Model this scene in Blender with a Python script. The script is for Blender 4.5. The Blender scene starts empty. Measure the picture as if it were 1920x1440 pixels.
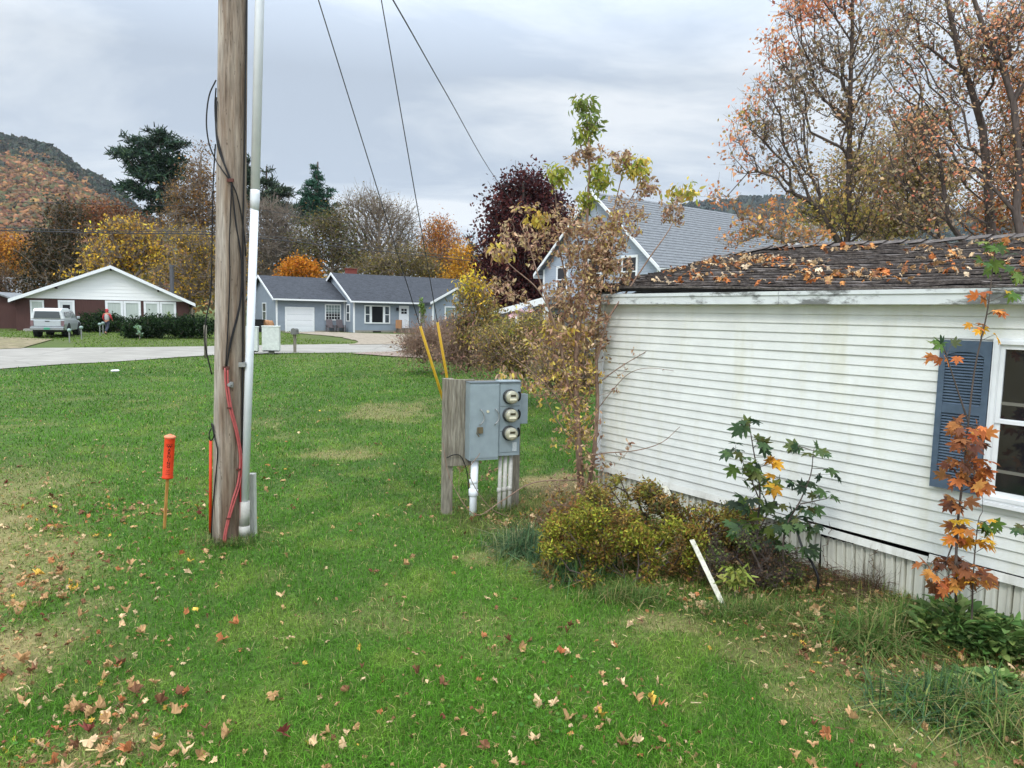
import bpy, math, random
import numpy as np
from mathutils import Vector, Matrix
SC = bpy.context.scene
COL = SC.collection
random.seed(7)
RNG = np.random.default_rng(11)
R = math.radians
PI = math.pi

# ------------------------------------------------------------------ camera
FPX, HCAM = 1331.0, 2.65
ROLL = math.atan(0.0203)
PITCH = math.atan(130.0 * math.cos(ROLL) / FPX)
cF = np.array([0, math.cos(PITCH), -math.sin(PITCH)])
_U = np.array([0, math.sin(PITCH), math.cos(PITCH)])
_R = np.array([1.0, 0, 0])
cR = math.cos(ROLL) * _R + math.sin(ROLL) * _U
cU = math.cos(ROLL) * _U - math.sin(ROLL) * _R
cO = np.array([0, 0, HCAM])
cam = bpy.data.cameras.new('camera')
camo = bpy.data.objects.new('camera', cam)
COL.objects.link(camo)
M = Matrix((tuple(cR) + (0,), tuple(cU) + (0,), tuple(-cF) + (0,), (0, 0, 0, 1))).transposed()
camo.matrix_world = Matrix.Translation(Vector(cO)) @ M.to_3x3().to_4x4()
cam.sensor_width = 36.0
cam.lens = 36.0 * FPX / 1920.0
cam.clip_start = 0.1
cam.clip_end = 6000
SC.camera = camo

# ------------------------------------------------------------------ sky, sun, exposure
SUN_EL, SUN_AZ = R(48), R(205)
world = bpy.data.worlds.new("World")
SC.world = world
world.use_nodes = True
nt = world.node_tree
nt.nodes.clear()
def wn(t, **k):
    n = nt.nodes.new(t)
    for a, b in k.items():
        setattr(n, a, b)
    return n
W_out = wn('ShaderNodeOutputWorld')
W_bg = wn('ShaderNodeBackground')
W_bg.inputs['Strength'].default_value = 0.1
W_sky = wn('ShaderNodeTexSky', sky_type='NISHITA', sun_disc=False, sun_elevation=SUN_EL, sun_rotation=SUN_AZ)
W_tc = wn('ShaderNodeTexCoord')
W_sep = wn('ShaderNodeSeparateXYZ')
nt.links.new(W_tc.outputs['Generated'], W_sep.inputs[0])
def wmath(op, a, b=None, clamp=False):
    n = wn('ShaderNodeMath', operation=op)
    n.use_clamp = clamp
    for i, v in enumerate((a, b)):
        if v is None: continue
        if isinstance(v, (int, float)): n.inputs[i].default_value = v
        else: nt.links.new(v, n.inputs[i])
    return n.outputs[0]
zc = wmath('MAXIMUM', W_sep.outputs[2], 0.0)
den = wmath('ADD', zc, 0.12)
cx = wmath('DIVIDE', W_sep.outputs[0], den)
cy = wmath('DIVIDE', W_sep.outputs[1], den)
W_cmb = wn('ShaderNodeCombineXYZ')
nt.links.new(cx, W_cmb.inputs[0]); nt.links.new(cy, W_cmb.inputs[1])
W_cmb.inputs[2].default_value = 3.3
W_map = wn('ShaderNodeMapping')
W_map.inputs['Location'].default_value = (0.75, 0.35, 0)
W_map.inputs['Rotation'].default_value = (0, 0, R(18))
W_map.inputs['Scale'].default_value = (0.62, 0.85, 1)
nt.links.new(W_cmb.outputs[0], W_map.inputs[0])
W_n1 = wn('ShaderNodeTexNoise')
W_n1.inputs['Scale'].default_value = 1.25
W_n1.inputs['Detail'].default_value = 10
W_n1.inputs['Roughness'].default_value = 0.56
W_n1.inputs['Distortion'].default_value = 0.35
nt.links.new(W_map.outputs[0], W_n1.inputs['Vector'])
W_rmp = wn('ShaderNodeValToRGB')
cr = W_rmp.color_ramp
cr.elements[0].position = 0.40; cr.elements[0].color = (0.46, 0.53, 0.625, 1)
cr.elements[1].position = 0.61; cr.elements[1].color = (0.75, 0.79, 0.83, 1)
e = cr.elements.new(0.5); e.color = (0.59, 0.65, 0.72, 1)
nt.links.new(W_n1.outputs['Fac'], W_rmp.inputs[0])
# overcast luminance: brighter towards the zenith and behind the camera, pale rim at the horizon
el = wmath('MULTIPLY', zc, 2.3)
el = wmath('MULTIPLY', wmath('SUBTRACT', zc, 0.30, clamp=True), 7.0)
back = wmath('MULTIPLY', wmath('SUBTRACT', 0.0, W_sep.outputs[1], clamp=True), 1.1)
rim = wmath('MULTIPLY', wmath('POWER', wmath('SUBTRACT', 1.0, zc, clamp=True), 13.0), 0.18)
lum = wmath('ADD', wmath('ADD', wmath('ADD', el, back), rim), 1.24)
lum = wmath('MULTIPLY', lum, 9.4)
W_mul = wn('ShaderNodeVectorMath', operation='SCALE')
nt.links.new(W_rmp.outputs[0], W_mul.inputs[0]); nt.links.new(lum, W_mul.inputs['Scale'])
W_mix = wn('ShaderNodeMix', data_type='RGBA')
W_mix.inputs['Factor'].default_value = 0.93
nt.links.new(W_sky.outputs[0], W_mix.inputs[6]); nt.links.new(W_mul.outputs[0], W_mix.inputs[7])
nt.links.new(W_mix.outputs[2], W_bg.inputs['Color'])
nt.links.new(W_bg.outputs[0], W_out.inputs['Surface'])

sun = bpy.data.lights.new('sun', 'SUN')
sun.energy = 1.5
sun.angle = R(13)
sun.color = (1.0, 0.96, 0.90)
suno = bpy.data.objects.new('sun', sun)
COL.objects.link(suno)
sd = Vector((math.sin(SUN_AZ) * math.cos(SUN_EL), math.cos(SUN_AZ) * math.cos(SUN_EL), math.sin(SUN_EL)))
suno.rotation_euler = sd.to_track_quat('Z', 'Y').to_euler()
SC.view_settings.view_transform = 'Standard'
SC.view_settings.look = 'None'
SC.view_settings.gamma = 1
SC.view_settings.exposure = 0.02
SC.cycles.max_bounces = 6
SC.cycles.transparent_max_bounces = 8
SC.cycles.use_denoising = True

# ------------------------------------------------------------------ placing helpers (photo survey -> metres)
def ray(x, y): return cF + (x - 960) / FPX * cR + (720 - y) / FPX * cU
def P(x, y, D): return cO + ray(x, y) * D
def gz(X, Y):
    Y = np.asarray(Y, float)
    return np.interp(Y, [0, 12, 36, 66, 200, 700], [0, 0, .53, .89, 1.6, 6])
def G(x, y):
    r = ray(x, y)
    t = 5.0
    for _ in range(60):
        p = cO + r * t
        zz = float(gz(p[0], p[1]))
        t = (zz - HCAM) / r[2]
    p = cO + r * t
    return np.array([p[0], p[1], float(gz(p[0], p[1]))])
def PY(x, y, Y):
    r = ray(x, y); return cO + r * (Y / r[1])
def lin(c):
    out = []
    for v in c:
        v = v / 255.0
        out.append(v / 12.92 if v <= 0.04045 else ((v + 0.055) / 1.055) ** 2.4)
    return tuple(out)

# ------------------------------------------------------------------ noise
class VN:
    def __init__(s, seed): s.g = np.random.default_rng(seed).random((256, 256))
    def __call__(s, x, y, octv=3):
        x = np.asarray(x, float); y = np.asarray(y, float)
        tot = 0; a = 1; n = 0
        for o in range(octv):
            xi = np.floor(x).astype(int); yi = np.floor(y).astype(int)
            fx = x - xi; fy = y - yi
            fx = fx * fx * (3 - 2 * fx); fy = fy * fy * (3 - 2 * fy)
            g = s.g
            v = (g[xi & 255, yi & 255] * (1 - fx) + g[(xi + 1) & 255, yi & 255] * fx) * (1 - fy) + \
                (g[xi & 255, (yi + 1) & 255] * (1 - fx) + g[(xi + 1) & 255, (yi + 1) & 255] * fx) * fy
            tot = tot + v * a; n += a; a *= .5; x = x * 2.03 + 17.1; y = y * 2.03 + 5.7
        return tot / n
N1, N2, N3 = VN(1), VN(2), VN(3)

# ------------------------------------------------------------------ materials
MATS = {}
def mat(name, c, rough=.8, var=0.0, scale=5.0, bump=0.0, bscale=None, metal=0.0, spec=.3, stretch=(1, 1, 1), c2=None, vcol=False, trans=0.0, detail=5):
    if name in MATS: return MATS[name]
    m = bpy.data.materials.new(name); m.use_nodes = True
    n = m.node_tree; b = n.nodes['Principled BSDF']
    b.inputs['Roughness'].default_value = rough
    b.inputs['Metallic'].default_value = metal
    b.inputs['Specular IOR Level'].default_value = spec
    L = n.links.new
    tc = n.nodes.new('ShaderNodeTexCoord'); mp = n.nodes.new('ShaderNodeMapping')
    mp.inputs['Scale'].default_value = stretch
    L(tc.outputs['Object'], mp.inputs[0])
    if vcol:
        at = n.nodes.new('ShaderNodeAttribute'); at.attribute_name = 'Col'
        src = at.outputs['Color']
    else:
        rgb = n.nodes.new('ShaderNodeRGB'); rgb.outputs[0].default_value = (*c, 1); src = rgb.outputs[0]
    if var > 0 or c2:
        no = n.nodes.new('ShaderNodeTexNoise'); no.inputs['Scale'].default_value = scale
        no.inputs['Detail'].default_value = detail; no.inputs['Roughness'].default_value = .6
        L(mp.outputs[0], no.inputs['Vector'])
        rp = n.nodes.new('ShaderNodeMapRange'); rp.inputs[1].default_value = .3; rp.inputs[2].default_value = .7
        L(no.outputs['Fac'], rp.inputs[0])
        mx = n.nodes.new('ShaderNodeMix'); mx.data_type = 'RGBA'
        if c2:
            rp.inputs[3].default_value = 0; rp.inputs[4].default_value = 1
            L(rp.outputs[0], mx.inputs['Factor']); L(src, mx.inputs[6]); mx.inputs[7].default_value = (*c2, 1)
            src = mx.outputs[2]
        if var > 0:
            r2 = n.nodes.new('ShaderNodeMapRange'); r2.inputs[1].default_value = .3; r2.inputs[2].default_value = .7
            r2.inputs[3].default_value = 1 - var; r2.inputs[4].default_value = 1 + var
            no2 = n.nodes.new('ShaderNodeTexNoise'); no2.inputs['Scale'].default_value = scale * 2.7
            no2.inputs['Detail'].default_value = detail
            L(mp.outputs[0], no2.inputs['Vector']); L(no2.outputs['Fac'], r2.inputs[0])
            vm = n.nodes.new('ShaderNodeVectorMath'); vm.operation = 'SCALE'
            L(src, vm.inputs[0]); L(r2.outputs[0], vm.inputs['Scale']); src = vm.outputs[0]
    L(src, b.inputs['Base Color'])
    if bump > 0:
        nb = n.nodes.new('ShaderNodeTexNoise'); nb.inputs['Scale'].default_value = bscale or scale * 4
        nb.inputs['Detail'].default_value = 6
        L(mp.outputs[0], nb.inputs['Vector'])
        bp = n.nodes.new('ShaderNodeBump'); bp.inputs['Strength'].default_value = bump; bp.inputs['Distance'].default_value = .02
        L(nb.outputs['Fac'], bp.inputs['Height']); L(bp.outputs[0], b.inputs['Normal'])
    if trans > 0:
        tr = n.nodes.new('ShaderNodeBsdfTranslucent'); L(src, tr.inputs['Color'])
        ms = n.nodes.new('ShaderNodeMixShader'); ms.inputs[0].default_value = trans
        L(b.outputs[0], ms.inputs[1]); L(tr.outputs[0], ms.inputs[2])
        L(ms.outputs[0], n.nodes['Material Output'].inputs['Surface'])
    MATS[name] = m
    return m
LEAF = mat('foliage', (1, 1, 1), .6, vcol=True, trans=.38, spec=.14)
NEEDLE = mat('needles', (1, 1, 1), .7, vcol=True, trans=.12, spec=.2)
GRASSM = mat('grass_blades', (1, 1, 1), .6, vcol=True, trans=.3, spec=.10)
DEADLEAF = mat('dead_leaves', (1, 1, 1), .8, vcol=True, trans=.15, spec=.15, var=.18, scale=30)
BARK = mat('bark_grey', lin((122, 110, 98)), .95, var=.35, scale=6, bump=.6, stretch=(1, 1, .25))
BARKD = mat('bark_dark', lin((82, 72, 66)), .95, var=.35, scale=6, bump=.6, stretch=(1, 1, .25))
BARKB = mat('bark_brown', lin((136, 112, 96)), .9, var=.3, scale=14, bump=.5, stretch=(1, 1, .3))
WHITE = mat('white_trim', lin((222, 224, 224)), .55, var=.05, scale=3)
DARK = mat('dark_interior', lin((24, 25, 28)), .35)
BLACK = mat('black_rubber', lin((22, 22, 23)), .6)
WOODG = mat('grey_weathered_wood', lin((150, 144, 130)), .9, var=.35, scale=3.5, bump=.7, bscale=12, stretch=(9, 9, .7), c2=lin((108, 100, 86)))
GALV = mat('galvanised_steel', lin((150, 152, 150)), .45, var=.12, scale=12, metal=.5)

# ------------------------------------------------------------------ mesh builder
class MB:
    def __init__(s): s.v = []; s.f = []; s.c = []
    def add(s, vs, fs, col=None):
        k = len(s.v)
        s.v += [tuple(map(float, p)) for p in vs]
        s.f += [tuple(i + k for i in q) for q in fs]
        s.c += [col] * len(vs)
        return s
    def box(s, c, size, ax=None, col=None):
        c = np.array(c, float); h = np.array(size) / 2
        A = np.eye(3) if ax is None else np.array(ax, float)
        vs = [c + A[0] * (h[0] * i) + A[1] * (h[1] * j) + A[2] * (h[2] * k) for i in (-1, 1) for j in (-1, 1) for k in (-1, 1)]
        return s.add(vs, [(0, 1, 3, 2), (4, 6, 7, 5), (0, 4, 5, 1), (2, 3, 7, 6), (0, 2, 6, 4), (1, 5, 7, 3)], col)
    def b2(s, x0, x1, y0, y1, z0, z1, col=None):
        return s.box(((x0 + x1) / 2, (y0 + y1) / 2, (z0 + z1) / 2), (abs(x1 - x0), abs(y1 - y0), abs(z1 - z0)), None, col)
    def tube(s, pts, rad, n=8, cap=True, col=None):
        pts = [np.array(p, float) for p in pts]
        if np.isscalar(rad): rad = [rad] * len(pts)
        ref = None; rings = []
        for i, p in enumerate(pts):
            t = pts[min(i + 1, len(pts) - 1)] - pts[max(i - 1, 0)]
            t = t / (np.linalg.norm(t) + 1e-9)
            if ref is None:
                ref = np.cross(t, [0, 0, 1.0])
                if np.linalg.norm(ref) < .1: ref = np.cross(t, [1.0, 0, 0])
            ref = ref - t * (ref @ t); ref /= np.linalg.norm(ref) + 1e-9
            b = np.cross(t, ref)
            rings.append([p + rad[i] * (math.cos(2 * PI * k / n) * ref + math.sin(2 * PI * k / n) * b) for k in range(n)])
        vs = [q for r_ in rings for q in r_]
        fs = [(i * n + k, i * n + (k + 1) % n, (i + 1) * n + (k + 1) % n, (i + 1) * n + k) for i in range(len(pts) - 1) for k in range(n)]
        if cap:
            fs += [tuple(range(n))[::-1], tuple((len(pts) - 1) * n + k for k in range(n))]
        return s.add(vs, fs, col)
    def prism(s, poly, d, col=None):
        poly = [np.array(p, float) for p in poly]; d = np.array(d, float); n = len(poly)
        vs = poly + [p + d for p in poly]
        fs = [tuple(range(n))[::-1], tuple(range(n, 2 * n))] + [(i, (i + 1) % n, n + (i + 1) % n, n + i) for i in range(n)]
        return s.add(vs, fs, col)
    def lathe(s, c, prof, n=16, ax=None, col=None):
        A = np.eye(3) if ax is None else np.array(ax, float); c = np.array(c, float)
        vs = [c + A[2] * z + r_ * (math.cos(2 * PI * k / n) * A[0] + math.sin(2 * PI * k / n) * A[1]) for (r_, z) in prof for k in range(n)]
        fs = [(i * n + k, i * n + (k + 1) % n, (i + 1) * n + (k + 1) % n, (i + 1) * n + k) for i in range(len(prof) - 1) for k in range(n)]
        fs += [tuple(range(n))[::-1], tuple((len(prof) - 1) * n + k for k in range(n))]
        return s.add(vs, fs, col)
    def build(s, name, m, parent=None, world=False, smooth=False, bevel=0, origin=None):
        v = np.array(s.v, float).reshape(-1, 3)
        o = raw(name, v, s.f, m, parent, world, None, smooth, origin)
        if any(c is not None for c in s.c):
            setcol(o.data, np.array([c if c is not None else (1, 1, 1) for c in s.c]))
        if bevel:
            b = o.modifiers.new('bevel', 'BEVEL'); b.width = bevel; b.segments = 2; b.limit_method = 'ANGLE'
        return o
def setcol(me, c):
    a = me.color_attributes.new('Col', 'FLOAT_COLOR', 'POINT')
    cc = np.ones((len(c), 4), np.float32); cc[:, :3] = c
    a.data.foreach_set('color', cc.ravel())
def raw(name, v, faces, m, parent=None, world=False, col=None, smooth=False, origin=None):
    v = np.array(v, float).reshape(-1, 3)
    loc = None
    if parent is not None and world:
        v = v - np.array(parent.location)
        a = -parent.rotation_euler[2]
        if abs(a) > 1e-9:
            c_, s_ = math.cos(a), math.sin(a)
            v = np.stack([v[:, 0] * c_ - v[:, 1] * s_, v[:, 0] * s_ + v[:, 1] * c_, v[:, 2]], 1)
    elif parent is None and origin is not None:
        loc = origin; v = v - np.array(origin)
    me = bpy.data.meshes.new(name)
    if isinstance(faces, np.ndarray):
        k = faces.shape[1]
        me.vertices.add(len(v)); me.vertices.foreach_set('co', v.astype(np.float32).ravel())
        me.loops.add(faces.size); me.loops.foreach_set('vertex_index', faces.astype(np.int32).ravel())
        me.polygons.add(len(faces)); me.polygons.foreach_set('loop_start', np.arange(0, faces.size, k, dtype=np.int32))
        me.update(calc_edges=True)
    else:
        me.from_pydata([tuple(p) for p in v], [], faces); me.update()
    if smooth:
        me.polygons.foreach_set('use_smooth', np.ones(len(me.polygons), bool))
    if col is not None: setcol(me, col)
    me.materials.append(m)
    o = bpy.data.objects.new(name, me); COL.objects.link(o)
    if loc is not None: o.location = loc
    if parent is not None: o.parent = parent
    return o
def tag(o, label, cat, group=None):
    o['label'] = label; o['category'] = cat
    if group: o['group'] = group
    return o
def thing(name, label, cat, loc=(0, 0, 0), rz=0.0, group=None):
    o = bpy.data.objects.new(name, None); COL.objects.link(o)
    o.empty_display_size = .2
    o.location = tuple(map(float, loc)); o.rotation_euler = (0, 0, rz)
    return tag(o, label, cat, group)
def kind(o, k): o['kind'] = k; return o

def frames(d, n):
    d = d / (np.linalg.norm(d, axis=1, keepdims=True) + 1e-9)
    n = n - d * np.sum(n * d, 1, keepdims=True)
    n = n / (np.linalg.norm(n, axis=1, keepdims=True) + 1e-9)
    return d, np.cross(n, d), n
def scatter(T, F, pos, d, n, sc, col, colv=None, rng=RNG):
    """T template verts (x along leaf, y across, z normal); returns verts, faces, cols"""
    d, s_, n = frames(d, n)
    sc = np.asarray(sc); sc = sc[:, None, None] if sc.ndim == 1 else sc[:, None, :]
    t = T[None] * sc
    v = pos[:, None, :] + t[..., 0:1] * d[:, None] + t[..., 1:2] * s_[:, None] + t[..., 2:3] * n[:, None]
    N, K = len(pos), len(T)
    f = (F[None] + (np.arange(N) * K)[:, None, None]).reshape(-1, F.shape[1])
    c = np.repeat(col, K, 0)
    if colv is not None: c = c * np.tile(colv, N)[:, None]
    return v.reshape(-1, 3), f, c
T_DIA = np.array([[0, 0, 0], [.45, .30, -.05], [1, 0, -.12], [.45, -.30, -.05]]); F_DIA = np.array([[0, 1, 2, 3]])
T_CURL = np.array([[0, 0, 0], [.35, .16, .10], [.35, -.16, .02], [.75, .13, -.03], [.72, -.12, -.16], [1, 0, -.35]])
F_CURL = np.array([[0, 2, 1, 1], [1, 2, 4, 3], [3, 4, 5, 5]])
F_CURL = np.array([[0, 2, 1], [1, 2, 4], [1, 4, 3], [3, 4, 5]])
T_NEED = np.array([[0, .03, 0], [0, -.03, 0], [1, -.012, .0], [1, .012, 0]]); F_NEED = np.array([[0, 1, 2, 3]])
def maple_t(curl=.15, k=1.0, fill=0.0):
    tips = [(0, 1.0), (38, .55), (52, .92), (84, .42), (100, .62), (140, .30), (168, .34)]
    pts = []
    L = [(a, r_) for a, r_ in tips]
    # denser outline: teeth
    out = []
    prof = [(0, 1), (10, .72), (17, .80), (24, .45), (38, .78), (48, .98), (58, .70), (72, .40), (88, .60), (98, .72), (108, .50), (135, .34), (160, .38), (176, .12)]
    prof = [(a, r_ + (.80 - r_) * fill if a < 130 else r_) for a, r_ in prof]
    for a, r_ in prof: out.append((a, r_))
    for a, r_ in prof[::-1]:
        if a not in (0,): out.append((-a, r_))
    v = [(0.0, 0, 0)]
    for a, r_ in out:
        x = math.cos(R(a)) * r_; y = math.sin(R(a)) * r_
        z = -curl * (r_ ** 2) + .12 * abs(math.sin(R(a) * 2.0)) * r_ * k
        v.append((x, y, z))
    n = len(out)
    f = [(0, 1 + i, 1 + (i + 1) % n) for i in range(n)]
    return np.array(v) + np.array([.25, 0, 0]), np.array(f)
T_MAP, F_MAP = maple_t()
def rand_dirs(n, rng=RNG, zb=0.0):
    v = rng.normal(size=(n, 3)); v[:, 2] += zb
    return v / np.linalg.norm(v, axis=1, keepdims=True)
def pick(pal, n, rng=RNG, jit=.22):
    pal = np.array([lin(c) for c in pal]); c = pal[rng.integers(0, len(pal), n)]
    return c * (1 + jit * rng.normal(size=(n, 1))).clip(.4, 1.8) * (1 + .06 * rng.normal(size=(n, 3)))
def merge(parts):
    V = []; F = []; C = []; k = 0
    for v, f, c in parts:
        V.append(v); F.append(f + k); C.append(c); k += len(v)
    return np.concatenate(V), np.concatenate(F), np.concatenate(C)

def wood(edges, sides=5):
    """edges: list/array (p0,p1,r0,r1)"""
    p0 = np.array([e_[0] for e_ in edges]); p1 = np.array([e_[1] for e_ in edges])
    r0 = np.array([e_[2] for e_ in edges]); r1 = np.array([e_[3] for e_ in edges])
    d = p1 - p0
    n = np.tile([[0.31, .95, .05]], (len(d), 1))
    d, s_, n = frames(d, n)
    V = []
    for k in range(sides):
        a = 2 * PI * k / sides
        o = math.cos(a) * s_ + math.sin(a) * n
        V.append(p0 + o * r0[:, None]); V.append(p1 + d * r1[:, None] * .3 + o * r1[:, None])
    V = np.stack(V, 1).reshape(-1, 3)
    K = 2 * sides
    F = np.array([[2 * k, 2 * ((k + 1) % sides), 2 * ((k + 1) % sides) + 1, 2 * k + 1] for k in range(sides)])
    F = (F[None] + (np.arange(len(d)) * K)[:, None, None]).reshape(-1, 4)
    return V, F

def skeleton(trunk, pts, up=.6, plen=.35, rtip=.008, rtrunk=.2, seg=1.0, rng=RNG, expn=.5, jit=.10, noseg=False):
    """greedy minimal-path branching from a trunk polyline [(x,y,z)] to crown points"""
    tr = [np.array(p, float) for p in trunk]
    nodes = []; par = []; pl = []
    for i, p in enumerate(tr):
        if i == 0:
            nodes.append(p); par.append(-1); pl.append(0.0); continue
        q = tr[i - 1]; L = np.linalg.norm(p - q); m = max(1, int(L / (seg * .6)))
        for k in range(1, m + 1):
            nodes.append(q + (p - q) * k / m); par.append(len(nodes) - 2); pl.append(pl[-1] + L / m)
    ntr = len(nodes)
    maxn = ntr + len(pts) * 6 + 10
    A = np.zeros((maxn, 3)); A[:ntr] = nodes
    PLn = np.zeros(maxn); PLn[:ntr] = pl
    n = ntr
    pts = np.array(pts)
    d0 = np.linalg.norm(pts - A[ntr // 2], axis=1)
    low = A[:ntr][None]
    dt = np.min(np.linalg.norm(pts[:, None] - low, axis=2), 1)
    order = np.argsort(dt)
    z0 = tr[0][2]
    allow = np.array([True] * maxn)
    zmin = tr[0][2] + .0
    tips = []
    for i in order:
        p = pts[i]
        dv = p - A[:n]; dist = np.linalg.norm(dv, axis=1)
        hor = np.hypot(dv[:, 0], dv[:, 1])
        need = np.maximum(0, up * hor - dv[:, 2])
        cost = dist + plen * PLn[:n] + .8 * need
        j = int(np.argmin(cost))
        q = A[j]; L = dist[j]; m = min(5, max(1, int(L / seg)))
        last = j
        side = rng.normal(size=3) * L * jit
        for k in range(1, m + 1):
            t = k / m
            x = q + (p - q) * t + side * math.sin(PI * t) + np.array([0, 0, -.12 * L * math.sin(PI * t) * up])
            A[n] = x; par.append(last); PLn[n] = PLn[last] + L / m; last = n; n += 1
        tips.append(last)
    cnt = np.zeros(n); cnt[tips] = 1
    for i in range(n - 1, 0, -1):
        if par[i] >= 0: cnt[par[i]] += cnt[i]
    rr = rtip * np.maximum(cnt, 1) ** expn
    rr = np.minimum(rr, rtrunk)
    # trunk taper
    hl = PLn[ntr - 1] + 1e-6
    for i in range(ntr):
        rr[i] = max(rtrunk * (1 - .75 * PLn[i] / hl), rtip * 2)
    rr[0] *= 1.25
    E = []
    for i in range(1, n):
        j = par[i]
        r0 = rr[j]; r1 = rr[i]
        if i >= ntr: r0 = min(r0, r1 * 1.35)
        E.append((A[j], A[i], r0, r1))
    return E, A[:n], np.array(tips)

def lobe_pts(lobes, n, rng=RNG, shell=.0):
    """lobes (x,y,z,rx,ry,rz[,w])"""
    w = np.array([(l[3] * l[4] * l[5]) ** .8 * (l[6] if len(l) > 6 else 1) for l in lobes]); w /= w.sum()
    k = rng.choice(len(lobes), n, p=w)
    u = rand_dirs(n, rng); r_ = rng.random(n) ** (1 / 2.4)
    if shell: r_ = shell + (1 - shell) * r_
    L = np.array([l[:6] for l in lobes])[k]
    return L[:, :3] + u * r_[:, None] * L[:, 3:6], k

def px_lobes(ls, D, depth=None):
    """lobes surveyed on the photo: (cx,cy,rx,ry[,weight]) at forward distance D -> world ellipsoids"""
    out = []
    s_ = D / FPX
    for l in ls:
        dd = l[5] if len(l) > 5 else 0
        c = P(l[0], l[1], D + dd)
        out.append((c[0], c[1], c[2], l[2] * s_, (depth or l[2] * s_), l[3] * s_, l[4] if len(l) > 4 else 1))
    return out

def tree(name, label, cat, base, lobes, npt, leafn, lsize, pal, bark=BARK, rt=.25, top=None, up=.6, plen=.35, seed=1, spread=.5,
         group=None, T=T_DIA, F=F_DIA, lmat=None, seg=1.2, rtip=.02, trunk=None, droop=.3, pals=None, stems=None, sides=5, expn=.5, crown='crown', twigs=0, jit=.1, tzb=.35):
    rng = np.random.default_rng(seed)
    base = np.array(base, float)
    pts, k = lobe_pts(lobes, npt, rng)
    L = np.array([l[:6] for l in lobes])
    if trunk is None:
        cx_ = np.average(L[:, 0]); cy_ = np.average(L[:, 1]); zt = L[:, 2].max() if top is None else top
        m = base * .5 + np.array([cx_, cy_, zt]) * .5
        trunk = [base + [0, 0, -.15], base * .75 + m * .25 + rng.normal(size=3) * .05, m + rng.normal(size=3) * .1, (cx_, cy_, zt)]
        m[2] = (base[2] + zt) / 2
    E, A, tips = skeleton(trunk, pts, up, plen, rtip, rt, seg, rng, expn, jit)
    root = thing(name, label, cat, base, 0, group)
    if twigs:
        tp = A[tips]; a = rng.integers(0, len(tp), twigs)
        par_d = rand_dirs(twigs, rng, .5)
        ln = spread * (.5 + rng.random(twigs))
        for i in range(twigs):
            E.append((tp[a[i]], tp[a[i]] + par_d[i] * ln[i], rtip * .8, rtip * .4))
    V, Fc = wood(E, sides)
    raw('trunk', V, Fc, bark, root, True)
    if leafn:
        ii = rng.integers(0, len(pts), leafn)
        tp = pts[ii]
        pos = tp + rng.normal(size=(leafn, 3)) * spread * .5
        d = rand_dirs(leafn, rng, -droop); nn = rand_dirs(leafn, rng, tzb)
        # clumps share a tone
        tone = (1 + .18 * rng.normal(size=len(pts)))[ii]
        if pals is not None:
            col = np.zeros((leafn, 3)); kk = k[ii]
            for q in set(kk.tolist()):
                mk = kk == q; col[mk] = pick(pals[q], mk.sum(), rng)
        else: col = pick(pal, leafn, rng)
        col = (col * tone[:, None]).clip(.004, .9)
        v, f, c = scatter(T, F, pos, d, nn, lsize * (.6 + .7 * rng.random(leafn)), col, rng=rng)
        raw(crown, v, f, lmat or LEAF, root, True, c)
    return root

# =================================================================== THE SETTING
LW = G(0, 1000)
wallL = np.array([1.27, 10.10]); wallR = np.array([4.35, 5.95])
wd = (wallR - wallL) / np.linalg.norm(wallR - wallL)
wn_ = np.array([-wd[1], wd[0]]); wn_ = -wn_ if wn_ @ (-wallL) < 0 else wn_     # outward, toward the camera
def wdist(x, y): return (np.asarray(x) - wallL[0]) * wn_[0] + (np.asarray(y) - wallL[1]) * wn_[1]
def walong(x, y): return (np.asarray(x) - wallL[0]) * wd[0] + (np.asarray(y) - wallL[1]) * wd[1]
def W3(s, z, out=0.0): return np.array([wallL[0] + wd[0] * s + wn_[0] * out, wallL[1] + wd[1] * s + wn_[1] * out, z])
def wallhit(x, y, out=0.0):
    r = ray(x, y); o2 = np.array([cO[0] - wallL[0] - wn_[0] * out, cO[1] - wallL[1] - wn_[1] * out])
    t = -(o2 @ wn_) / (r[0] * wn_[0] + r[1] * wn_[1]); p = cO + r * t
    return float(walong(p[0], p[1])), float(p[2])
def sstep(a, b, x):
    t = np.clip((x - a) / (b - a), 0, 1); return t * t * (3 - 2 * t)
def ground_mix(x, y):
    """dryness 0..1 and litter 0..1 of the turf"""
    n = N1(x * .55, y * .55, 4); n2 = N2(x * 1.7, y * 1.7, 3)
    near = sstep(13, 8, y)
    dry = .95 * sstep(-.1, 1.6, -x - .56 * y + (n2 - .5) * 2.6) * near
    dry = np.maximum(dry, .30 * sstep(.58, .78, n2 * .55 + n * .45))
    bd = wdist(x, y); ba = walong(x, y)
    bed = sstep(2.5, .9, bd + (n2 - .5) * 1.6 - .22 * (4 - ba).clip(0, 3)) * sstep(-1.6, -.4, ba)
    def patch(px_, py_, rx, ry, a=1.0):
        g = G(px_, py_); q = ((x - g[0]) / rx) ** 2 + ((y - g[1]) / ry) ** 2
        return a * sstep(1.3, .1, q + (N2(x * 3.1, y * 3.1, 4) - .5) * 2.6)
    dry = np.maximum(dry, patch(735, 772, 1.3, 1.6, .55)); dry = np.maximum(dry, patch(1230, 1165, .55, .24, .6))
    dry = np.maximum(dry, patch(1040, 905, .6, .9, 1)); dry = np.maximum(dry, patch(640, 850, .8, .5, .5))
    dry = np.maximum(dry, patch(1500, 1230, .8, .4, .4)); dry = np.maximum(dry, patch(1640, 1330, .7, .45, .45)); dry = np.maximum(dry, patch(960, 1050, .7, .4, .5))
    dry = np.maximum(dry, patch(1750, 1400, .5, .35, .5))
    return np.clip(dry, 0, 1), bed
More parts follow.
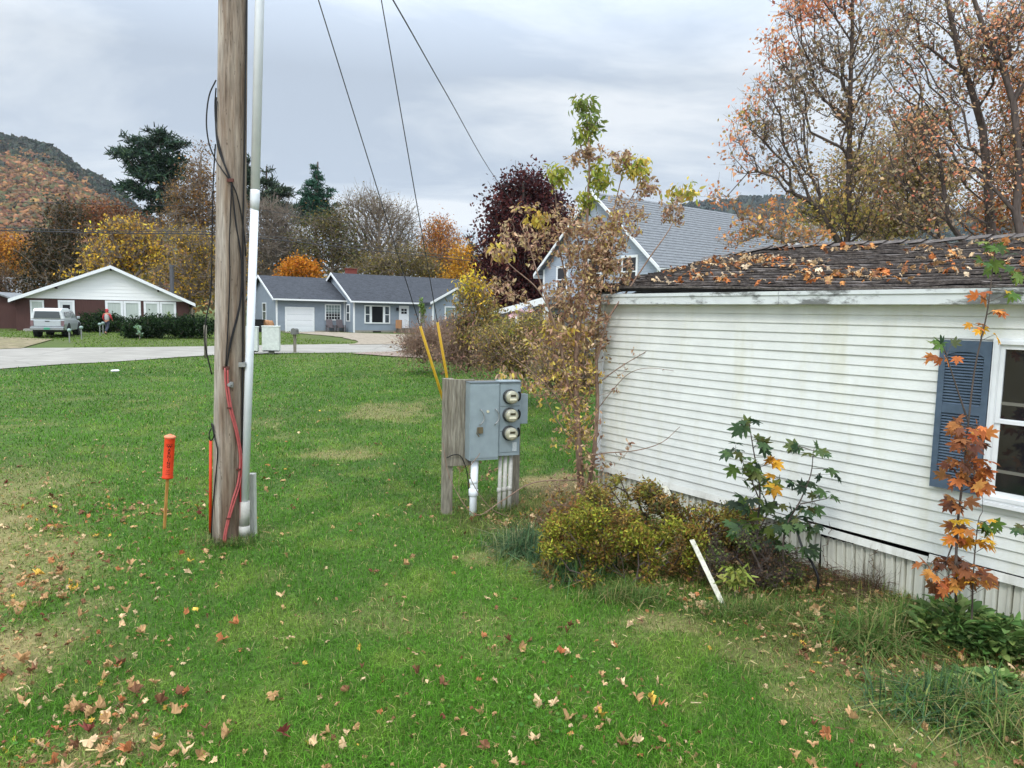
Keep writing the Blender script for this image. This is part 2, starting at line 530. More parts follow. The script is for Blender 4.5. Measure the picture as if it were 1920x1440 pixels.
GR = [np.array(lin(c)) for c in ((60, 106, 26), (88, 136, 38), (128, 150, 62), (44, 84, 22))]
TAN = np.array(lin((150, 130, 92))); SOIL = np.array(lin((78, 60, 44)))
def turf_col(x, y, rnd=0.0, base=False):
    m = N3(x * .35, y * .35, 3)[..., None]; m2 = N1(x * 2.3 + 9, y * 2.3, 2)[..., None]
    c = GR[0] * (1 - m) + GR[1] * m
    c = c * (1 - sstep(.55, .8, m2) * .5) + GR[2] * sstep(.55, .8, m2) * .5
    dry, bed = ground_mix(x, y)
    far = sstep(24, 40, y)[..., None]
    c = c * (1 - far * .35) + np.array(lin((120, 122, 58))) * far * .35
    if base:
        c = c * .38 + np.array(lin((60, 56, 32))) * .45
    d3 = dry[..., None]
    k_ = .7 if base else .5
    c = c * (1 - d3 * k_) + TAN * d3 * k_
    b3 = bed[..., None] * (.65 if base else .42)
    c = c * (1 - b3) + (SOIL if base else TAN * .7) * b3
    return c

def grid_sheet(name, xs, ys, zf, m, colf=None):
    X, Y = np.meshgrid(xs, ys, indexing='ij')
    V = np.stack([X, Y, zf(X, Y)], -1).reshape(-1, 3)
    nx, ny = len(xs), len(ys)
    i = np.arange((nx - 1) * (ny - 1)); a = (i // (ny - 1)) * ny + i % (ny - 1)
    F = np.stack([a, a + ny, a + ny + 1, a + 1], 1)
    c = colf(V[:, 0], V[:, 1]) if colf else None
    return raw(name, V, F, m, None, False, c, True)
xs = np.unique(np.concatenate([np.linspace(-1600, -60, 24), np.linspace(-60, -10, 60), np.arange(-10, 9, .12), np.linspace(9, 60, 50), np.linspace(60, 1600, 24)]))
ys = np.unique(np.concatenate([np.linspace(-60, 0, 12), np.arange(0, 16, .12), np.linspace(16, 90, 150), np.linspace(90, 2200, 40)]))
def zg(x, y): return gz(x, y) + (N1(x * .4, y * .4, 2) - .5) * .05 * sstep(30, 10, y) - .03 * sstep(14, 30, y) * 0
lawn_m = mat('lawn_ground', (1, 1, 1), .95, vcol=True, var=.28, scale=9, bump=.5, bscale=60)
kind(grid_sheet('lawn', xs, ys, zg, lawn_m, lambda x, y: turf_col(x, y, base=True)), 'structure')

def ribbon(name, A, B, m, dz=.03, nu=90, nv=8, colf=None):
    def rs(Pn, n):
        Pn = np.array(Pn)[:, :2]; L = np.concatenate([[0], np.cumsum(np.linalg.norm(np.diff(Pn, axis=0), axis=1))])
        t = np.linspace(0, L[-1], n); return np.stack([np.interp(t, L, Pn[:, 0]), np.interp(t, L, Pn[:, 1])], 1)
    a, b = rs(A, nu), rs(B, nu)
    jit = (N2(np.arange(nu) * .35, 3.3, 3) - .5) * .55
    t = np.linspace(0, 1, nv)[None, :, None]
    g = a[:, None] * (1 - t) + b[:, None] * t
    nrm = (b - a) / np.linalg.norm(b - a, axis=1, keepdims=True)
    g[:, 0] += nrm * jit[:, None]; g[:, -1] += nrm * jit[::-1, None] * .5
    V = np.concatenate([g, (gz(g[..., 0], g[..., 1]) + dz)[..., None]], -1).reshape(-1, 3)
    i = np.arange((nu - 1) * (nv - 1)); k = (i // (nv - 1)) * nv + i % (nv - 1)
    F = np.stack([k, k + nv, k + nv + 1, k + 1], 1)
    return kind(raw(name, V, F, m, None, False, None, True), 'structure')
asph = mat('worn_pale_asphalt', lin((150, 146, 138)), .9, var=.12, scale=1.2, bump=.3, bscale=40, c2=lin((134, 130, 122)), stretch=(.35, 1, 1))
grav = mat('gravel_drive', lin((152, 140, 124)), .95, var=.22, scale=3.0, bump=.6, bscale=14, c2=lin((128, 118, 102)))
near_e = [G(-500, 738), G(-200, 712), G(0, 693), G(120, 684), G(200, 680), G(300, 673), G(400, 667), G(520, 663.5), G(640, 662), G(760, 662), G(900, 660), G(1100, 660), G(1500, 662)]
far_e = [G(-500, 657), G(-200, 654), G(0, 654), G(120, 653), G(200, 652.5), G(300, 651.5), G(400, 650), G(520, 647.5), G(640, 646), G(760, 643), G(900, 642), G(1100, 641), G(1500, 641)]
n = asph.node_tree; b = n.nodes['Principled BSDF']; src = b.inputs['Base Color'].links[0].from_socket
tc = n.nodes.new('ShaderNodeTexCoord'); vo_ = n.nodes.new('ShaderNodeTexVoronoi'); vo_.feature = 'DISTANCE_TO_EDGE'; vo_.inputs['Scale'].default_value = .28
nd_ = n.nodes.new('ShaderNodeTexNoise'); nd_.inputs['Scale'].default_value = .9; nd_.inputs['Detail'].default_value = 5
mxv = n.nodes.new('ShaderNodeMix'); mxv.data_type = 'VECTOR'; mxv.inputs['Factor'].default_value = .35
n.links.new(tc.outputs['Object'], nd_.inputs['Vector']); n.links.new(tc.outputs['Object'], mxv.inputs[4]); n.links.new(nd_.outputs['Color'], mxv.inputs[5]); n.links.new(mxv.outputs[1], vo_.inputs['Vector'])
rp = n.nodes.new('ShaderNodeMapRange'); rp.inputs[1].default_value = .0; rp.inputs[2].default_value = .012; rp.inputs[3].default_value = .55; rp.inputs[4].default_value = 0
n.links.new(vo_.outputs['Distance'], rp.inputs[0])
mx = n.nodes.new('ShaderNodeMix'); mx.data_type = 'RGBA'; n.links.new(rp.outputs[0], mx.inputs['Factor']); n.links.new(src, mx.inputs[6]); mx.inputs[7].default_value = (.16, .15, .13, 1); n.links.new(mx.outputs[2], b.inputs['Base Color'])
ribbon('road', near_e, far_e, asph, .03)
ribbon('driveway', [G(528, 623.5), G(600, 629), G(640, 633), G(668, 640), G(672, 643), G(655, 647.5)],
       [G(592, 622.6), G(660, 625), G(730, 627), G(830, 630), G(900, 636), G(960, 644)], grav, .05)
ribbon('dirt_track', [G(-60, 660), G(0, 656), G(40, 654.6)], [G(-60, 632), G(40, 634), G(100, 637)], mat('dirt', lin((132, 118, 96)), .95, var=.35, scale=1.5, bump=.5, c2=lin((108, 104, 70))), .045, 20, 5)
ribbon('gravel_verge', [G(660, 664), G(760, 671), G(850, 676), G(960, 680)], [G(700, 661), G(760, 661), G(900, 659), G(960, 659)],
       mat('leafy_gravel', lin((150, 136, 124)), .95, var=.35, scale=4, bump=.5, c2=lin((112, 92, 84))), .05, 40, 5)

# ---- mountain at the left, far hill at the right
def hill(name, prof, D0, D1, zbase, m, colf, nb, seed, crown_h, pal_top, pal_low, topfrac, jig=7.0):
    rng = np.random.default_rng(seed)
    xs_ = np.linspace(prof[0][0], prof[-1][0], 150)
    yt = np.interp(xs_, [p[0] for p in prof], [p[1] for p in prof])
    ns = 60
    V = np.zeros((150, ns, 3))
    for i, (x, y) in enumerate(zip(xs_, yt)):
        top = P(x, y, D1)
        bot = P(x, 560, D0); bot[2] = zbase
        t = np.linspace(0, 1, ns)
        h = np.power(t, .85)
        V[i, :, :2] = bot[:2] * (1 - t)[:, None] + top[:2] * t[:, None]
        V[i, :, 2] = bot[2] + (top[2] - bot[2]) * h
    ii, jj = np.meshgrid(np.arange(150), np.arange(ns), indexing='ij')
    V[..., 2] += (N2(ii * .09, jj * .12, 4) - .5) * jig * 4 * np.sin(PI * jj / (ns - 1)).clip(0, 1)
    # far side falls away behind the ridge
    back = V[:, -1:, :].copy(); back[..., :2] *= 1.25; back[..., 2] = zbase
    V = np.concatenate([V, back], 1); ns2 = ns + 1
    Vf = V.reshape(-1, 3)
    i = np.arange(149 * (ns2 - 1)); a = (i // (ns2 - 1)) * ns2 + i % (ns2 - 1)
    F = np.stack([a, a + ns2, a + ns2 + 1, a + 1], 1)
    kind(raw(name, Vf, F, m, None, False, None, True), 'structure')
    # forest crowns on the slope
    ico = bpy.data.meshes.new('tmp')
    import bmesh
    bm = bmesh.new(); bmesh.ops.create_icosphere(bm, subdivisions=2, radius=1)
    T = np.array([v.co[:] for v in bm.verts]); Fi = np.array([[v.index for v in f.verts] for f in bm.faces]); bm.free()
    bpy.data.meshes.remove(ico)
    ui = rng.random(nb) * 148; uj = rng.random(nb) ** .8 * (ns - 1.01)
    i0 = ui.astype(int); j0 = uj.astype(int); fi = (ui - i0)[:, None]; fj = (uj - j0)[:, None]
    pos = (V[i0, j0] * (1 - fi) + V[i0 + 1, j0] * fi) * (1 - fj) + (V[i0, j0 + 1] * (1 - fi) + V[i0 + 1, j0 + 1] * fi) * fj
    hfr = uj / (ns - 1)
    sel = rng.random(nb) < sstep(topfrac - .12, topfrac + .08, hfr + (N1(ui * .13, uj * .2, 3) - .5) * .5)
    col = np.where(sel[:, None], pick(pal_top, nb, rng, .15), pick(pal_low, nb, rng, .2))
    s0 = crown_h * (.6 + .7 * rng.random(nb))
    sc = np.stack([np.where(sel, 1.35, .85) * s0, np.where(sel, .62, 1.0) * s0, np.where(sel, .62, 1.0) * s0], 1)
    d = np.tile([[0, 0, 1.0]], (nb, 1)); nn = rand_dirs(nb, rng)
    v, f, c = scatter(T, Fi, pos, d, nn, sc, col)
    w = np.random.default_rng(3).normal(size=v.shape) * (np.repeat(s0, len(T))[:, None] * .30)
    c = c * (1 + .2 * rng.normal(size=(len(c), 1))).clip(.5, 1.6)
    kind(raw('hillside_forest', v + w, f, NEEDLE, None, False, c), 'stuff')
hm = mat('wooded_slope', lin((78, 66, 46)), .95, var=.3, scale=.02)
hill('mountain', [(-420, 236), (-200, 240), (-80, 247), (0, 256), (60, 266), (100, 281), (130, 301), (150, 319), (190, 336), (225, 360), (260, 396), (330, 440), (420, 480), (620, 540)],
     600, 980, 4, hm, None, 22000, 5, 3.9, [(42, 54, 44), (50, 60, 46), (62, 60, 46)],
     [(128, 88, 52), (114, 78, 52), (106, 88, 52), (142, 106, 60), (88, 86, 52), (106, 68, 50), (148, 102, 64), (78, 78, 50)], .80)
hill('distant_hill', [(1000, 470), (1150, 420), (1300, 386), (1380, 380), (1460, 375), (1540, 380), (1700, 398), (1900, 420), (2200, 450)],
     900, 1900, 8, mat('far_slope', lin((58, 62, 50)), .95), None, 3000, 6, 11, [(40, 52, 46), (46, 58, 50), (54, 62, 50)], [(92, 78, 60), (76, 72, 56), (104, 84, 62)], .45, 10)

# =================================================================== MOBILE HOME AT THE RIGHT
def weathered_siding(name, base, dirt, streak=.5, lines=None):
    m = mat(name, base, .5, var=.06, scale=1.6, bump=.12, bscale=30)
    n = m.node_tree; b = n.nodes['Principled BSDF']; L = n.links.new
    src = b.inputs['Base Color'].links[0].from_socket
    tc = n.nodes.new('ShaderNodeTexCoord'); mp = n.nodes.new('ShaderNodeMapping'); mp.inputs['Scale'].default_value = (2.2, 2.2, .35)
    L(tc.outputs['Object'], mp.inputs[0])
    no = n.nodes.new('ShaderNodeTexNoise'); no.inputs['Scale'].default_value = 1.6; no.inputs['Detail'].default_value = 7; no.inputs['Roughness'].default_value = .65
    L(mp.outputs[0], no.inputs['Vector'])
    rp = n.nodes.new('ShaderNodeMapRange'); rp.inputs[1].default_value = .5; rp.inputs[2].default_value = .78; rp.inputs[4].default_value = streak
    L(no.outputs['Fac'], rp.inputs[0])
    mx = n.nodes.new('ShaderNodeMix'); mx.data_type = 'RGBA'
    L(rp.outputs[0], mx.inputs['Factor']); L(src, mx.inputs[6]); mx.inputs[7].default_value = (*dirt, 1)
    L(mx.outputs[2], b.inputs['Base Color'])
    return m
SID = weathered_siding('white_vinyl_siding', lin((214, 216, 210)), lin((184, 180, 142)), .42)
TRZ0, TRZ1, LEN = .515, 2.82, 12.5
tl = thing('mobile_home', 'white vinyl sided mobile home with mossy shingle roof and blue shutter', 'mobile home', W3(0, 0), 0)
rngt = np.random.default_rng(31)
m_ = MB()
nc = 23; ex = (TRZ1 - TRZ0) / nc
for k in range(nc):
    z0 = TRZ0 + k * ex; z1 = z0 + ex
    segs = sorted(set([0.0] + list(np.arange(rngt.uniform(.8, 3.2), LEN, 3.66)) + [LEN]))
    for a, b in zip(segs[:-1], segs[1:]):
        ns = max(2, int((b - a) / .6)); sx = np.linspace(a, b, ns + 1)
        wob = (N1(sx * .6 + k * 1.3, k * .9, 2) - .5) * .006 + (N2(sx * .5, 1.0, 2) - .5) * .012
        off = rngt.uniform(0, .0015)
        for i in range(ns):
            o0 = .021 + off + wob[i]; o1 = .021 + off + wob[i + 1]
            m_.add([W3(sx[i], z0, o0), W3(sx[i + 1], z0, o1), W3(sx[i + 1], z1 + .004, o1 - .015), W3(sx[i], z1 + .004, o0 - .015)], [(0, 1, 2, 3)])
            m_.add([W3(sx[i], z0, o0), W3(sx[i + 1], z0, o1), W3(sx[i + 1], z0 + .003, o1 - .02), W3(sx[i], z0 + .003, o0 - .02)], [(3, 2, 1, 0)])
m_.build('siding', SID, tl, True)
WID = 4.8
core = MB()
core.prism([W3(.02, .50, -.02), W3(LEN, .50, -.02), W3(LEN, .50, -WID), W3(.02, .50, -WID)], (0, 0, 2.32))
core.build('wall', mat('white_wall', lin((205, 208, 206)), .6, var=.08), tl, True)
cp = MB(); cp.prism([W3(-.03, .48, .045), W3(.055, .48, .045), W3(.055, .48, -.05), W3(-.03, .48, -.05)], (0, 0, 2.34))
cp.build('corner_trim', WHITE, tl, True)
# roof: individual shingle courses with ragged butts
RRISE, ROV, ZE = .262, .14, TRZ1 + .155
rise = RRISE; ov = ROV
def roofp(s, q, dz=0.0):
    """q = distance inwards from the wall plane"""
    h = ZE + RRISE * (q + ROV) if q < WID / 2 else ZE + RRISE * (WID - q + ROV)
    sag = .035 * math.sin(s * .9 + 1) - .08 * math.exp(-((s - .0) / .7) ** 2) * (q / 2)
    return W3(s, h + sag + dz, -q)
rows = 17
q0 = np.linspace(-ov, WID / 2, rows + 1)
shv = []; shf = []
ss = np.arange(-.18, LEN + .2, .055); ns = len(ss)
rv = MB()
for r_ in range(rows):
    tabw = 3 + 0 * r_
    seedr = np.random.default_rng(100 + r_)
    tabs = np.repeat(seedr.random(ns // 3 + 2), 3)[:ns]
    j = (N1(ss * 2.6, r_ * 1.7, 3) - .5) * .075 + (tabs - .5) * .030
    lift = .014 + .034 * N2(ss * 3.1, r_ * 2.2, 3) + .012 * tabs
    a = [roofp(s, q0[r_] + j[i] * (r_ > 0), .0 + lift[i]) for i, s in enumerate(ss)]
    b = [roofp(s, q0[r_ + 1] + .02, .004) for i, s in enumerate(ss)]
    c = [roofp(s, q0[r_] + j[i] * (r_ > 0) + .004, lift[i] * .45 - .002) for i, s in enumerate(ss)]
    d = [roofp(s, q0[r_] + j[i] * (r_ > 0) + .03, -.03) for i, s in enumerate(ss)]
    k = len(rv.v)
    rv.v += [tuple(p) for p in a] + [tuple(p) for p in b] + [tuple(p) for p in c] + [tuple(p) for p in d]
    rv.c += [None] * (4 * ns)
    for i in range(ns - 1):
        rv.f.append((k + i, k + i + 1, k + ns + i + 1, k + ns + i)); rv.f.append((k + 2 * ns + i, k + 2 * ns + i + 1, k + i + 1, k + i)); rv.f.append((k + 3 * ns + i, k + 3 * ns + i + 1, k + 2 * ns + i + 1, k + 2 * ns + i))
# far slope
k = len(rv.v); rv.v += [tuple(roofp(-.18, WID / 2, .02)), tuple(roofp(LEN, WID / 2, .02)), tuple(roofp(LEN, WID + ov)), tuple(roofp(-.18, WID + ov))]; rv.c += [None] * 4; rv.f.append((k, k + 1, k + 2, k + 3))
SHG = mat('old_mossy_shingles', lin((78, 72, 70)), .97, var=.4, scale=9, bump=.9, bscale=60, c2=lin((112, 104, 98)), stretch=(1, 1, 1))
roof = rv.build('roof', SHG, tl, True)
roof.data.materials.append(mat('shingle_edge_and_shadow', lin((26, 24, 24)), .95, var=.3, scale=20))  # black lower butts: raw shingle edge plus a painted shadow line between courses
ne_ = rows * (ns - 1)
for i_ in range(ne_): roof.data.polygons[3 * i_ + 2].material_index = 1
rc = MB()
for s in np.arange(-.18, LEN, .24):
    w = .27
    z = .045 + rngt.uniform(-.01, .012)
    rc.add([roofp(s, WID / 2 - .13, z), roofp(s + w, WID / 2 - .13, z + .02), roofp(s + w, WID / 2, z + .035), roofp(s, WID / 2, z + .02),
            W3(s, ZE + rise * (WID / 2 + ov) + z - .04, -WID / 2 - .13), W3(s + w, ZE + rise * (WID / 2 + ov) + z - .02, -WID / 2 - .13)], [(0, 1, 2, 3), (3, 2, 5, 4)])
rc.build('ridge_cap', SHG, roof if False else tl, True)
gb = MB(); gb.add([W3(-.01, TRZ1 - .02, -.0), W3(-.01, TRZ1 - .02, -WID), W3(-.01, ZE + rise * (WID / 2 + ov) - .02, -WID / 2)], [(0, 1, 2)])
gb.build('gable_end', WHITE, tl, True)
# fascia, with black mould stains (procedural)
FASC = mat('stained_fascia', lin((206, 210, 208)), .6, var=.06, scale=2)
n = FASC.node_tree; b = n.nodes['Principled BSDF']; L_ = n.links.new
src = b.inputs['Base Color'].links[0].from_socket
tc = n.nodes.new('ShaderNodeTexCoord'); mp = n.nodes.new('ShaderNodeMapping'); mp.inputs['Scale'].default_value = (1.5, 1.5, 4)
L_(tc.outputs['Object'], mp.inputs[0])
no = n.nodes.new('ShaderNodeTexNoise'); no.inputs['Scale'].default_value = .9; no.inputs['Detail'].default_value = 10; no.inputs['Roughness'].default_value = .72
L_(mp.outputs[0], no.inputs['Vector'])
rp = n.nodes.new('ShaderNodeMapRange'); rp.inputs[1].default_value = .49; rp.inputs[2].default_value = .57; rp.inputs[4].default_value = .85
L_(no.outputs['Fac'], rp.inputs[0])
mx = n.nodes.new('ShaderNodeMix'); mx.data_type = 'RGBA'
L_(rp.outputs[0], mx.inputs['Factor']); L_(src, mx.inputs[6]); mx.inputs[7].default_value = (*lin((84, 84, 80)), 1)
L_(mx.outputs[2], b.inputs['Base Color'])
fa = MB()
fj = [-.2, 2.86, 6.5, 10.1, LEN]
for a, b_ in zip(fj[:-1], fj[1:]):
    fa.prism([W3(a + .003, TRZ1, ov + .005), W3(b_ - .003, TRZ1, ov + .005), W3(b_ - .003, TRZ1, ov - .02), W3(a + .003, TRZ1, ov - .02)], (0, 0, .135))
    fa.prism([W3(a + .003, TRZ1 + .098, ov + .018), W3(b_ - .003, TRZ1 + .098, ov + .018), W3(b_ - .003, TRZ1 + .098, ov + .006), W3(a + .003, TRZ1 + .098, ov + .006)], (0, 0, .04))
fa.build('fascia', FASC, tl, True)
so = MB(); so.prism([W3(-.2, TRZ1 + .004, ov - .022), W3(LEN, TRZ1 + .004, ov - .022), W3(LEN, TRZ1 + .004, .0), W3(-.2, TRZ1 + .004, 0)], (0, 0, .01))
so.build('soffit', WHITE, tl, True)
rk = MB()
for (qa, qb) in ((-ov, WID / 2), (WID / 2, WID + ov)):
    a, b_ = roofp(-.19, qa, -.005), roofp(-.19, qb, -.005)
    rk.prism([a, b_, b_ - [0, 0, .13], a - [0, 0, .13]], np.append(wd * .03, 0))
rk.build('rake_trim', FASC, tl, True)
# bent bottom trim and ribbed skirting
bt = MB()
for a, b_, za, zb in ((0.0, 2.3, .50, .497), (2.31, 3.3, .495, .47), (3.31, 4.5, .465, .445), (4.51, LEN, .475, .485)):
    bt.add([W3(a, za + .03, .03), W3(b_, zb + .03, .03), W3(b_, zb - .045, .05), W3(a, za - .045, .05), W3(a, za - .05, .0), W3(b_, zb - .05, .0)], [(3, 2, 1, 0), (4, 5, 2, 3)])
bt.build('bottom_trim', weathered_siding('dirty_bottom_trim', lin((206, 206, 198)), lin((120, 114, 96)), .7), tl, True)
SKM = weathered_siding('skirting_vinyl', lin((206, 206, 192)), lin((146, 140, 116)), .5)
def skirt(a, b_, ztop_a, ztop_b, tilt=0.0):
    sk = MB(); prof = []
    s = a
    while s < b_ - 1e-6:
        for ds, o in ((0, 0), (.028, .001), (.033, .022), (.054, .024), (.059, .002), (.062, -.035), (.070, -.035), (.073, .001), (.1, 0)):
            if s + ds <= b_ + .001: prof.append((s + ds, o))
        s += .1
    prof.append((b_, 0))
    for (s1, o1), (s2, o2) in zip(prof[:-1], prof[1:]):
        if s2 - s1 < 1e-5: continue
        t1 = (s1 - a) / (b_ - a); t2 = (s2 - a) / (b_ - a)
        z1 = ztop_a + (ztop_b - ztop_a) * t1; z2 = ztop_a + (ztop_b - ztop_a) * t2
        sk.add([W3(s1 + tilt, -.06, o1 + .0), W3(s2 + tilt, -.06, o2 + .0), W3(s2, z2, o2 - .01), W3(s1, z1, o1 - .01)], [(0, 1, 2, 3)])
    return sk
for i, (a, b_, za, zb, ti) in enumerate(((0, 1.2, .455, .455, 0), (1.2, 2.4, .455, .45, 0), (2.4, 3.42, .445, .42, .0), (3.425, 4.3, .375, .41, .03), (4.305, 5.12, .43, .435, .01), (5.12, 6.3, .435, .435, 0), (6.3, LEN, .445, .445, 0))):
    skirt(a, b_, za, zb, ti).build('skirting_panel', SKM, tl, True)
sb = MB(); sb.prism([W3(.1, -.05, -.12), W3(LEN, -.05, -.12), W3(LEN, -.05, -.2), W3(.1, -.05, -.2)], (0, 0, .5)); sb.build('crawl_space', DARK, tl, True)
# shutter
BLUE = mat('faded_blue_shutter', lin((76, 91, 106)), .65, var=.10, scale=6)
s0, zt_ = wallhit(1767, 637, .03); s1, _ = wallhit(1864, 640, .03); _, zb_ = wallhit(1757, 912, .03)
def W3o(s_, z_, o_=0.0): return W3(s_, z_, o_ + .016)
def shutter(s0, s1, zb_, zt_):
    sh = MB(); fw = .052
    for a, b_ in ((s0, s0 + fw), (s1 - fw, s1)):
        sh.prism([W3o(a, zb_, .02), W3o(b_, zb_, .02), W3o(b_, zb_, .05), W3o(a, zb_, .05)], (0, 0, zt_ - zb_))
    zm = (zb_ + zt_) / 2 + .06
    for z0, z1 in ((zb_, zb_ + .09), (zm - .04, zm + .04), (zt_ - .10, zt_)):
        sh.prism([W3o(s0 + fw, z0, .02), W3o(s1 - fw, z0, .02), W3o(s1 - fw, z0, .048), W3o(s0 + fw, z0, .048)], (0, 0, z1 - z0))
    # arched head
    mid = (s0 + s1) / 2; hw = (s1 - s0) / 2 - fw
    arc = [W3o(mid + hw * math.cos(t), zt_ - .155 + .055 * math.sin(t), .02) for t in np.linspace(0, PI, 12)]
    sh.prism([W3o(mid - hw, zt_ - .1, .02), W3o(mid + hw, zt_ - .1, .02)] + arc, np.append(wn_ * .026, 0))
    root_ = sh.build('shutter', BLUE, tl, True)
    lo = MB()
    for z0, z1 in ((zb_ + .09, zm - .04), (zm + .04, zt_ - .102)):
        k = int((z1 - z0) / .026)
        for i in range(k):
            z = z0 + (i + .5) * (z1 - z0) / k
            lo.add([W3o(s0 + fw, z - .011, .044), W3o(s1 - fw, z - .011, .044), W3o(s1 - fw, z + .011, .024), W3o(s0 + fw, z + .011, .024),
                    W3o(s0 + fw, z - .016, .040), W3o(s1 - fw, z - .016, .040)], [(0, 1, 2, 3), (4, 5, 1, 0)])
    l_ = lo.build('louvres', BLUE, root_, True)
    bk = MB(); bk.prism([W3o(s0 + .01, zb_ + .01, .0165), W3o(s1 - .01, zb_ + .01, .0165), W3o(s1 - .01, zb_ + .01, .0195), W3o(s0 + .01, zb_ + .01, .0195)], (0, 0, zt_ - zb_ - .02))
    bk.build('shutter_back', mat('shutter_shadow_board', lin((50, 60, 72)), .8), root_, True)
    for q in (root_,):
        for c_ in q.children: c_.matrix_parent_inverse = Matrix.Identity(4)
    return root_
# world-space children of a mesh part share that part's frame: a tiny shim
_raw = raw
def raw(name, v, faces, m, parent=None, world=False, col=None, smooth=False, origin=None):
    if parent is not None and world and parent.parent is not None:
        pr = parent.parent
        v = np.array(v, float).reshape(-1, 3) - np.array(pr.location)
        a = -pr.rotation_euler[2]
        if abs(a) > 1e-9:
            c_, s_ = math.cos(a), math.sin(a); v = np.stack([v[:, 0] * c_ - v[:, 1] * s_, v[:, 0] * s_ + v[:, 1] * c_, v[:, 2]], 1)
        v = v - np.array(parent.location)
        return _raw(name, v, faces, m, parent, False, col, smooth, origin)
    return _raw(name, v, faces, m, parent, world, col, smooth, origin)
shutter(s0, s1, zb_, zt_)
# window
GLASS = mat('dark_window_glass', lin((26, 28, 31)), .06, spec=.6, var=.3, scale=1.5)
ws0, wzt = wallhit(1866, 634, .03); _, wzb = wallhit(1851, 938, .03)
ws1 = ws0 + .86
wf = MB()
def wframe(mb, a, b_, z0, z1, t, o0, o1):
    for q in ((a, a + t, z0, z1), (b_ - t, b_, z0, z1), (a + t, b_ - t, z0, z0 + t), (a + t, b_ - t, z1 - t, z1)):
        mb.prism([W3o(q[0], q[2], o0), W3o(q[1], q[2], o0), W3o(q[1], q[2], o1), W3o(q[0], q[2], o1)], (0, 0, q[3] - q[2]))
wframe(wf, ws0, ws1, wzb, wzt, .055, .0, .045)
wframe(wf, ws0 + .02, ws1 - .02, wzb + .02, wzt - .02, .03, .046, .056)
wo = wf.build('window', WHITE, tl, True)
sa = MB(); zm = (wzb + wzt) / 2
wframe(sa, ws0 + .056, ws1 - .056, zm - .02, wzt - .056, .035, .0, .034)
wframe(sa, ws0 + .056, ws1 - .056, wzb + .056, zm + .02, .04, .0, .022)
sa.build('sash', WHITE, wo, True)
gl = MB(); gl.prism([W3o(ws0 + .08, wzb + .07, .012), W3o(ws1 - .08, wzb + .07, .012), W3o(ws1 - .08, wzb + .07, .016), W3o(ws0 + .08, wzb + .07, .016)], (0, 0, wzt - wzb - .14))
gl.build('pane', GLASS, wo, True)
for z in (wzb + .26, wzb + .85):
    bl = MB(); bl.prism([W3o(ws0 + .09, z, .0165), W3o(ws1 - .09, z, .0165), W3o(ws1 - .09, z, .0185), W3o(ws0 + .09, z, .0185)], (0, 0, .028))
    bl.build('blind_rail', mat('old_blind', lin((110, 108, 98)), .6), wo, True)
wsl = MB(); wsl.prism([W3o(ws0 - .03, wzb - .035, .0), W3o(ws1 + .03, wzb - .035, .0), W3o(ws1 + .03, wzb - .035, .065), W3o(ws0 - .03, wzb - .035, .065)], (0, 0, .033))
wsl.build('window_sill', WHITE, wo, True)

# second mobile home whose metal roof edge shows over the ridge
def roof_box(name, label, cat, c, rz, L, Wd, h, rise, ov, mw, mr, parts=True):
    t = thing(name, label, cat, c, rz)
    b = MB(); b.b2(-L / 2, L / 2, -Wd / 2, Wd / 2, 0, h); b.build('wall', mw, t)
    r = MB(); th = .12
    for sgn in (-1, 1):
        r.prism([(-L / 2 - ov, sgn * (Wd / 2 + ov), h - rise * ov / (Wd / 2)), (-L / 2 - ov, 0, h + rise), (-L / 2 - ov, 0, h + rise + th), (-L / 2 - ov, sgn * (Wd / 2 + ov), h - rise * ov / (Wd / 2) + th)], (L + 2 * ov, 0, 0))
    r.build('roof', mr, t)
    for x in (-L / 2, L / 2 - .05): g = MB(); g.prism([(x, -Wd / 2, h), (x, Wd / 2, h), (x, 0, h + rise)], (.05, 0, 0)); g.build('gable_end', mw, t)
    return t
c = P(1800, 500, 13.5)
metal_roof = mat('pale_metal_roof', lin((196, 202, 208)), .35, var=.1, scale=2, metal=.3)
roof_box('mobile_home', 'neighbouring mobile home with pale ribbed metal roof seen above the mossy ridge', 'mobile home', (c[0] + 1.0, c[1] + 1.2, 0.03), math.atan2(wd[1], wd[0]) + .12, 9, 3.6, 3.62, .42, .15, WHITE, metal_roof)

# =================================================================== UTILITY POLE
pb = G(428, 1014); PX_, PYY = pb[0], pb[1]
ptop = PY(437, 0, PYY + .0)
def pole_at(z):
    t = (z - pb[2]) / (ptop[2] - pb[2]); return pb * (1 - t) + ptop * t
up_ = thing('utility_pole', 'weathered grey wooden utility pole with white conduit and red cable', 'utility pole', pb)
POLEM = mat('weathered_pole_wood', lin((180, 174, 164)), .92, var=.30, scale=2.0, bump=.9, bscale=7, stretch=(6, 6, .55), c2=lin((120, 102, 86)))
mb = MB()
zs = [-.2, .3, 1, 2, 3, 4, 5, 6, 7, 8, 9, 10, 11, 12, 13]
pr_ = lambda z: .172 - .0042 * z
n_ = 40; V = []
for z in np.arange(-.2, 13.01, .08):
    c = pole_at(z)
    for k in range(n_):
        a = 2 * PI * k / n_
        rr = pr_(z) + .006 * (N1(k * .8, z * .5, 2) - .5) - .010 * max(0, N2(k * 1.9, z * .18, 2) - .62)
        V.append(c + [rr * math.cos(a), rr * math.sin(a), 0])
nr = len(V) // n_
F = [(i * n_ + k, i * n_ + (k + 1) % n_, (i + 1) * n_ + (k + 1) % n_, (i + 1) * n_ + k) for i in range(nr - 1) for k in range(n_)] + [tuple((nr - 1) * n_ + k for k in range(n_))]
n = POLEM.node_tree; b = n.nodes['Principled BSDF']; src = b.inputs['Base Color'].links[0].from_socket
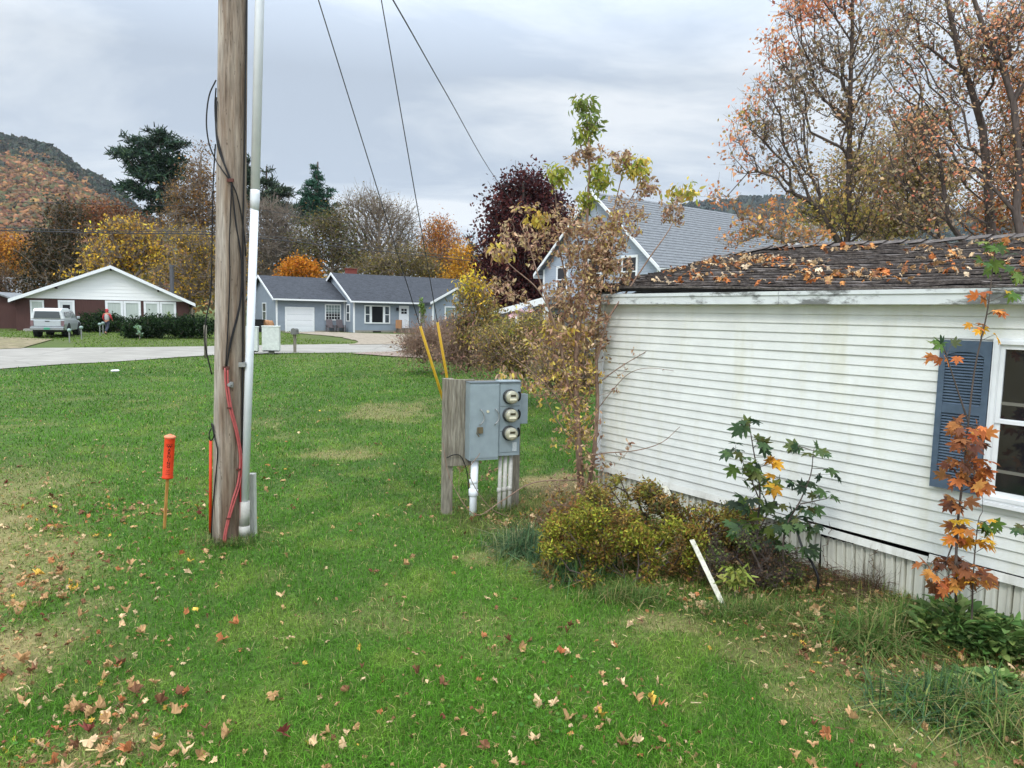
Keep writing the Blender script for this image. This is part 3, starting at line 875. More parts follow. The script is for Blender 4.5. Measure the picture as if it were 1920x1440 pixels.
tc = n.nodes.new('ShaderNodeTexCoord'); sx_ = n.nodes.new('ShaderNodeSeparateXYZ'); n.links.new(tc.outputs['Object'], sx_.inputs[0])
nz_ = n.nodes.new('ShaderNodeTexNoise'); nz_.inputs['Scale'].default_value = 1.3; nz_.inputs['Detail'].default_value = 6; mp = n.nodes.new('ShaderNodeMapping'); mp.inputs['Scale'].default_value = (7, 7, .5)
n.links.new(tc.outputs['Object'], mp.inputs[0]); n.links.new(mp.outputs[0], nz_.inputs['Vector'])
def _m(op, a, b_, clamp=False):
    q = n.nodes.new('ShaderNodeMath'); q.operation = op; q.use_clamp = clamp
    for i, v in enumerate((a, b_)):
        if isinstance(v, (int, float)): q.inputs[i].default_value = v
        else: n.links.new(v, q.inputs[i])
    return q.outputs[0]
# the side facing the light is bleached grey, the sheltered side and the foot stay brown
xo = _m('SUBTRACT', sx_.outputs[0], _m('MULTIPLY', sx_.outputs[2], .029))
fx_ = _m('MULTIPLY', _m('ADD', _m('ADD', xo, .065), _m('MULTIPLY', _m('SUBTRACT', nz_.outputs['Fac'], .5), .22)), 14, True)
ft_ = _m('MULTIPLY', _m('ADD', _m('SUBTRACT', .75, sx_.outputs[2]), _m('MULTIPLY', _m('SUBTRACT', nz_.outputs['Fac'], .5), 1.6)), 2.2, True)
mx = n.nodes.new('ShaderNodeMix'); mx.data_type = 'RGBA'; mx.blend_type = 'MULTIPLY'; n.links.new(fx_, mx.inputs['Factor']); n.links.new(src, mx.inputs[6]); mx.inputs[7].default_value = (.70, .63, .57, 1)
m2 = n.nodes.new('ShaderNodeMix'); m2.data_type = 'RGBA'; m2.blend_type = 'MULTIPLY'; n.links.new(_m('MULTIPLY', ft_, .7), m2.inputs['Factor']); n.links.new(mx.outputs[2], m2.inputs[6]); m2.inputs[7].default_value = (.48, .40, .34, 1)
nz2 = n.nodes.new('ShaderNodeTexNoise'); nz2.inputs['Scale'].default_value = 1.0; nz2.inputs['Detail'].default_value = 9; nz2.inputs['Roughness'].default_value = .7; mp2 = n.nodes.new('ShaderNodeMapping'); mp2.inputs['Scale'].default_value = (38, 38, 1.6)
n.links.new(tc.outputs['Object'], mp2.inputs[0]); n.links.new(mp2.outputs[0], nz2.inputs['Vector'])
crk = _m('MULTIPLY', _m('SUBTRACT', nz2.outputs['Fac'], .55), 9, True)
nz3 = n.nodes.new('ShaderNodeTexNoise'); nz3.inputs['Scale'].default_value = 1.0; nz3.inputs['Detail'].default_value = 3; mp3 = n.nodes.new('ShaderNodeMapping'); mp3.inputs['Scale'].default_value = (50, 50, 14)
n.links.new(tc.outputs['Object'], mp3.inputs[0]); n.links.new(mp3.outputs[0], nz3.inputs['Vector'])
crk = _m('MAXIMUM', crk, _m('MULTIPLY', _m('SUBTRACT', nz3.outputs['Fac'], .66), 14, True))
m3 = n.nodes.new('ShaderNodeMix'); m3.data_type = 'RGBA'; m3.blend_type = 'MULTIPLY'; n.links.new(crk, m3.inputs['Factor']); n.links.new(m2.outputs[2], m3.inputs[6]); m3.inputs[7].default_value = (.42, .38, .35, 1)
n.links.new(m3.outputs[2], b.inputs['Base Color'])
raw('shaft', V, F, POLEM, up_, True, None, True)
# riser conduit
def along(pts_px, Y):   # surveyed on photo at the pole's distance
    return [PY(x, y, Y) for x, y in pts_px]
YC = PYY - .02
cb = G(459, 1020)
c0 = PY(458, 1006, YC - .02); c1 = PY(458.5, 940, YC - .02); c2 = PY(478, 370, YC - .0); c3 = PY(488, -40, YC + .0)
CONW = mat('white_pvc', lin((222, 226, 230)), .4, var=.04, scale=3)
CONG = mat('grey_pvc', lin((168, 166, 158)), .5, var=.12, scale=6)
m_ = MB(); cdir = (c3 - c2) / np.linalg.norm(c3 - c2)
m_.tube([c1, c2], [.0445, .0445], 20); m_.build('conduit', CONW, up_, True, True)
m_ = MB(); m_.tube([c2, c2 + cdir * 4.6], .048, 20); m_.build('conduit', CONW, up_, True, True)
m_ = MB(); m_.tube([c2 - cdir * .14, c2 - cdir * .02, c2 + cdir * .03, c2 + cdir * .08], [.045, .051, .051, .0485], 20); m_.build('coupling', CONW, up_, True, True)
m_ = MB(); m_.tube([c0 + [0, 0, .12], c1], .058, 20)
m_.tube([c0 + [0, 0, .01], c0 + [0, 0, .13]], .062, 20); m_.build('expansion_sleeve', CONG, up_, True, True)
m_ = MB(); m_.tube([c0 + [0, 0, -.3], c0 + [0, 0, .05]], .040, 16); m_.build('conduit_stub', mat('paint_chipped_pvc', lin((206, 208, 204)), .6, var=.3, scale=18, c2=lin((120, 116, 104))), up_, True, True)
# strap
sp = PY(463, 683, YC); spole = pole_at(sp[2])
m_ = MB(); m_.lathe(sp - np.array([0, 0, .03]), [(.0475, 0), (.052, 0), (.052, .06), (.0475, .06)], 20)
d_ = sp - spole; dd = np.array([d_[0], d_[1], 0]); dl = np.linalg.norm(dd); dd /= dl
m_.box(spole + dd * (dl * .5 - .03) + [0, -.07, 0], (dl + .08, .025, .05), [dd, [-dd[1], dd[0], 0], [0, 0, 1]])
m_.build('strap', GALV, up_, True)
# bolt
bp = PY(432, 721, PYY - .155)
m_ = MB(); m_.box(bp, (.06, .02, .06)); m_.lathe(bp - [0, .01, 0], [(.02, 0), (.02, .03)], 6, [[1, 0, 0], [0, 0, 1], [0, -1, 0]]); m_.build('bolt', GALV, up_, True)
def polepath(px_, out=.0):
    res = []
    for x, y in px_:
        d = ray(x, y); p = PY(x, y, PYY - .16)
        for _ in range(4):
            c = pole_at(p[2]); rr = pr_(p[2]) + .017 + out
            o2 = cO[:2] - c[:2]; A = d[0] ** 2 + d[1] ** 2; B = o2 @ d[:2]; Cq = o2 @ o2 - rr * rr
            disc = B * B - A * Cq
            t = (-B - math.sqrt(disc)) / A if disc > 0 else -B / A
            p = cO + d * t
        res.append(p)
    return res
def smooth(pts, k=4):
    pts = [np.array(p) for p in pts]; out = []
    P_ = [2 * pts[0] - pts[1]] + pts + [2 * pts[-1] - pts[-2]]
    for i in range(1, len(P_) - 2):
        for j in range(k):
            t = j / k; a, b, c, d = P_[i - 1], P_[i], P_[i + 1], P_[i + 2]
            out.append(.5 * ((2 * b) + (-a + c) * t + (2 * a - 5 * b + 4 * c - d) * t * t + (-a + 3 * b - 3 * c + d) * t ** 3))
    out.append(pts[-1]); return out
REDC = mat('faded_red_cable', lin((168, 84, 82)), .5, var=.15, scale=8)
for pth in ([(422, 690), (423, 720), (430, 765), (441, 805), (448, 840), (450, 868), (446, 905), (437, 935), (428, 970), (421, 1000), (419, 1018)],
            [(427, 690), (428, 722), (434, 765), (444, 803), (451, 840), (453, 870), (450, 905), (441, 937), (431, 970), (424, 1000), (423, 1018)]):
    m_ = MB(); m_.tube(smooth(polepath(pth)), .011, 8); m_.build('red_cable', REDC, up_, True, True)
m_ = MB(); m_.tube(smooth(polepath([(451, 1006), (451, 960), (451, 900), (452, 860)])), .009, 8); m_.build('red_cable', mat('red_jacket', lin((150, 40, 44)), .5), up_, True, True)
CAB = mat('black_cable', lin((28, 27, 28)), .5)
for pth in ([(405, 150), (392, 180), (387, 225), (391, 265), (402, 295), (416, 318), (431, 338), (443, 362), (452, 400), (458, 440), (461, 480)],
            [(405, 165), (403, 200), (405, 240), (410, 280), (420, 308), (432, 336), (437, 372), (443, 420), (450, 470), (455, 520), (449, 580), (434, 640), (424, 690)],
            [(406, 182), (404, 215), (406, 260), (413, 290), (424, 315), (433, 345), (432, 400), (430, 460), (431, 520), (428, 600), (423, 690)],
            [(407, 190), (405, 240), (408, 262), (422, 312), (434, 348), (442, 420), (452, 478), (451, 560), (432, 640), (425, 688)],
            [(404, 270), (402, 300), (400, 340), (398, 420), (397, 500), (394, 560), (386, 600), (384, 640), (389, 668), (397, 702)],
            [(396, 803), (392, 815), (395, 826), (401, 818), (400, 800), (397, 796), (405, 830), (408, 850), (404, 900), (399, 950), (396, 1010)],
            [(463, -20), (461, 100), (459, 250), (456, 420), (456, 560), (455, 700), (454, 850)]):
    m_ = MB(); m_.tube(smooth(polepath(pth), 5), .0075 if pth[0][1] != -20 else .009, 6); m_.build('black_cable', CAB, up_, True, True)
for x, y, sz_ in ((424, 690, (.07, .02, .035)), (432, 338, (.07, .02, .035)), (430, 765, (.045, .03, .02)), (447, 880, (.045, .03, .02)), (428, 972, (.045, .03, .02))):
    m_ = MB(); m_.box(polepath([(x, y)])[0], sz_); m_.build('cable_clip', mat('rusty_clip', lin((84, 48, 40)), .7), up_, True)
# crossarm above the frame (carries the guys)
m_ = MB(); ca = pole_at(float(P(544, -982, 7.05)[2])); m_.box(ca + [.0, -.16, 0], (2.4, .1, .12)); m_.build('crossarm', WOODG, up_, True)
# short grey stake behind the conduit
g = G(474, 1007)
m_ = MB(); zt2 = PY(474, 888, g[1])[2]; m_.b2(g[0] - .036, g[0] + .036, g[1] - .03, g[1] + .05, -.1, zt2); m_.add([], [])
o = m_.build('wooden_stake', mat('pale_grey_plank', lin((182, 182, 174)), .9, var=.2, scale=5, stretch=(5, 5, .6), bump=.5), None, False, False, .006, origin=(g[0], g[1], 0)); tag(o, 'short grey plank stake behind the white conduit at the pole foot', 'stake')
# orange rod at the pole
g = G(394, 1000); tpo = PY(395, 826, g[1])
m_ = MB(); m_.tube([(g[0], g[1], -.1), tpo], .017, 12)
ORG = mat('orange_marker_plastic', lin((206, 62, 24)), .5, var=.12, scale=4)
o = m_.build('marker_rod', ORG, None, False, True, origin=(g[0], g[1], 0)); tag(o, 'thin plain orange rod standing against the left side of the utility pole', 'marker rod')
# warning marker on a stake
g = G(306, 992); t1 = PY(314, 897, g[1]); t2 = PY(319, 815, g[1])
wm = thing('warning_marker', 'orange warning tube on a slim wooden stake in the grass', 'warning marker', g)
axz = (t2 - t1) / np.linalg.norm(t2 - t1); axx = np.cross([0, 1, 0], axz); axx /= np.linalg.norm(axx); axy = np.cross(axz, axx)
m_ = MB(); m_.tube([g + [0, 0, -.15], t1 + axz * .1], .019, 4); m_.build('stake', mat('raw_stake_wood', lin((172, 124, 66)), .85, var=.25, scale=6, stretch=(4, 4, .6)), wm, True)
Lt = np.linalg.norm(t2 - t1)
m_ = MB(); m_.lathe(t1, [(.052, 0), (.064, .006), (.064, .02), (.058, .028), (.058, Lt - .05), (.058, Lt - .041)], 24, [axx, axy, axz]); m_.build('tube', ORG, wm, True, True)
m_ = MB(); m_.lathe(t1, [(.060, Lt - .04), (.066, Lt - .034), (.066, Lt - .02), (.04, Lt - .006), (.018, Lt - .004), (.018, Lt + .006), (.0, Lt + .008)], 24, [axx, axy, axz]); m_.build('cap', mat('faded_orange_cap', lin((222, 132, 96)), .6), wm, True, True)
def text_mesh(body, size, m, parent, origin, ax, ay, rot90=False, ext=.0006, curveR=None, sx=1.0):
    cu = bpy.data.curves.new('t', 'FONT'); cu.body = body; cu.size = size; cu.align_x = 'CENTER'; cu.align_y = 'CENTER'; cu.offset = size * .014; cu.space_line = .80
    to = bpy.data.objects.new('t', cu); COL.objects.link(to)
    dg = bpy.context.evaluated_depsgraph_get(); me = bpy.data.meshes.new_from_object(to.evaluated_get(dg))
    v = np.array([q.co[:] for q in me.vertices]); f = [tuple(p.vertices) for p in me.polygons]
    bpy.data.objects.remove(to); bpy.data.curves.remove(cu); bpy.data.meshes.remove(me)
    x, y = v[:, 0] * sx, v[:, 1]
    if rot90: x, y = y.copy(), -x.copy()
    nz = np.cross(ax, ay)
    if curveR:
        an = x / curveR; pts = origin + np.outer(np.sin(an) * curveR, ax) + np.outer(y, ay) + np.outer((np.cos(an) - 1) * curveR, nz)
    else: pts = origin + np.outer(x, ax) + np.outer(y, ay)
    return raw('lettering', pts, f, m, parent, True)
INK = mat('black_ink', lin((40, 14, 12)), .7)
nzv = -axy if axy[1] > 0 else axy
to_cam = cO - t1; to_cam[2] = 0; to_cam /= np.linalg.norm(to_cam)
nzv = to_cam - axz * (to_cam @ axz); nzv /= np.linalg.norm(nzv); axr = np.cross(axz, nzv)
oc = t1 + nzv * .0592
for body, size, zc_, r90 in (('W\nA\nR\nN\nI\nN\nG', .050, .52, False), ('BURIED CABLE', .013, .80, False), ('BEFORE DIGGING', .011, .76, False), ('CALL', .012, .88, False), ('IN AREA', .011, .21, False), ('UTILITY', .013, .17, False), ('OWNER', .013, .12, False)):
    text_mesh(body, size, INK, wm, oc + axz * (Lt * zc_), axr, axz, r90, curveR=.0592)

# guys, guards and service drop
WIRE = mat('steel_wire', lin((60, 60, 62)), .5, metal=.4)
YEL = mat('yellow_guard_plastic', lin((204, 162, 44)), .45, var=.08, scale=3)
anc = G(864, 856)
ptA = pole_at(8.55)
def fit_dir(x, y, zpole=None, near=None):
    pass
tA = ptA
tB = P(544, -982, 7.05)
for lab, top_, gl_ in (('taut guy wire with yellow guard leaning furthest left behind the meter board', tA, 2.85), ('taut guy wire with the more upright yellow guard right behind the meter board', tB, 2.75)):
    gt = thing('guy_wire', lab, 'guy wire', anc, 0, 'guy wires of the utility pole')
    d_ = (top_ - anc) / np.linalg.norm(top_ - anc)
    m_ = MB(); m_.tube([anc, top_], .0075, 5); m_.build('wire', WIRE, gt, True)
    m_ = MB(); m_.tube([anc + d_ * .05, anc + d_ * gl_], [.024, .022], 10); m_.build('guard', YEL, gt, True, True)
def wire(name, label, pts, r, cat='power line', group='overhead wires'):
    m_ = MB(); m_.tube(smooth(pts, 6), r, 5); o = m_.build(name, WIRE, None, False, origin=tuple(pts[0])); tag(o, label, cat, group); return o
hs = P(1037, 470, 43)
mid = P(935, 345, 30)
wire('service_wire', 'service wire dropping from the pole top to the pale blue house', [pole_at(8.55), P(737, 0, 12.0) , P(835, 172, 18.5), P(935, 343, 31), hs], .013)
RW = [((-420, 421, 30), (-100, 429, 33), (200, 437, 37), (420, 441, 40), (640, 463, 47), (880, 489, 58), (1150, 520, 74)),
      ((-420, 416, 30), (-100, 423, 33), (200, 433, 37), (420, 436, 40), (640, 457, 47), (880, 484, 58), (1150, 515, 74)),
      ((-420, 364, 30), (-100, 375, 33), (200, 383, 37), (420, 388, 40), (520, 398, 43), (640, 416, 47), (800, 446, 54))]
for pts, lab, r_ in zip(RW, ('lowest thick black roadside wire crossing before the trees', 'thin grey roadside wire just above the lowest black one', 'topmost thin roadside wire crossing in front of the pines'), (.028, .018, .014)):
    wire('power_line', lab, [P(*q) for q in pts], r_)

# =================================================================== METER BOARD
a_ = R(21); bu = np.array([math.cos(a_), math.sin(a_), 0]); bn = np.array([math.sin(a_), -math.cos(a_), 0])
mo = G(838, 966)
mt = thing('electric_meter_stand', 'grey metal meter cabinet with three round meters on weathered plank board', 'meter stand', mo, a_)
S_ = (2.65 * FPX / 385) / FPX   # metres per photo pixel there
def mbx(u0, u1, v0, v1, z0, z1, m, name, bev=.0, par=None):
    q = MB(); q.b2(u0, u1, -v1, -v0, z0, z1); return q.build(name, m, par or mt, False, False, bev)
Zt = 1.80; Wb = 1.16
mbx(-.06, .075, -.09, 0, -.15, Zt + .01, WOODG, 'post', .006)
mbx(.97, 1.10, -.09, 0, -.15, Zt - .06, WOODG, 'post', .006)
for z0, z1, u1 in ((.62, 1.0, .33), (1.004, 1.40, .33), (1.404, Zt, 1.06)):
    pass
mbx(.0, .345, .002, .04, .66, Zt, WOODG, 'board', .004)
mbx(.348, 1.06, .002, .038, .80, Zt - .015, WOODG, 'board', .004)
mbx(.0, 1.06, -.092, -.095 + .0, .7, .8, WOODG, 'rail') if False else None
CAB_M = mat('grey_painted_steel', lin((134, 146, 150)), .42, var=.07, scale=4, spec=.45)
CZ0, CZ1 = .79, 1.79
cab = mbx(.30, .70, .04, .24, CZ0 - .03, CZ1 - .02, CAB_M, 'cabinet', .006)
mbx(.31, .69, .24, .247, CZ0 + .0, CZ1 - .045, CAB_M, 'cabinet_door', .002)
mcab = mbx(.703, 1.0, .04, .225, CZ0 + .01, CZ1, CAB_M, 'meter_housing', .006)
mbx(.715, .985, .225, .231, CZ0 + .06, CZ1 - .03, CAB_M, 'meter_cover', .002)
for z in (CZ1 - .33, CZ1 - .66): q = MB(); q.b2(.715, .985, -.2345, -.2315, z - .003, z + .003); q.build('cover_seam', mat('seam_shadow_steel', lin((84, 94, 98)), .5), mt)
q = MB(); q.b2(.293, 1.007, -.25, -.035, CZ1 - .0185, CZ1 - .012); q.build('top_flange', mat('seam_shadow_steel', lin((84, 94, 98)), .5), mt)
mbx(1.03, 1.15, .0, .12, 1.20, 1.60, CAB_M, 'side_box', .005)
GM = mat('meter_glass', lin((158, 154, 132)), .12, spec=.6, var=.2, scale=12)
RIM = mat('meter_ring', lin((60, 62, 62)), .4, metal=.3)
A_ = [[1, 0, 0], [0, 0, 1], [0, -1, 0]]
for i, z in enumerate((1.585, 1.345, 1.105)):
    u = .845
    m_ = MB(); m_.lathe((u, -.231, z), [(.098, 0), (.098, .03), (.09, .035)], 28, A_); r_ = m_.build('electric_meter', RIM, mt, False, True)
    m_ = MB(); m_.lathe((u, -.262, z), [(.084, 0), (.084, .07), (.078, .09), (.06, .098), (.0, .10)], 28, A_); m_.build('meter_glass', GM, r_, False, True)
    m_ = MB(); m_.lathe((u, -.300, z), [(.0865, 0), (.0865, .018)], 28, A_); m_.build('meter_band', GALV, r_, False, True)
    m_ = MB(); m_.b2(u - .035, u + .035, -.3665, -.3615, z + .012, z + .04); m_.build('meter_display', mat('meter_display', lin((66, 60, 44)), .3), r_)
    m_ = MB(); m_.b2(u - .045, u + .045, -.366, -.361, z - .035, z - .012); m_.build('meter_plate', mat('meter_plate', lin((224, 216, 190)), .5), r_)
    m_ = MB()
    pts = [(u + .115, -.236, z - .055), (u + .135, -.25, z - .03), (u + .14, -.25, z + .03), (u + .12, -.236, z + .065)]
    m_.tube(smooth(pts), .012, 8); m_.build('lever', BLACK, mt, False, True)
# handles
for u, z in ((.455, 1.33), (.66, 1.33)):
    m_ = MB(); yy = -.262 if u < .6 else -.258
    m_.tube(smooth([(u - .012, -.247, z + .10), (u - .012, yy - .02, z + .09), (u + .022, yy - .02, z + .03), (u + .02, yy - .02, z - .04), (u - .02, yy - .02, z - .09), (u - .02, -.247, z - .10)]), .007, 8)
    m_.build('handle', GALV, mt, False, True)
m_ = MB(); m_.lathe((.54, -.247, 1.40), [(.018, 0), (.018, .01)], 12, A_); m_.build('knockout', mat('cream_plastic', lin((196, 190, 160)), .5), mt)
m_ = MB(); m_.b2(.41, .47, -.275, -.248, 1.12, 1.20); m_.tube([(.40, -.265, 1.2), (.39, -.27, 1.12), (.42, -.27, 1.08)], .006, 6); m_.build('padlock', mat('brass_lock', lin((120, 108, 84)), .4, metal=.5), mt)
m_ = MB(); m_.b2(.895, .955, -.235, -.2325, .86, .98); m_.build('paper_tag', mat('worn_sticker', lin((190, 196, 196)), .6, var=.2, scale=30), mt)
# conduits below
m_ = MB(); m_.tube([(.395, -.14, -.2), (.395, -.14, .30), (.40, -.14, .31), (.41, -.14, CZ0 - .03)], [.048, .048, .050, .050], 16); m_.build('conduit', CONW, mt, False, True)
m_ = MB(); m_.lathe((.395, -.14, .27), [(.05, 0), (.062, .01), (.062, .09), (.05, .1)], 16); m_.lathe((.395, -.14, .44), [(.05, 0), (.056, .005), (.056, .05), (.05, .055)], 16); m_.build('coupling', CONW, mt, False, True)
CONP = mat('grey_dirty_pvc', lin((176, 174, 166)), .6, var=.15, scale=10)
for u, w in ((.76, .026), (.83, .030), (.905, .030)):
    m_ = MB(); m_.tube([(u, -.13, -.15), (u + .01, -.13, CZ0 + .01)], w, 12)
    m_.lathe((u, -.13, .22 + u * .1), [(w, 0), (w + .007, .006), (w + .007, .05), (w, .056)], 12); m_.build('conduit', CONP, mt, False, True)
m_ = MB(); m_.tube(smooth([(.05, -.06, .78), (.15, -.07, .82), (.25, -.07, .78), (.33, -.08, .55), (.36, -.10, .2), (.42, -.2, .02)]), .007, 6); m_.tube(smooth([(.395, -.16, .02), (.46, -.2, .03), (.52, -.22, -.02)]), .009, 6); m_.build('loose_cable', CAB, mt, False, True)

for c_ in mt.children:
    if c_.name in ('post', 'board'): continue
    c_.location.x -= .08

# =================================================================== ROADSIDE BOXES AND POSTS
BOXM = mat('pale_box_paint', lin((206, 210, 204)), .55, var=.10, scale=3, c2=lin((192, 196, 190)))
def util_box(xl, xr, yt, yb, yg, lab, D=None):
    g = G((xl + xr) / 2, yg); D = np.linalg.norm((g - cO) @ cF); s = D / FPX
    w = (xr - xl) * s * .86; h = (yb - yt) * s
    t = thing('utility_box', lab, 'utility box', g, R(12), 'roadside utility boxes')
    zb = (yg - yb) * s
    m_ = MB(); m_.b2(-w / 2, w / 2, -w * .35, w * .35, zb, zb + h - .05); m_.build('cabinet', BOXM, t, False, False, .02)
    m_ = MB(); m_.b2(-w / 2 - .02, w / 2 + .02, -w * .35 - .02, w * .35 + .02, zb + h - .05, zb + h); m_.build('lid', BOXM, t, False, False, .015)
    m_ = MB(); m_.b2(-w / 2 + .08, w / 2 - .08, -w * .35 - .004, -w * .35 + .01, zb - .0, zb + .02); m_.b2(-w * .46, w * .46, -w * .33, w * .33, zb - .04, zb - .003); m_.build('base_plate', mat('dark_base', lin((60, 62, 60)), .7), t)
    m_ = MB(); m_.b2(-.13, .13, -.1, .1, -.1, zb - .045); m_.build('pedestal', mat('concrete', lin((150, 148, 140)), .9, var=.2), t)
    return t
util_box(491, 527, 611, 657, 664, 'pale boxy utility cabinet on a short pedestal right of the white conduit')
util_box(457, 486, 612, 658, 664.5, 'pale boxy utility cabinet half hidden behind the white conduit')
# mailbox on post
g = G(553, 662); t = thing('mailbox', 'small grey mailbox on a slim wooden post beside the road', 'mailbox', g)
s_ = (g - cO) @ cF / FPX
m_ = MB(); m_.b2(-.06, .06, -.06, .06, -.1, 37 * s_); m_.build('post', WOODG, t)
m_ = MB(); poly = [(.16 * math.cos(t_) * .8, 0, 38 * s_ + .12 + .11 * math.sin(t_)) for t_ in np.linspace(0, PI, 9)] + [(-.128, 0, 36 * s_ - .02), (.128, 0, 36 * s_ - .02)]
poly = [(x, -.24, z) for x, _, z in poly]; m_.prism(poly, (0, .48, 0)); m_.build('box', mat('dull_grey_metal', lin((112, 112, 108)), .5, metal=.3), t)
m_ = MB(); m_.b2(-.07, .07, -.3, .3, 35 * s_, 36 * s_ - .025); m_.build('shelf', WOODG, t)
g = G(386, 671); m_ = MB(); s_ = (g - cO) @ cF / FPX
m_.tube([(g[0], g[1], g[2] - .1), (g[0], g[1], g[2] + 60 * s_), (g[0], g[1], g[2] + 62 * s_)], [.07, .065, .03], 10)
tag(m_.build('wooden_post', WOODG, None, False, True, origin=tuple(g)), 'slim grey wooden post at the road edge just left of the utility pole', 'post')
g0 = G(216, 697); m_ = MB(); rr = np.random.default_rng(5)
for i in range(5): m_.lathe(g0 + [rr.normal() * .06, rr.normal() * .04, .03], [(.0, -.02), (.08, 0), (.05, .04), (.0, .05)], 7)
tag(m_.build('crumpled_paper', WHITE, None, False, False, origin=tuple(g0)), 'scrap of crumpled white paper lying on the far lawn', 'litter')

# =================================================================== HOUSES
def clap(mb, spanf, y, z0, z1, e_=.11, lip=.018, ny=-1):
    """lap siding on the plane y (outward ny) in local house axes; spanf(z) -> (x0,x1)"""
    n = max(1, int(round((z1 - z0) / e_))); h = (z1 - z0) / n
    for k in range(n):
        a = z0 + k * h; b = a + h
        l0, r0 = spanf(a); l1, r1 = spanf(b)
        if r0 - l0 < .05: continue
        if r1 < l1: l1 = r1 = (l0 + r0) / 2
        mb.add([(l0, y + ny * lip, a), (r0, y + ny * lip, a), (r1, y + ny * .002, b), (l1, y + ny * .002, b)], [(0, 1, 2, 3) if ny < 0 else (3, 2, 1, 0)])
        mb.add([(l0, y + ny * lip, a), (r0, y + ny * lip, a), (r0, y, a), (l0, y, a)], [(3, 2, 1, 0)])
def clapx(mb, spanf, x, z0, z1, e_=.11, lip=.018, nx=-1):
    n = max(1, int(round((z1 - z0) / e_))); h = (z1 - z0) / n
    for k in range(n):
        a = z0 + k * h; b = a + h
        l0, r0 = spanf(a); l1, r1 = spanf(b)
        if r0 - l0 < .05: continue
        if r1 < l1: l1 = r1 = (l0 + r0) / 2
        mb.add([(x + nx * lip, l0, a), (x + nx * lip, r0, a), (x + nx * .002, r1, b), (x + nx * .002, l1, b)], [(3, 2, 1, 0)])
        mb.add([(x + nx * lip, l0, a), (x + nx * lip, r0, a), (x, r0, a), (x, l0, a)], [(0, 1, 2, 3)])
HG = mat('house_window_glass', lin((70, 76, 80)), .1, spec=.6, var=.35, scale=1.3)
CURT = mat('pale_curtains', lin((176, 184, 176)), .35, spec=.5, var=.12, scale=1.0, stretch=(14, 1, .3))
def window(par, x, y, z, w, h, kind_='double', gm=HG, fr=WHITE, t=.09, bars=(2, 2), ny=-1):
    m_ = MB()
    def fx(x0, x1, z0, z1, o0, o1): m_.b2(x0, x1, y + ny * o0, y + ny * o1, z0, z1)
    fx(x, x + t, z, z + h, 0, .07); fx(x + w - t, x + w, z, z + h, 0, .07); fx(x + t, x + w - t, z, z + t, 0, .07); fx(x + t, x + w - t, z + h - t, z + h, 0, .07)
    if kind_ == 'double': fx(x + t, x + w - t, z + h * .5 - .03, z + h * .5 + .03, 0, .055)
    if kind_ == 'low': fx(x + t, x + w - t, z + h * .27 - .03, z + h * .27 + .03, 0, .055)
    if kind_ == 'grid':
        nx_, nz_ = bars
        for i in range(1, nx_): fx(x + t + (w - 2 * t) * i / nx_ - .014, x + t + (w - 2 * t) * i / nx_ + .014, z + t, z + h - t, 0, .05)
        for i in range(1, nz_): fx(x + t, x + w - t, z + t + (h - 2 * t) * i / nz_ - .014, z + t + (h - 2 * t) * i / nz_ + .014, .0, .053)
    o = m_.build('window', fr, par)
    p = MB(); p.b2(x + t * .6, x + w - t * .6, y + ny * .025, y + ny * .03, z + t * .6, z + h - t * .6); p.build('pane', gm, o)
    return o
def local(t, pxl, Yl):
    """photo point -> house coordinates on the plane local y = Yl"""
    x, y = pxl; r = ray(x, y); a = t.rotation_euler[2]; l = np.array(t.location)
    nrm = np.array([-math.sin(a), math.cos(a), 0]); o2 = cO - l
    tt = (Yl - o2 @ nrm) / (r @ nrm); p = o2 + r * tt
    return float(p @ np.array([math.cos(a), math.sin(a), 0])), float(p[2])

# ---- left house: brown walls, white gable
BROWN = mat('dark_red_brown_boards', lin((78, 54, 50)), .85, var=.14, scale=1.2, stretch=(7, 7, .5))
WGB = mat('white_gable_boards', lin((232, 232, 230)), .7, var=.05, scale=.6, stretch=(.3, 1, 6))
hb = G(190, 620)
h1 = thing('house', 'low brown house with broad white front gable and metal chimney', 'house', hb, R(26))
lx, _ = local(h1, (30, 600), 0); rx, _ = local(h1, (355, 600), 0)
_, ez = local(h1, (190, 561), 0); xp, pz = local(h1, (207, 500), 0)
ez = 2.40
def lp(x, y): return local(h1, (x, y), 0)
DEP = 11.0
m_ = MB(); m_.b2(lx, rx, .0, DEP, -.3, ez + .02); m_.build('wall', BROWN, h1)
sl = (pz - ez) / (rx - xp + .1)
cxp = xp; Lx = cxp - (pz - ez) / sl * 1.0
OVH = .6
XL = local(h1, (15, 560), -OVH)[0]; XR = local(h1, (366, 560), -OVH)[0]; cxp = local(h1, (207, 497), -OVH)[0]; pz = local(h1, (207, 501), -OVH)[1]
hwL = cxp - lx; hwR = rx - cxp; rise = pz - ez
kL = (pz - ez + .0) / (cxp - XL - .6); kR = (pz - ez + .0) / (XR - cxp - .6)
zl = lambda x: pz - (kL if x < cxp else kR) * abs(x - cxp)
m_ = MB()
def spg(z):
    return (max(cxp - (pz - z) / kL, lx - .2), min(cxp + (pz - z) / kR, rx + .2))
clap(m_, spg, -.03, ez, pz - .05, .27, .022)
m_.add([(lx - .2, -.03, ez - .0), (rx + .2, -.03, ez - .0), (rx + .2, -.0, ez - .0), (lx - .2, -.0, ez - .0)], [(0, 1, 2, 3)])
m_.build('gable', WGB, h1)
DKR = mat('dark_grey_shingles', lin((50, 53, 58)), .95, var=.28, scale=2.5, bump=.4, bscale=14, stretch=(1, 1, 3), c2=lin((66, 69, 75)))
LGR = mat('grey_roofing', lin((120, 122, 124)), .9, var=.2, scale=2)
m_ = MB(); ovh = OVH; th = .10
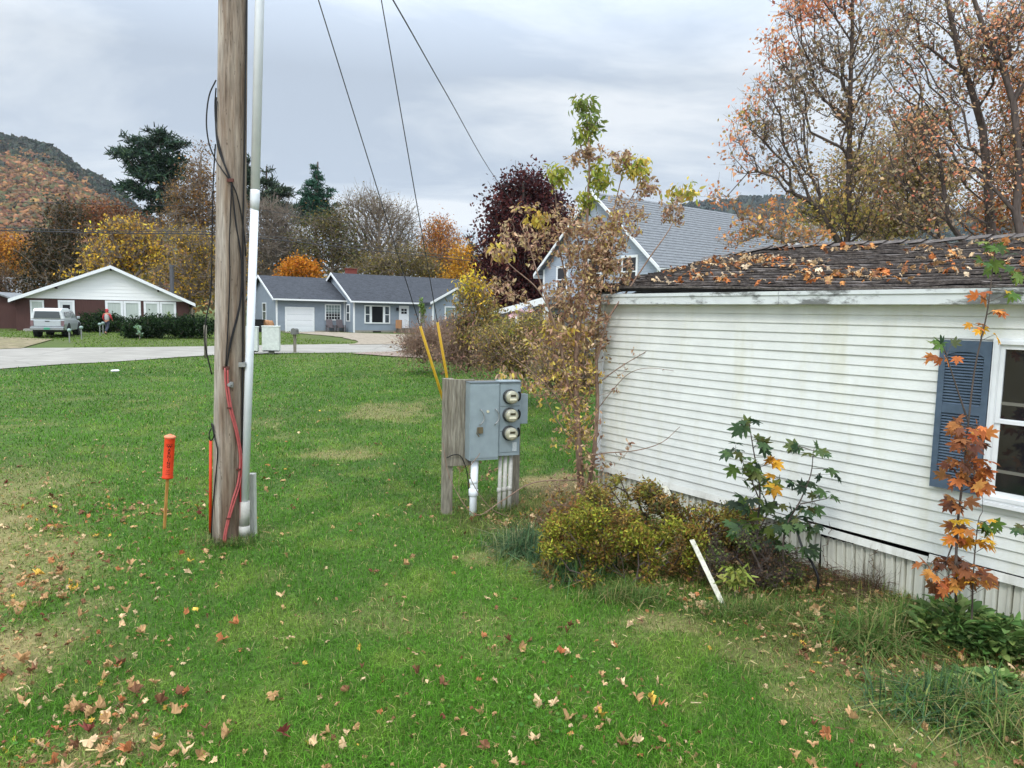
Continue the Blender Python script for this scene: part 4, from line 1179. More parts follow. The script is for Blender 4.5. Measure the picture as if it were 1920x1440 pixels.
for sg in (-1, 1):
    x2 = XL + .03 if sg < 0 else XR - .03; z2 = zl(x2)
    m_.prism([(cxp, -ovh, pz + .02), (x2, -ovh, z2 + .02), (x2, -ovh, z2 + .02 + th), (cxp, -ovh, pz + .02 + th)], (0, DEP + ovh + .5, 0))
rf = m_.build('roof', LGR, h1)
m_ = MB()
for sg in (-1, 1):
    x2 = XL if sg < 0 else XR; z2 = zl(x2)
    m_.prism([(cxp, -ovh - .035, pz - .10), (x2, -ovh - .035, z2 - .10), (x2, -ovh - .035, z2 + .15), (cxp, -ovh - .035, pz + .15)], (0, .03, 0))
    m_.b2(x2 - .02, x2 + .02, -ovh, DEP, z2 - .1, z2 + .12)
m_.build('bargeboard', WHITE, h1)
m_ = MB()
for xx in (cxp, XL + (cxp - XL) * .45, XR - (XR - cxp) * .45):
    z_ = zl(xx); m_.b2(xx - .07, xx + .07, -ovh + .0, -.05, z_ - .24, z_ - .02)
m_.build('beam', mat('dark_beam', lin((40, 34, 34)), .8), h1)
# windows and door
a0, z1_ = lp(56, 562); a1, z0_ = lp(84, 604)
window(h1, a0, -.0, .75, a1 - a0, 1.5, 'plain', CURT, t=.12)
da, _ = lp(110, 600); db, _ = lp(141, 600)
m_ = MB(); m_.b2(da, da + .13, -.06, 0, 0, 2.3); m_.b2(db - .13, db, -.06, 0, 0, 2.3); m_.b2(da + .13, db - .13, -.06, 0, 2.17, 2.3)
m_.build('door_frame', WHITE, h1)
m_ = MB(); m_.b2(da + .13, db - .13, -.04, -.005, .05, 2.17); d_ = m_.build('door', mat('off_white_door', lin((200, 204, 204)), .5), h1)
m_ = MB(); m_.b2(da + .3, db - .3, -.05, -.041, 1.0, 1.95); m_.build('door_window', DARK, d_)
for xa, xb in ((198, 232), (232, 265), (270, 300), (300, 331)):
    a0, _ = lp(xa, 600); a1, _ = lp(xb, 600)
    window(h1, a0 + .01, 0, .55, a1 - a0 - .02, 1.8, 'low', CURT, t=.17)
m_ = MB(); a0, _ = lp(323, 540); m_.tube([(a0, 1.6, 2.4), (a0, 1.6, pz + .35)], .16, 12); m_.tube([(a0, 1.6, pz + .3), (a0, 1.6, pz + .5)], .21, 12); m_.build('chimney', mat('weathered_flue', lin((92, 92, 94)), .6, metal=.4), rf)
m_ = MB(); m_.b2(lx + .6, lx + 2.8, -1.2, -.1, -.1, .12); m_.build('step', mat('concrete', lin((150, 148, 140)), .9, var=.2), h1)
# shed left of it
g = G(2, 618)
t = thing('shed', 'small dark brown shed at the far left edge beside the brown house', 'shed', g + [-.8, 2, 0], R(14))
m_ = MB(); m_.b2(-2.4, .9, 0, 4, -.2, 2.1); m_.build('wall', BROWN, t)
m_ = MB()
for sg in (-1, 1): m_.prism([(-.75, -.5, 2.75), (-.75 + sg * 2.1, -.5, 1.95), (-.75 + sg * 2.1, -.5, 2.07), (-.75, -.5, 2.87)], (0, 5, 0))
m_.build('roof', LGR, t)
m_ = MB(); m_.add([(-2.4, -.01, 2.1), (.9, -.01, 2.1), (-.75, -.01, 2.72)], [(0, 1, 2)]); m_.build('gable', BROWN, t)
# pale far buildings behind at the left edge
c = G(15, 585); c = P(12, 560, 95); zb = float(gz(c[0], c[1]))
t = roof_box('house', 'pale far house with grey roof half hidden by trees at the left edge', 'house', (c[0], c[1], zb), R(20), 11, 8, 2.9, 2.2, .4, WHITE, LGR)
for i in range(3): window(t, -4 + i * 3, -4.0, 1.0, 1.1, 1.3)

# ---- grey-blue house with garage
def solveY(t, xpx, xl, lo=-8.0, hi=6.0):
    best = min(np.linspace(lo, hi, 281), key=lambda Y: abs(local(t, (xpx, 600), Y)[0] - xl)); return float(best)
GB = mat('grey_blue_siding', lin((134, 144, 154)), .6, var=.05, scale=.8)
hg = G(520, 622)
h2 = thing('house', 'grey blue ranch house with attached garage, white trim and dark shingle roof', 'house', hg, R(33))
def lq(x, y, Y=0.0): return local(h2, (x, y), Y)
# garage wing: front plane y=0 ; main wing front plane y=-1.2
gx0 = lq(518, 600)[0]; gx1 = lq(647, 600)[0]; ge = lq(580, 559)[1] + .0
GD = 9.2; gr_ = lq(560, 521, GD / 2)[1]
YM = solveY(h2, 663, gx1)
mx0 = lq(663, 600, YM)[0]; mx1 = lq(811, 600, YM)[0]; me_ = lq(730, 563, YM)[1]; MD = 9.6; mr = lq(700, 517, YM + MD / 2)[1]
mxE = mx1 + 5.5
m_ = MB(); m_.b2(gx0, gx1 + .3, 0.02, GD, -.3, ge); m_.b2(gx1 - 2.2 + 2.2, mxE, YM + .02, YM + MD, -.3, me_)
m_.build('wall', mat('grey_blue_wall', lin((130, 142, 156)), .7, var=.05), h2)
m_ = MB(); clap(m_, lambda z: (gx0, gx1), 0, .12, ge); clapx(m_, lambda z: (0, GD), gx0, .12, ge)
def spe(z): q = (GD / 2) * (gr_ - z) / (gr_ - ge); return (GD / 2 - q, GD / 2 + q)
clapx(m_, spe, gx0, ge, gr_ - .03)
clap(m_, lambda z: (gx1 + .0, mxE), YM, .22, me_); clapx(m_, lambda z: (YM, 0), gx1 + .0, .22, me_)
def spm(z): q = (MD / 2) * (mr - z) / (mr - me_); return (YM + MD / 2 - q, YM + MD / 2 + q)
clapx(m_, spm, gx1 + .0, me_, mr - .03)
m_.build('siding', GB, h2)
m_ = MB(); m_.b2(gx1 + .0, mxE, YM - .03, YM + .01, -.3, .22); m_.b2(gx0 - .03, gx1, -.03, .01, -.3, .12); m_.build('foundation', mat('foundation_concrete', lin((138, 134, 124)), .9, var=.15), h2)
def groof(x0, x1, y0, dep, e, r, ov=.45, endl=.35):
    q = MB(); th = .09; yr = y0 + dep / 2; k = (r - e) / (dep / 2)
    q.prism([(x0, y0 - ov, e - k * ov), (x0, yr, r), (x0, yr, r + th), (x0, y0 - ov, e - k * ov + th)], (x1 - x0, 0, 0))
    q.prism([(x0, y0 + dep + ov, e - k * ov), (x0, yr, r), (x0, yr, r + th), (x0, y0 + dep + ov, e - k * ov + th)], (x1 - x0, 0, 0))
    w = MB()
    for yy in (y0 - ov, y0 + dep + ov): w.prism([(x0 - .04, yy, e - k * ov - .10), (x0 - .04, yr, r - .12), (x0 - .04, yr, r + th + .02), (x0 - .04, yy, e - k * ov + th + .01)], (.038, 0, 0))
    w.b2(x0, x1, y0 - ov - .13, y0 - ov - .005, e - k * ov - .06, e - k * ov + .075)
    return q, w
q1, w1 = groof(gx0 - .35, gx1 + .2, 0, GD, ge, gr_)
q2, w2 = groof(gx1 - .35, mxE + .3, YM, MD, me_, mr)
q1.build('roof', DKR, h2); w1.build('roof_trim', WHITE, h2)
rf2 = q2.build('roof', DKR, h2); w2.build('roof_trim', WHITE, h2)
# projecting front gable at the right end
px0 = lq(792, 600, YM)[0]; YP = solveY(h2, 811, px0, -14, 0); pm = lq(853, 560, YP)[0]; px1 = 2 * pm - px0; pr = lq(853, 541, YP)[1]
m_ = MB(); m_.b2(px0, px1, YP + .02, YM + .3, -.3, me_)
m_.build('wall', MATS['grey_blue_wall'], h2)
m_ = MB(); clap(m_, lambda z: (px0, px1), YP, .1, me_); clap(m_, lambda z: (pm - (pm - px0) * (pr - z) / (pr - me_), pm + (pm - px0) * (pr - z) / (pr - me_)), YP, me_, pr - .03); clapx(m_, lambda z: (YP, YM), px0, .1, me_)
m_.build('siding', GB, h2)
m_ = MB(); w = MB()
for sg in (-1, 1):
    x2 = pm + sg * (pm - px0 + .4); z2 = pr - (pr - me_) * (pm - px0 + .4) / (pm - px0)
    m_.prism([(pm, YP - .35, pr), (x2, YP - .35, z2), (x2, YP - .35, z2 + .09), (pm, YP - .35, pr + .09)], (0, YM - YP + 4.5, 0))
    w.prism([(pm, YP - .39, pr - .1), (x2, YP - .39, z2 - .1), (x2, YP - .39, z2 + .11), (pm, YP - .39, pr + .11)], (0, .038, 0))
m_.build('roof', DKR, h2); w.build('roof_trim', WHITE, h2)
for x_, y_, e_ in ((gx0, 0, ge), (gx1 - .1, 0, ge), (gx1 + .0, YM, me_), (px0, YP, me_), (px1 - .1, YP, me_)): m_ = MB(); m_.b2(x_ - .02, x_ + .11, y_ - .045, y_ + .06, .0, e_ - .02); m_.build('corner_trim', WHITE, h2)
m_ = MB(); m_.b2(px0 - .35, px0 - .27, YM - .1, YM - .02, .0, me_); m_.build('downpipe', WHITE, h2)
gv = MB(); gv.b2(pm - .22, pm + .22, YP - .05, YP - .02, pr - .95, pr - .5); gv.build('gable_vent', WHITE, h2)
# garage door
ga, gt_ = lq(534, 575); gb_, _ = lq(589, 575)
m_ = MB(); t_ = .16
m_.b2(ga, ga + t_, -.07, 0, 0, gt_); m_.b2(gb_ - t_, gb_, -.07, 0, 0, gt_); m_.b2(ga + t_, gb_ - t_, -.07, 0, gt_ - t_, gt_); m_.build('door_frame', WHITE, h2)
m_ = MB(); nn_ = 4; hh = (gt_ - t_) / nn_
for i in range(nn_):
    m_.b2(ga + t_, gb_ - t_, -.045, -.01, i * hh + .012, (i + 1) * hh)
    for j in range(4):
        w_ = (gb_ - ga - 2 * t_) / 4; m_.b2(ga + t_ + j * w_ + .07, ga + t_ + (j + 1) * w_ - .07, -.053, -.046, i * hh + .13, (i + 1) * hh - .11)
m_.build('garage_door', mat('white_door', lin((220, 222, 224)), .45), h2)
m_ = MB(); m_.b2(ga + t_, gb_ - t_, -.009, -.004, 0, gt_ - t_); m_.build('door_seal', DARK, h2)
# windows
a0, zt = lq(609, 570); a1, zb = lq(639, 601)
GCUR = mat('window_with_curtain', lin((120, 136, 134)), .3, spec=.5, var=.3, scale=2)
window(h2, a0, -.0, zb, a1 - a0, zt - zb, 'grid', GCUR, t=.09, bars=(5, 5))
m_ = MB(); m_.b2(a0 + .1, a1 - .1, -.0335, -.031, zb + .1, zb + (zt - zb) * .48); m_.build('lower_pane', DARK, h2)
a0, zt = lq(649, 571, -.0); 
def windowx(par, x, y, z, w, h):
    m_ = MB(); t = .08
    for (y0, y1, z0, z1) in ((y, y + t, z, z + h), (y + w - t, y + w, z, z + h), (y + t, y + w - t, z, z + t), (y + t, y + w - t, z + h - t, z + h), (y + t, y + w - t, z + h / 2 - .03, z + h / 2 + .03)): m_.b2(x - .06, x, y0, y1, z0, z1)
    o = m_.build('window', WHITE, par); p = MB(); p.b2(x - .03, x - .025, y + .05, y + w - .05, z + .05, z + h - .05); p.build('pane', HG, o)
windowx(h2, gx0, 3.2, .9, 1.3, 1.55); windowx(h2, gx1 + .0, YM * .62, .95, .9, 1.5)
a0, zt = lq(683, 572, YM); a1, zb = lq(731, 607, YM); ww = (a1 - a0)
window(h2, a0, YM, zb, ww * .24, zt - zb, 'double', HG, t=.10); window(h2, a0 + ww * .24 + .005, YM, zb, ww * .52 - .01, zt - zb, 'plain', DARK, t=.10); window(h2, a0 + ww * .76, YM, zb, ww * .24, zt - zb, 'double', HG, t=.10)
a0, zt = lq(748, 573, YM); a1, zb = lq(766, 615, YM)
m_ = MB(); m_.b2(a0, a0 + .09, YM - .07, YM, zb, zt); m_.b2(a1 - .09, a1, YM - .07, YM, zb, zt); m_.b2(a0 + .09, a1 - .09, YM - .07, YM, zt - .09, zt); m_.build('door_frame', WHITE, h2)
m_ = MB(); m_.b2(a0 + .09, a1 - .09, YM - .05, YM - .01, zb, zt - .09); d_ = m_.build('door', mat('white_door', (0, 0, 0)), h2)
m_ = MB(); mw = (a0 + a1) / 2
for i in (0, 1):
    for j in (0, 1): m_.b2(mw - .26 + i * .28, mw - .02 + i * .28, YM - .056, YM - .051, zt - .72 + j * .24, zt - .52 + j * .24)
m_.build('door_window', DARK, d_)
a2, z2 = lq(744, 580, YM); m_ = MB(); m_.b2(a2 - .08, a2 + .08, YM - .25, YM - .03, z2 - .12, z2 + .15); m_.build('wall_lamp', BLACK, h2)
a2, _ = lq(560, 562); m_ = MB(); m_.lathe((a2, -.28, ge - .12), [(.02, 0), (.1, .05), (.1, .1), (.02, .12)], 10); m_.build('wall_lamp', BLACK, h2)
a2, z2 = lq(852, 576, YP); window(h2, a2 - 1.0, YP, z2 - 1.45, 2.0, 1.5, 'grid', GCUR, t=.09, bars=(2, 1))
a2, _ = lq(706, 620, YM); m_ = MB(); m_.b2(a2 - .35, a2 + .4, YM - .05, YM - .031, -.02, .16); m_.build('basement_window', DARK, h2)
m_ = MB(); b0, _ = lq(742, 620, YM); b1, _ = lq(782, 620, YM); m_.b2(b0, b1, YM - 1.3, YM - .04, -.1, .42); m_.b2(b0 + .25, b1 - .5, YM - 1.7, YM - 1.303, -.1, .2); m_.build('step', mat('old_step_stone', lin((104, 96, 86)), .9, var=.3, scale=3), h2)
c_, _ = lq(661, 520, YM + 4); 
cxm = lq(658, 510, YM + MD * .62)[0]; m_ = MB(); m_.b2(cxm - .45, cxm + .45, YM + MD * .58, YM + MD * .66, mr - 1.0, mr + .55); m_.b2(cxm - .5, cxm + .5, YM + MD * .575, YM + MD * .665, mr + .551, mr + .62)
m_.build('chimney', mat('red_brick', lin((120, 62, 54)), .9, var=.3, scale=6), rf2)
# chairs in front of the garage wall
CHM = mat('weathered_brown_plastic', lin((104, 96, 98)), .7, var=.12)
def chair(p, rz, lab):
    t = thing('garden_chair', lab, 'chair', p, rz, 'slatted garden chairs against the house')
    m_ = MB()
    for i in range(5): m_.b2(-.28 + i * .115, -.18 + i * .115, -.25, .22, .36, .385)
    m_.build('seat', CHM, t)
    m_ = MB()
    for i in range(5): m_.box((-.23 + i * .115, .33, .72), (.1, .025, .74), [[1, 0, 0], [0, .96, -.26], [0, .26, .96]])
    m_.build('backrest', CHM, t)
    for sx in (-.31, .31):
        m_ = MB(); m_.b2(sx - .06, sx + .06, -.32, .3, .56, .585); m_.build('armrest', CHM, t)
        for sy in (-.26, .24): m_ = MB(); m_.b2(sx - .03, sx + .03, sy - .04, sy + .04, -.03, .56); m_.build('leg', CHM, t)
def tow(t, x, y, z=0.0):
    a = t.rotation_euler[2]; l = t.location
    return np.array([l[0] + x * math.cos(a) - y * math.sin(a), l[1] + x * math.sin(a) + y * math.cos(a), l[2] + z])
for xx, lab in ((620, 'left one of two slatted brown garden chairs under the garage window'), (639, 'right one of two slatted brown garden chairs by the white downpipe')):
    a2, _ = lq(xx, 618, -.6); chair(tow(h2, a2, -.6, .02), R(33), lab)
a2, _ = lq(748, 612, YM - .4); p = tow(h2, a2 - .1, YM - .6, .42)
m_ = MB(); m_.b2(p[0] - .25, p[0] + .25, p[1] - .2, p[1] + .2, p[2], p[2] + .75); m_.b2(p[0] - .03, p[0] + .03, p[1] - .203, p[1] - .2005, p[2], p[2] + .75)
CARD = mat('cardboard', lin((160, 118, 84)), .85, var=.1)
tag(m_.build('cardboard_box', CARD, None, False, False, .01, origin=tuple(p)), 'upright brown parcel standing on the front door step', 'box')
# trash bin with brown sacks at the garage corner
g = G(490, 623); t = thing('trash_bin', 'black bin beside the garage corner behind the utility cabinets', 'bin', g + [0, -.5, 0], R(9))
m_ = MB(); m_.prism([(-.3, -.3, 0), (.3, -.3, 0), (.36, -.36, 1.0), (-.36, -.36, 1.0)], (0, .7, 0)); m_.build('body', BLACK, t); m_ = MB(); m_.b2(-.4, .4, -.4, .42, 1.002, 1.06); m_.build('lid', BLACK, t)
for k, xx in enumerate((497, 507, 515)):
    g = G(xx, 622.5); rr = np.random.default_rng(k)
    m_ = MB(); V = [];
    prof = [(.26, 0), (.30, .15), (.30, .75), (.27, .95), (.15, 1.05), (.1, 1.0)]
    m_.lathe(g + [0, -.8 - .1 * k, 0], [(r_ * (1 + .08 * rr.normal()), z * (1.0 - .04 * k)) for r_, z in prof], 12)
    tag(m_.build('paper_sack', CARD, None, False, True, origin=tuple(g)), ['full brown paper yard sack nearest the dark bin', 'middle one of three full brown paper yard sacks by the garage', 'full brown paper yard sack furthest right by the garage corner'][k], 'sack', 'yard sacks by the garage')

# ---- tall pale blue house behind the mobile home
PBL = mat('pale_blue_siding', lin((156, 165, 176)), .6, var=.05)
W_ = 8.8; b3 = 34.0
Rr = PY(1232, 560, b3); ang = math.atan2(.58, .815)
# local x axis runs along the ridge (away to the right), local -y... gable faces local -x
z0 = float(gz(Rr[0], b3))
h3 = thing('house', 'tall pale blue house with steep grey shingle roof and columned porch', 'house', (Rr[0], b3, z0), ang)
rE = PY(1232, 492, b3)[2] - z0
pk = None
wv = np.array([-math.sin(ang), math.cos(ang)])
mid_ = np.array([Rr[0], b3]) + wv * W_ / 2
pkz = PY(1140, 366, mid_[1])[2] - z0
RL = 15.5
m_ = MB(); m_.b2(.02, RL, .02, W_ - .02, -.3, rE); m_.build('wall', mat('pale_blue_wall', lin((168, 182, 200)), .7), h3)
m_ = MB(); clapx(m_, lambda z: (0, W_), 0, .2, rE, .13, .02); clapx(m_, lambda z: (W_ / 2 - W_ / 2 * (pkz - z) / (pkz - rE), W_ / 2 + W_ / 2 * (pkz - z) / (pkz - rE)), 0, rE, pkz - .04, .13, .02)
clap(m_, lambda z: (0, RL), 0, .2, rE, .13, .02); m_.build('siding', PBL, h3)
SG = mat('mid_grey_shingles', lin((104, 107, 110)), .95, var=.22, scale=3, bump=.5, bscale=10, stretch=(1.2, 3, 3), c2=lin((124, 127, 130)))
m_ = MB(); w = MB(); k_ = (pkz - rE) / (W_ / 2); ov = .45
nr_ = 26
for (y0, sg) in ((-ov, 1), (W_ + ov, -1)):
    for i in range(nr_):
        ya = y0 + sg * (W_ / 2 + ov) * i / nr_; yb = y0 + sg * (W_ / 2 + ov) * (i + 1) / nr_
        za = rE + k_ * (abs(ya - y0) - ov); zb = rE + k_ * (abs(yb - y0) - ov)
        m_.add([(-.4, ya, za + .13), (RL, ya, za + .13), (RL, yb, zb + .10), (-.4, yb, zb + .10), (RL, ya, za + .09), (-.4, ya, za + .09)], [(0, 1, 2, 3) if sg > 0 else (3, 2, 1, 0), (5, 4, 1, 0) if sg > 0 else (0, 1, 4, 5)])
    w.prism([(-.44, y0, rE - k_ * ov - .06), (-.44, W_ / 2, pkz - .06), (-.44, W_ / 2, pkz + .13), (-.44, y0, rE - k_ * ov + .12)], (.05, 0, 0))
    w.b2(-.4, RL, y0 - .02, y0 + .02, rE - k_ * ov - .12, rE - k_ * ov + .08)
m_.build('roof', SG, h3); w.build('roof_trim', WHITE, h3)
w = MB(); w.b2(-.04, .1, -.04, .06, 0, rE); w.b2(-.04, .04, W_ - .1, W_ + .04, 0, rE); w.build('corner_trim', WHITE, h3)
def wx(y, z, ww, hh):
    m_ = MB(); t = .12
    for (y0, y1, z0_, z1_) in ((y, y + t, z, z + hh), (y + ww - t, y + ww, z, z + hh), (y + t, y + ww - t, z, z + t), (y + t, y + ww - t, z + hh - t, z + hh), (y + t, y + ww - t, z + hh / 2 - .03, z + hh / 2 + .03)): m_.b2(-.08, -.005, y0, y1, z0_, z1_)
    o = m_.build('window', WHITE, h3); p = MB(); p.b2(-.05, -.04, y + .08, y + ww - .08, z + .08, z + hh - .08); p.build('pane', mat('dim_glass', lin((46, 44, 46)), .15), o)
wx(1.3, 3.6, 1.15, 1.6); wx(3.9, 3.6, 1.15, 1.6); wx(6.6, 3.4, 1.0, 1.5); wx(1.2, 1.0, 1.2, 1.5)
# porch on the left end
m_ = MB(); m_.prism([(-2.6, W_ - 3.6, 2.75), (-2.6, W_ + 2.3, 2.0), (-2.6, W_ + 2.3, 2.14), (-2.6, W_ - 3.6, 3.1)], (2.58, 0, 0)); m_.build('porch_roof', SG, h3)
m_ = MB(); m_.prism([(-2.65, W_ - 3.6, 2.75), (-2.65, W_ + 2.35, 1.95), (-2.65, W_ + 2.35, 2.2), (-2.65, W_ - 3.6, 3.12)], (.05, 0, 0)); m_.build('porch_trim', WHITE, h3)
for y_ in (W_ + 1.7, W_ - .9, W_ - 3.4): m_ = MB(); m_.b2(-2.55, -2.35, y_ - .1, y_ + .1, -.1, 2.2 + (.4 if y_ < W_ else 0)); m_.build('porch_post', WHITE, h3)
m_ = MB(); m_.b2(-.06, -.03, W_ - 1.9, W_ - .9, .2, 2.25); m_.build('door', DARK, h3)
m_ = MB(); m_.b2(-2.5, -.05, W_ - 3.6, W_ + 2.0, -.2, .18); m_.build('porch_floor', mat('concrete', (0, 0, 0)), h3)
# flag
fp = P(1000, 572, 31.5)
ft = thing('flag', 'striped red and white flag with blue corner hanging from the porch post', 'flag', fp)
m_ = MB(); pe = P(1004, 590, 31.8); pe2 = P(975, 568, 31.3); m_.tube([pe, pe2], .018, 6); m_.build('staff', WHITE, ft, True)
nx_, nz_ = 26, 13
A0 = P(996, 571, 31.4); A1 = P(955, 588, 31.0)
V = []; C = []; F = []
for i in range(nx_ + 1):
    u = i / nx_
    top = P(999 - 52 * u, 572 + 3 * u + 20 * u ** 1.6, 31.4 - .5 * u); bot = P(1003 - 45 * u, 586 - 4 * u * (1 - u) * 4 + 13 * u, 31.5 - .5 * u)
    for j in range(nz_ + 1):
        t_ = j / nz_; p = top * (1 - t_) + bot * t_; p = p + np.array([0, .08 * math.sin(u * 9 + t_ * 2), .02 * math.sin(u * 11)])
        V.append(p)
for i in range(nx_):
    for j in range(nz_): F.append((i * (nz_ + 1) + j, (i + 1) * (nz_ + 1) + j, (i + 1) * (nz_ + 1) + j + 1, i * (nz_ + 1) + j + 1))
fm = {}
o = raw('cloth', V, F, mat('flag_red', lin((178, 60, 70)), .8), ft, True)
o.data.materials.append(mat('flag_white', lin((214, 212, 214)), .8)); o.data.materials.append(mat('flag_blue', lin((62, 72, 116)), .8))
for i in range(nx_):
    for j in range(nz_): o.data.polygons[i * nz_ + j].material_index = 2 if (i < 10 and j < 7) else (j % 2)
# stars as small dots on the canton
V2 = []; F2 = []
VV = np.array(V).reshape(nx_ + 1, nz_ + 1, 3)
for i in range(1, 10, 1):
    for j in range(1, 7, 1):
        if (i + j) % 2: continue
        c = VV[i, j] + np.array([0, -.012, 0]); k = len(V2); V2 += [c + [-.022, 0, 0], c + [0, 0, -.022], c + [.022, 0, 0], c + [0, 0, .022]]; F2.append((k, k + 1, k + 2, k + 3))
raw('stars', V2, F2, MATS['flag_white'], ft, True)
# blue barrel-like bins behind the sapling
BLB = mat('blue_plastic', lin((48, 92, 150)), .5, var=.1)
for xx, yy, lab in ((1032, 686, 'blue plastic barrel half hidden behind the brown shrub'), (1088, 690, 'blue plastic barrel glimpsed between sapling stems beside the mobile home')):
    g = G(xx, yy); t = thing('barrel', lab, 'barrel', g, 0, 'blue barrels')
    m_ = MB(); m_.lathe((0, 0, 0), [(.26, 0), (.29, .05), (.30, .28), (.29, .3), (.31, .32), (.30, .56), (.29, .58), (.29, .82), (.26, .86)], 18); m_.build('drum', BLB, t, False, True)
    m_ = MB(); m_.lathe((0, 0, .862), [(.27, 0), (.27, .03), (.05, .035)], 18); m_.build('lid', BLB, t)

# =================================================================== PICKUP TRUCK
g = G(89, 634)
tk = thing('pickup_truck', 'silver pickup with white bed cap parked nose first at the brown house', 'pickup truck', g + [-.95, 2.5, .03], R(21))
SIL = mat('silver_paint', lin((176, 182, 184)), .3, metal=.35, var=.03, spec=.6)
WCAP = mat('white_cap_paint', lin((206, 210, 210)), .3, spec=.6)
TG = mat('tinted_glass', lin((58, 66, 70)), .08, spec=.7)
# local: +y forward, tail at y=-2.65 ; width 1.86
def sect(mb, st):   # stations: (y, halfwidth_bottom, hw_mid, hw_top, z0, zmid, z1)
    k = len(mb.v); rings = []
    for (y, w0, w1, w2, z0_, zm, z1_) in st:
        rings.append([(-w0, y, z0_), (-w1, y, zm), (-w2, y, z1_), (w2, y, z1_), (w1, y, zm), (w0, y, z0_)])
    vs = [p for r_ in rings for p in r_]; n = 6
    fs = [(i * n + j, i * n + (j + 1) % n, (i + 1) * n + (j + 1) % n, (i + 1) * n + j) for i in range(len(st) - 1) for j in range(n)]
    fs += [tuple(range(n))[::-1], tuple((len(st) - 1) * n + j for j in range(n))]
    mb.add(vs, fs)
m_ = MB()
sect(m_, [(-2.55, .86, .92, .89, .62, .85, 1.12), (-2.2, .88, .935, .90, .45, .85, 1.13), (-.6, .90, .935, .90, .42, .85, 1.13), (.6, .90, .935, .90, .42, .85, 1.12), (1.35, .90, .935, .88, .42, .82, 1.08), (2.2, .88, .93, .82, .45, .78, 1.02), (2.6, .80, .86, .72, .5, .72, .88)])
m_.build('body', SIL, tk, False, False, .04)
m_ = MB(); sect(m_, [(-.45, .86, .84, .66, 1.12, 1.2, 1.70), (-.1, .88, .86, .70, 1.12, 1.2, 1.76), (.6, .88, .86, .70, 1.12, 1.2, 1.76), (1.45, .84, .82, .62, 1.08, 1.12, 1.30)]); m_.build('cabin', SIL, tk, False, False, .04)
m_ = MB(); sect(m_, [(-2.56, .88, .87, .72, 1.135, 1.2, 1.68), (-2.3, .885, .875, .74, 1.135, 1.2, 1.80), (-.47, .885, .875, .76, 1.135, 1.2, 1.82)]); m_.build('bed_cap', WCAP, tk, False, False, .04)
m_ = MB(); m_.prism([(-.72, -2.578, 1.19), (.72, -2.578, 1.19), (.64, -2.578, 1.62), (-.64, -2.578, 1.62)], (0, -.012, 0)); m_.build('rear_window', TG, tk)
m_ = MB(); m_.b2(-.72, .72, -2.60, -2.56, .70, 1.09); m_.build('tailgate', SIL, tk, False, False, .02)
m_ = MB(); m_.b2(-.12, .12, -2.615, -2.602, .98, 1.03); m_.build('tailgate_handle', BLACK, tk)
m_ = MB(); m_.b2(-.9, .9, -2.78, -2.60, .46, .66); m_.build('bumper', mat('chrome_bumper', lin((150, 154, 156)), .25, metal=.7), tk, False, False, .03)
m_ = MB(); m_.b2(-.16, .16, -2.79, -2.782, .50, .63); m_.build('number_plate', mat('green_plate', lin((60, 140, 110)), .5), tk)
for sx in (-1, 1):
    m_ = MB(); m_.b2(sx * .74, sx * .90, -2.61, -2.50, .72, 1.05); m_.build('tail_light', mat('tail_lamp', lin((120, 96, 98)), .2), tk)
    m_ = MB(); m_.prism([(sx * .886, -2.1, 1.26), (sx * .886, -.65, 1.26), (sx * .80, -.65, 1.62), (sx * .80, -2.1, 1.60)], (sx * .012, 0, 0)); m_.build('cap_window', TG, tk)
    for (ya, yb, yc, yd) in ((-.35, .15, .13, -.28), (.2, 1.15, .72, .2)):
        m_ = MB(); m_.prism([(sx * .865, ya, 1.24), (sx * .865, yb, 1.22), (sx * .735, yc, 1.64), (sx * .735, yd, 1.64)], (sx * .016, 0, 0)); m_.build('side_window', TG, tk)
    m_ = MB(); m_.b2(sx * .92, sx * 1.10, .95, 1.08, 1.14, 1.30); m_.build('mirror', SIL, tk, False, False, .02)
    for y_ in (-1.45, 1.65):
        m_ = MB(); Ax = [[0, 1, 0], [0, 0, 1], [sx, 0, 0]]
        m_.lathe((sx * .70, y_, .36), [(.30, 0), (.36, .03), (.37, .12), (.36, .22), (.26, .245)], 24, Ax); wh = m_.build('wheel', BLACK, tk, False, True)
        m_ = MB(); m_.lathe((sx * .70, y_, .36), [(.24, .22), (.23, .25), (.06, .235), (.05, .26)], 12, Ax); m_.build('rim', GALV, wh)
        m_ = MB(); m_.lathe((sx * .60, y_, .44), [(.47, 0), (.47, .345), (.42, .35)], 20, Ax); m_.build('wheel_arch', mat('dark_arch', lin((34, 35, 37)), .7), tk)
m_ = MB(); m_.b2(-.8, .8, -2.4, 2.4, .34, .44); m_.build('underbody', BLACK, tk)
# garden lights
for i, (x, yb, yt, lab) in enumerate(((130.5, 642, 618, 'nearest globe path light, in front of the pickup wheel'), (153, 636, 613, 'globe path light just right of the pickup'), (187.5, 629.5, 607, 'globe path light close to the walking person'), (193.5, 626, 605, 'farthest globe path light right beside the walking person'))):
    g = G(x, yb); s_ = ((g - cO) @ cF) / FPX; h_ = (yb - yt) * s_
    t = thing('garden_light', lab, 'garden light', g, 0, 'globe path lights on the lawn')
    m_ = MB(); m_.tube([(0, 0, -.1), (0, 0, h_ - .12)], .035, 8); m_.build('stem', GALV, t)
    m_ = MB(); m_.lathe((0, 0, h_ - .12), [(.05, -.02), (.10, .03), (.115, .09), (.09, .15), (.03, .18)], 12); m_.build('globe', mat('frosted_globe', lin((138, 158, 150)), .3), t, False, True)

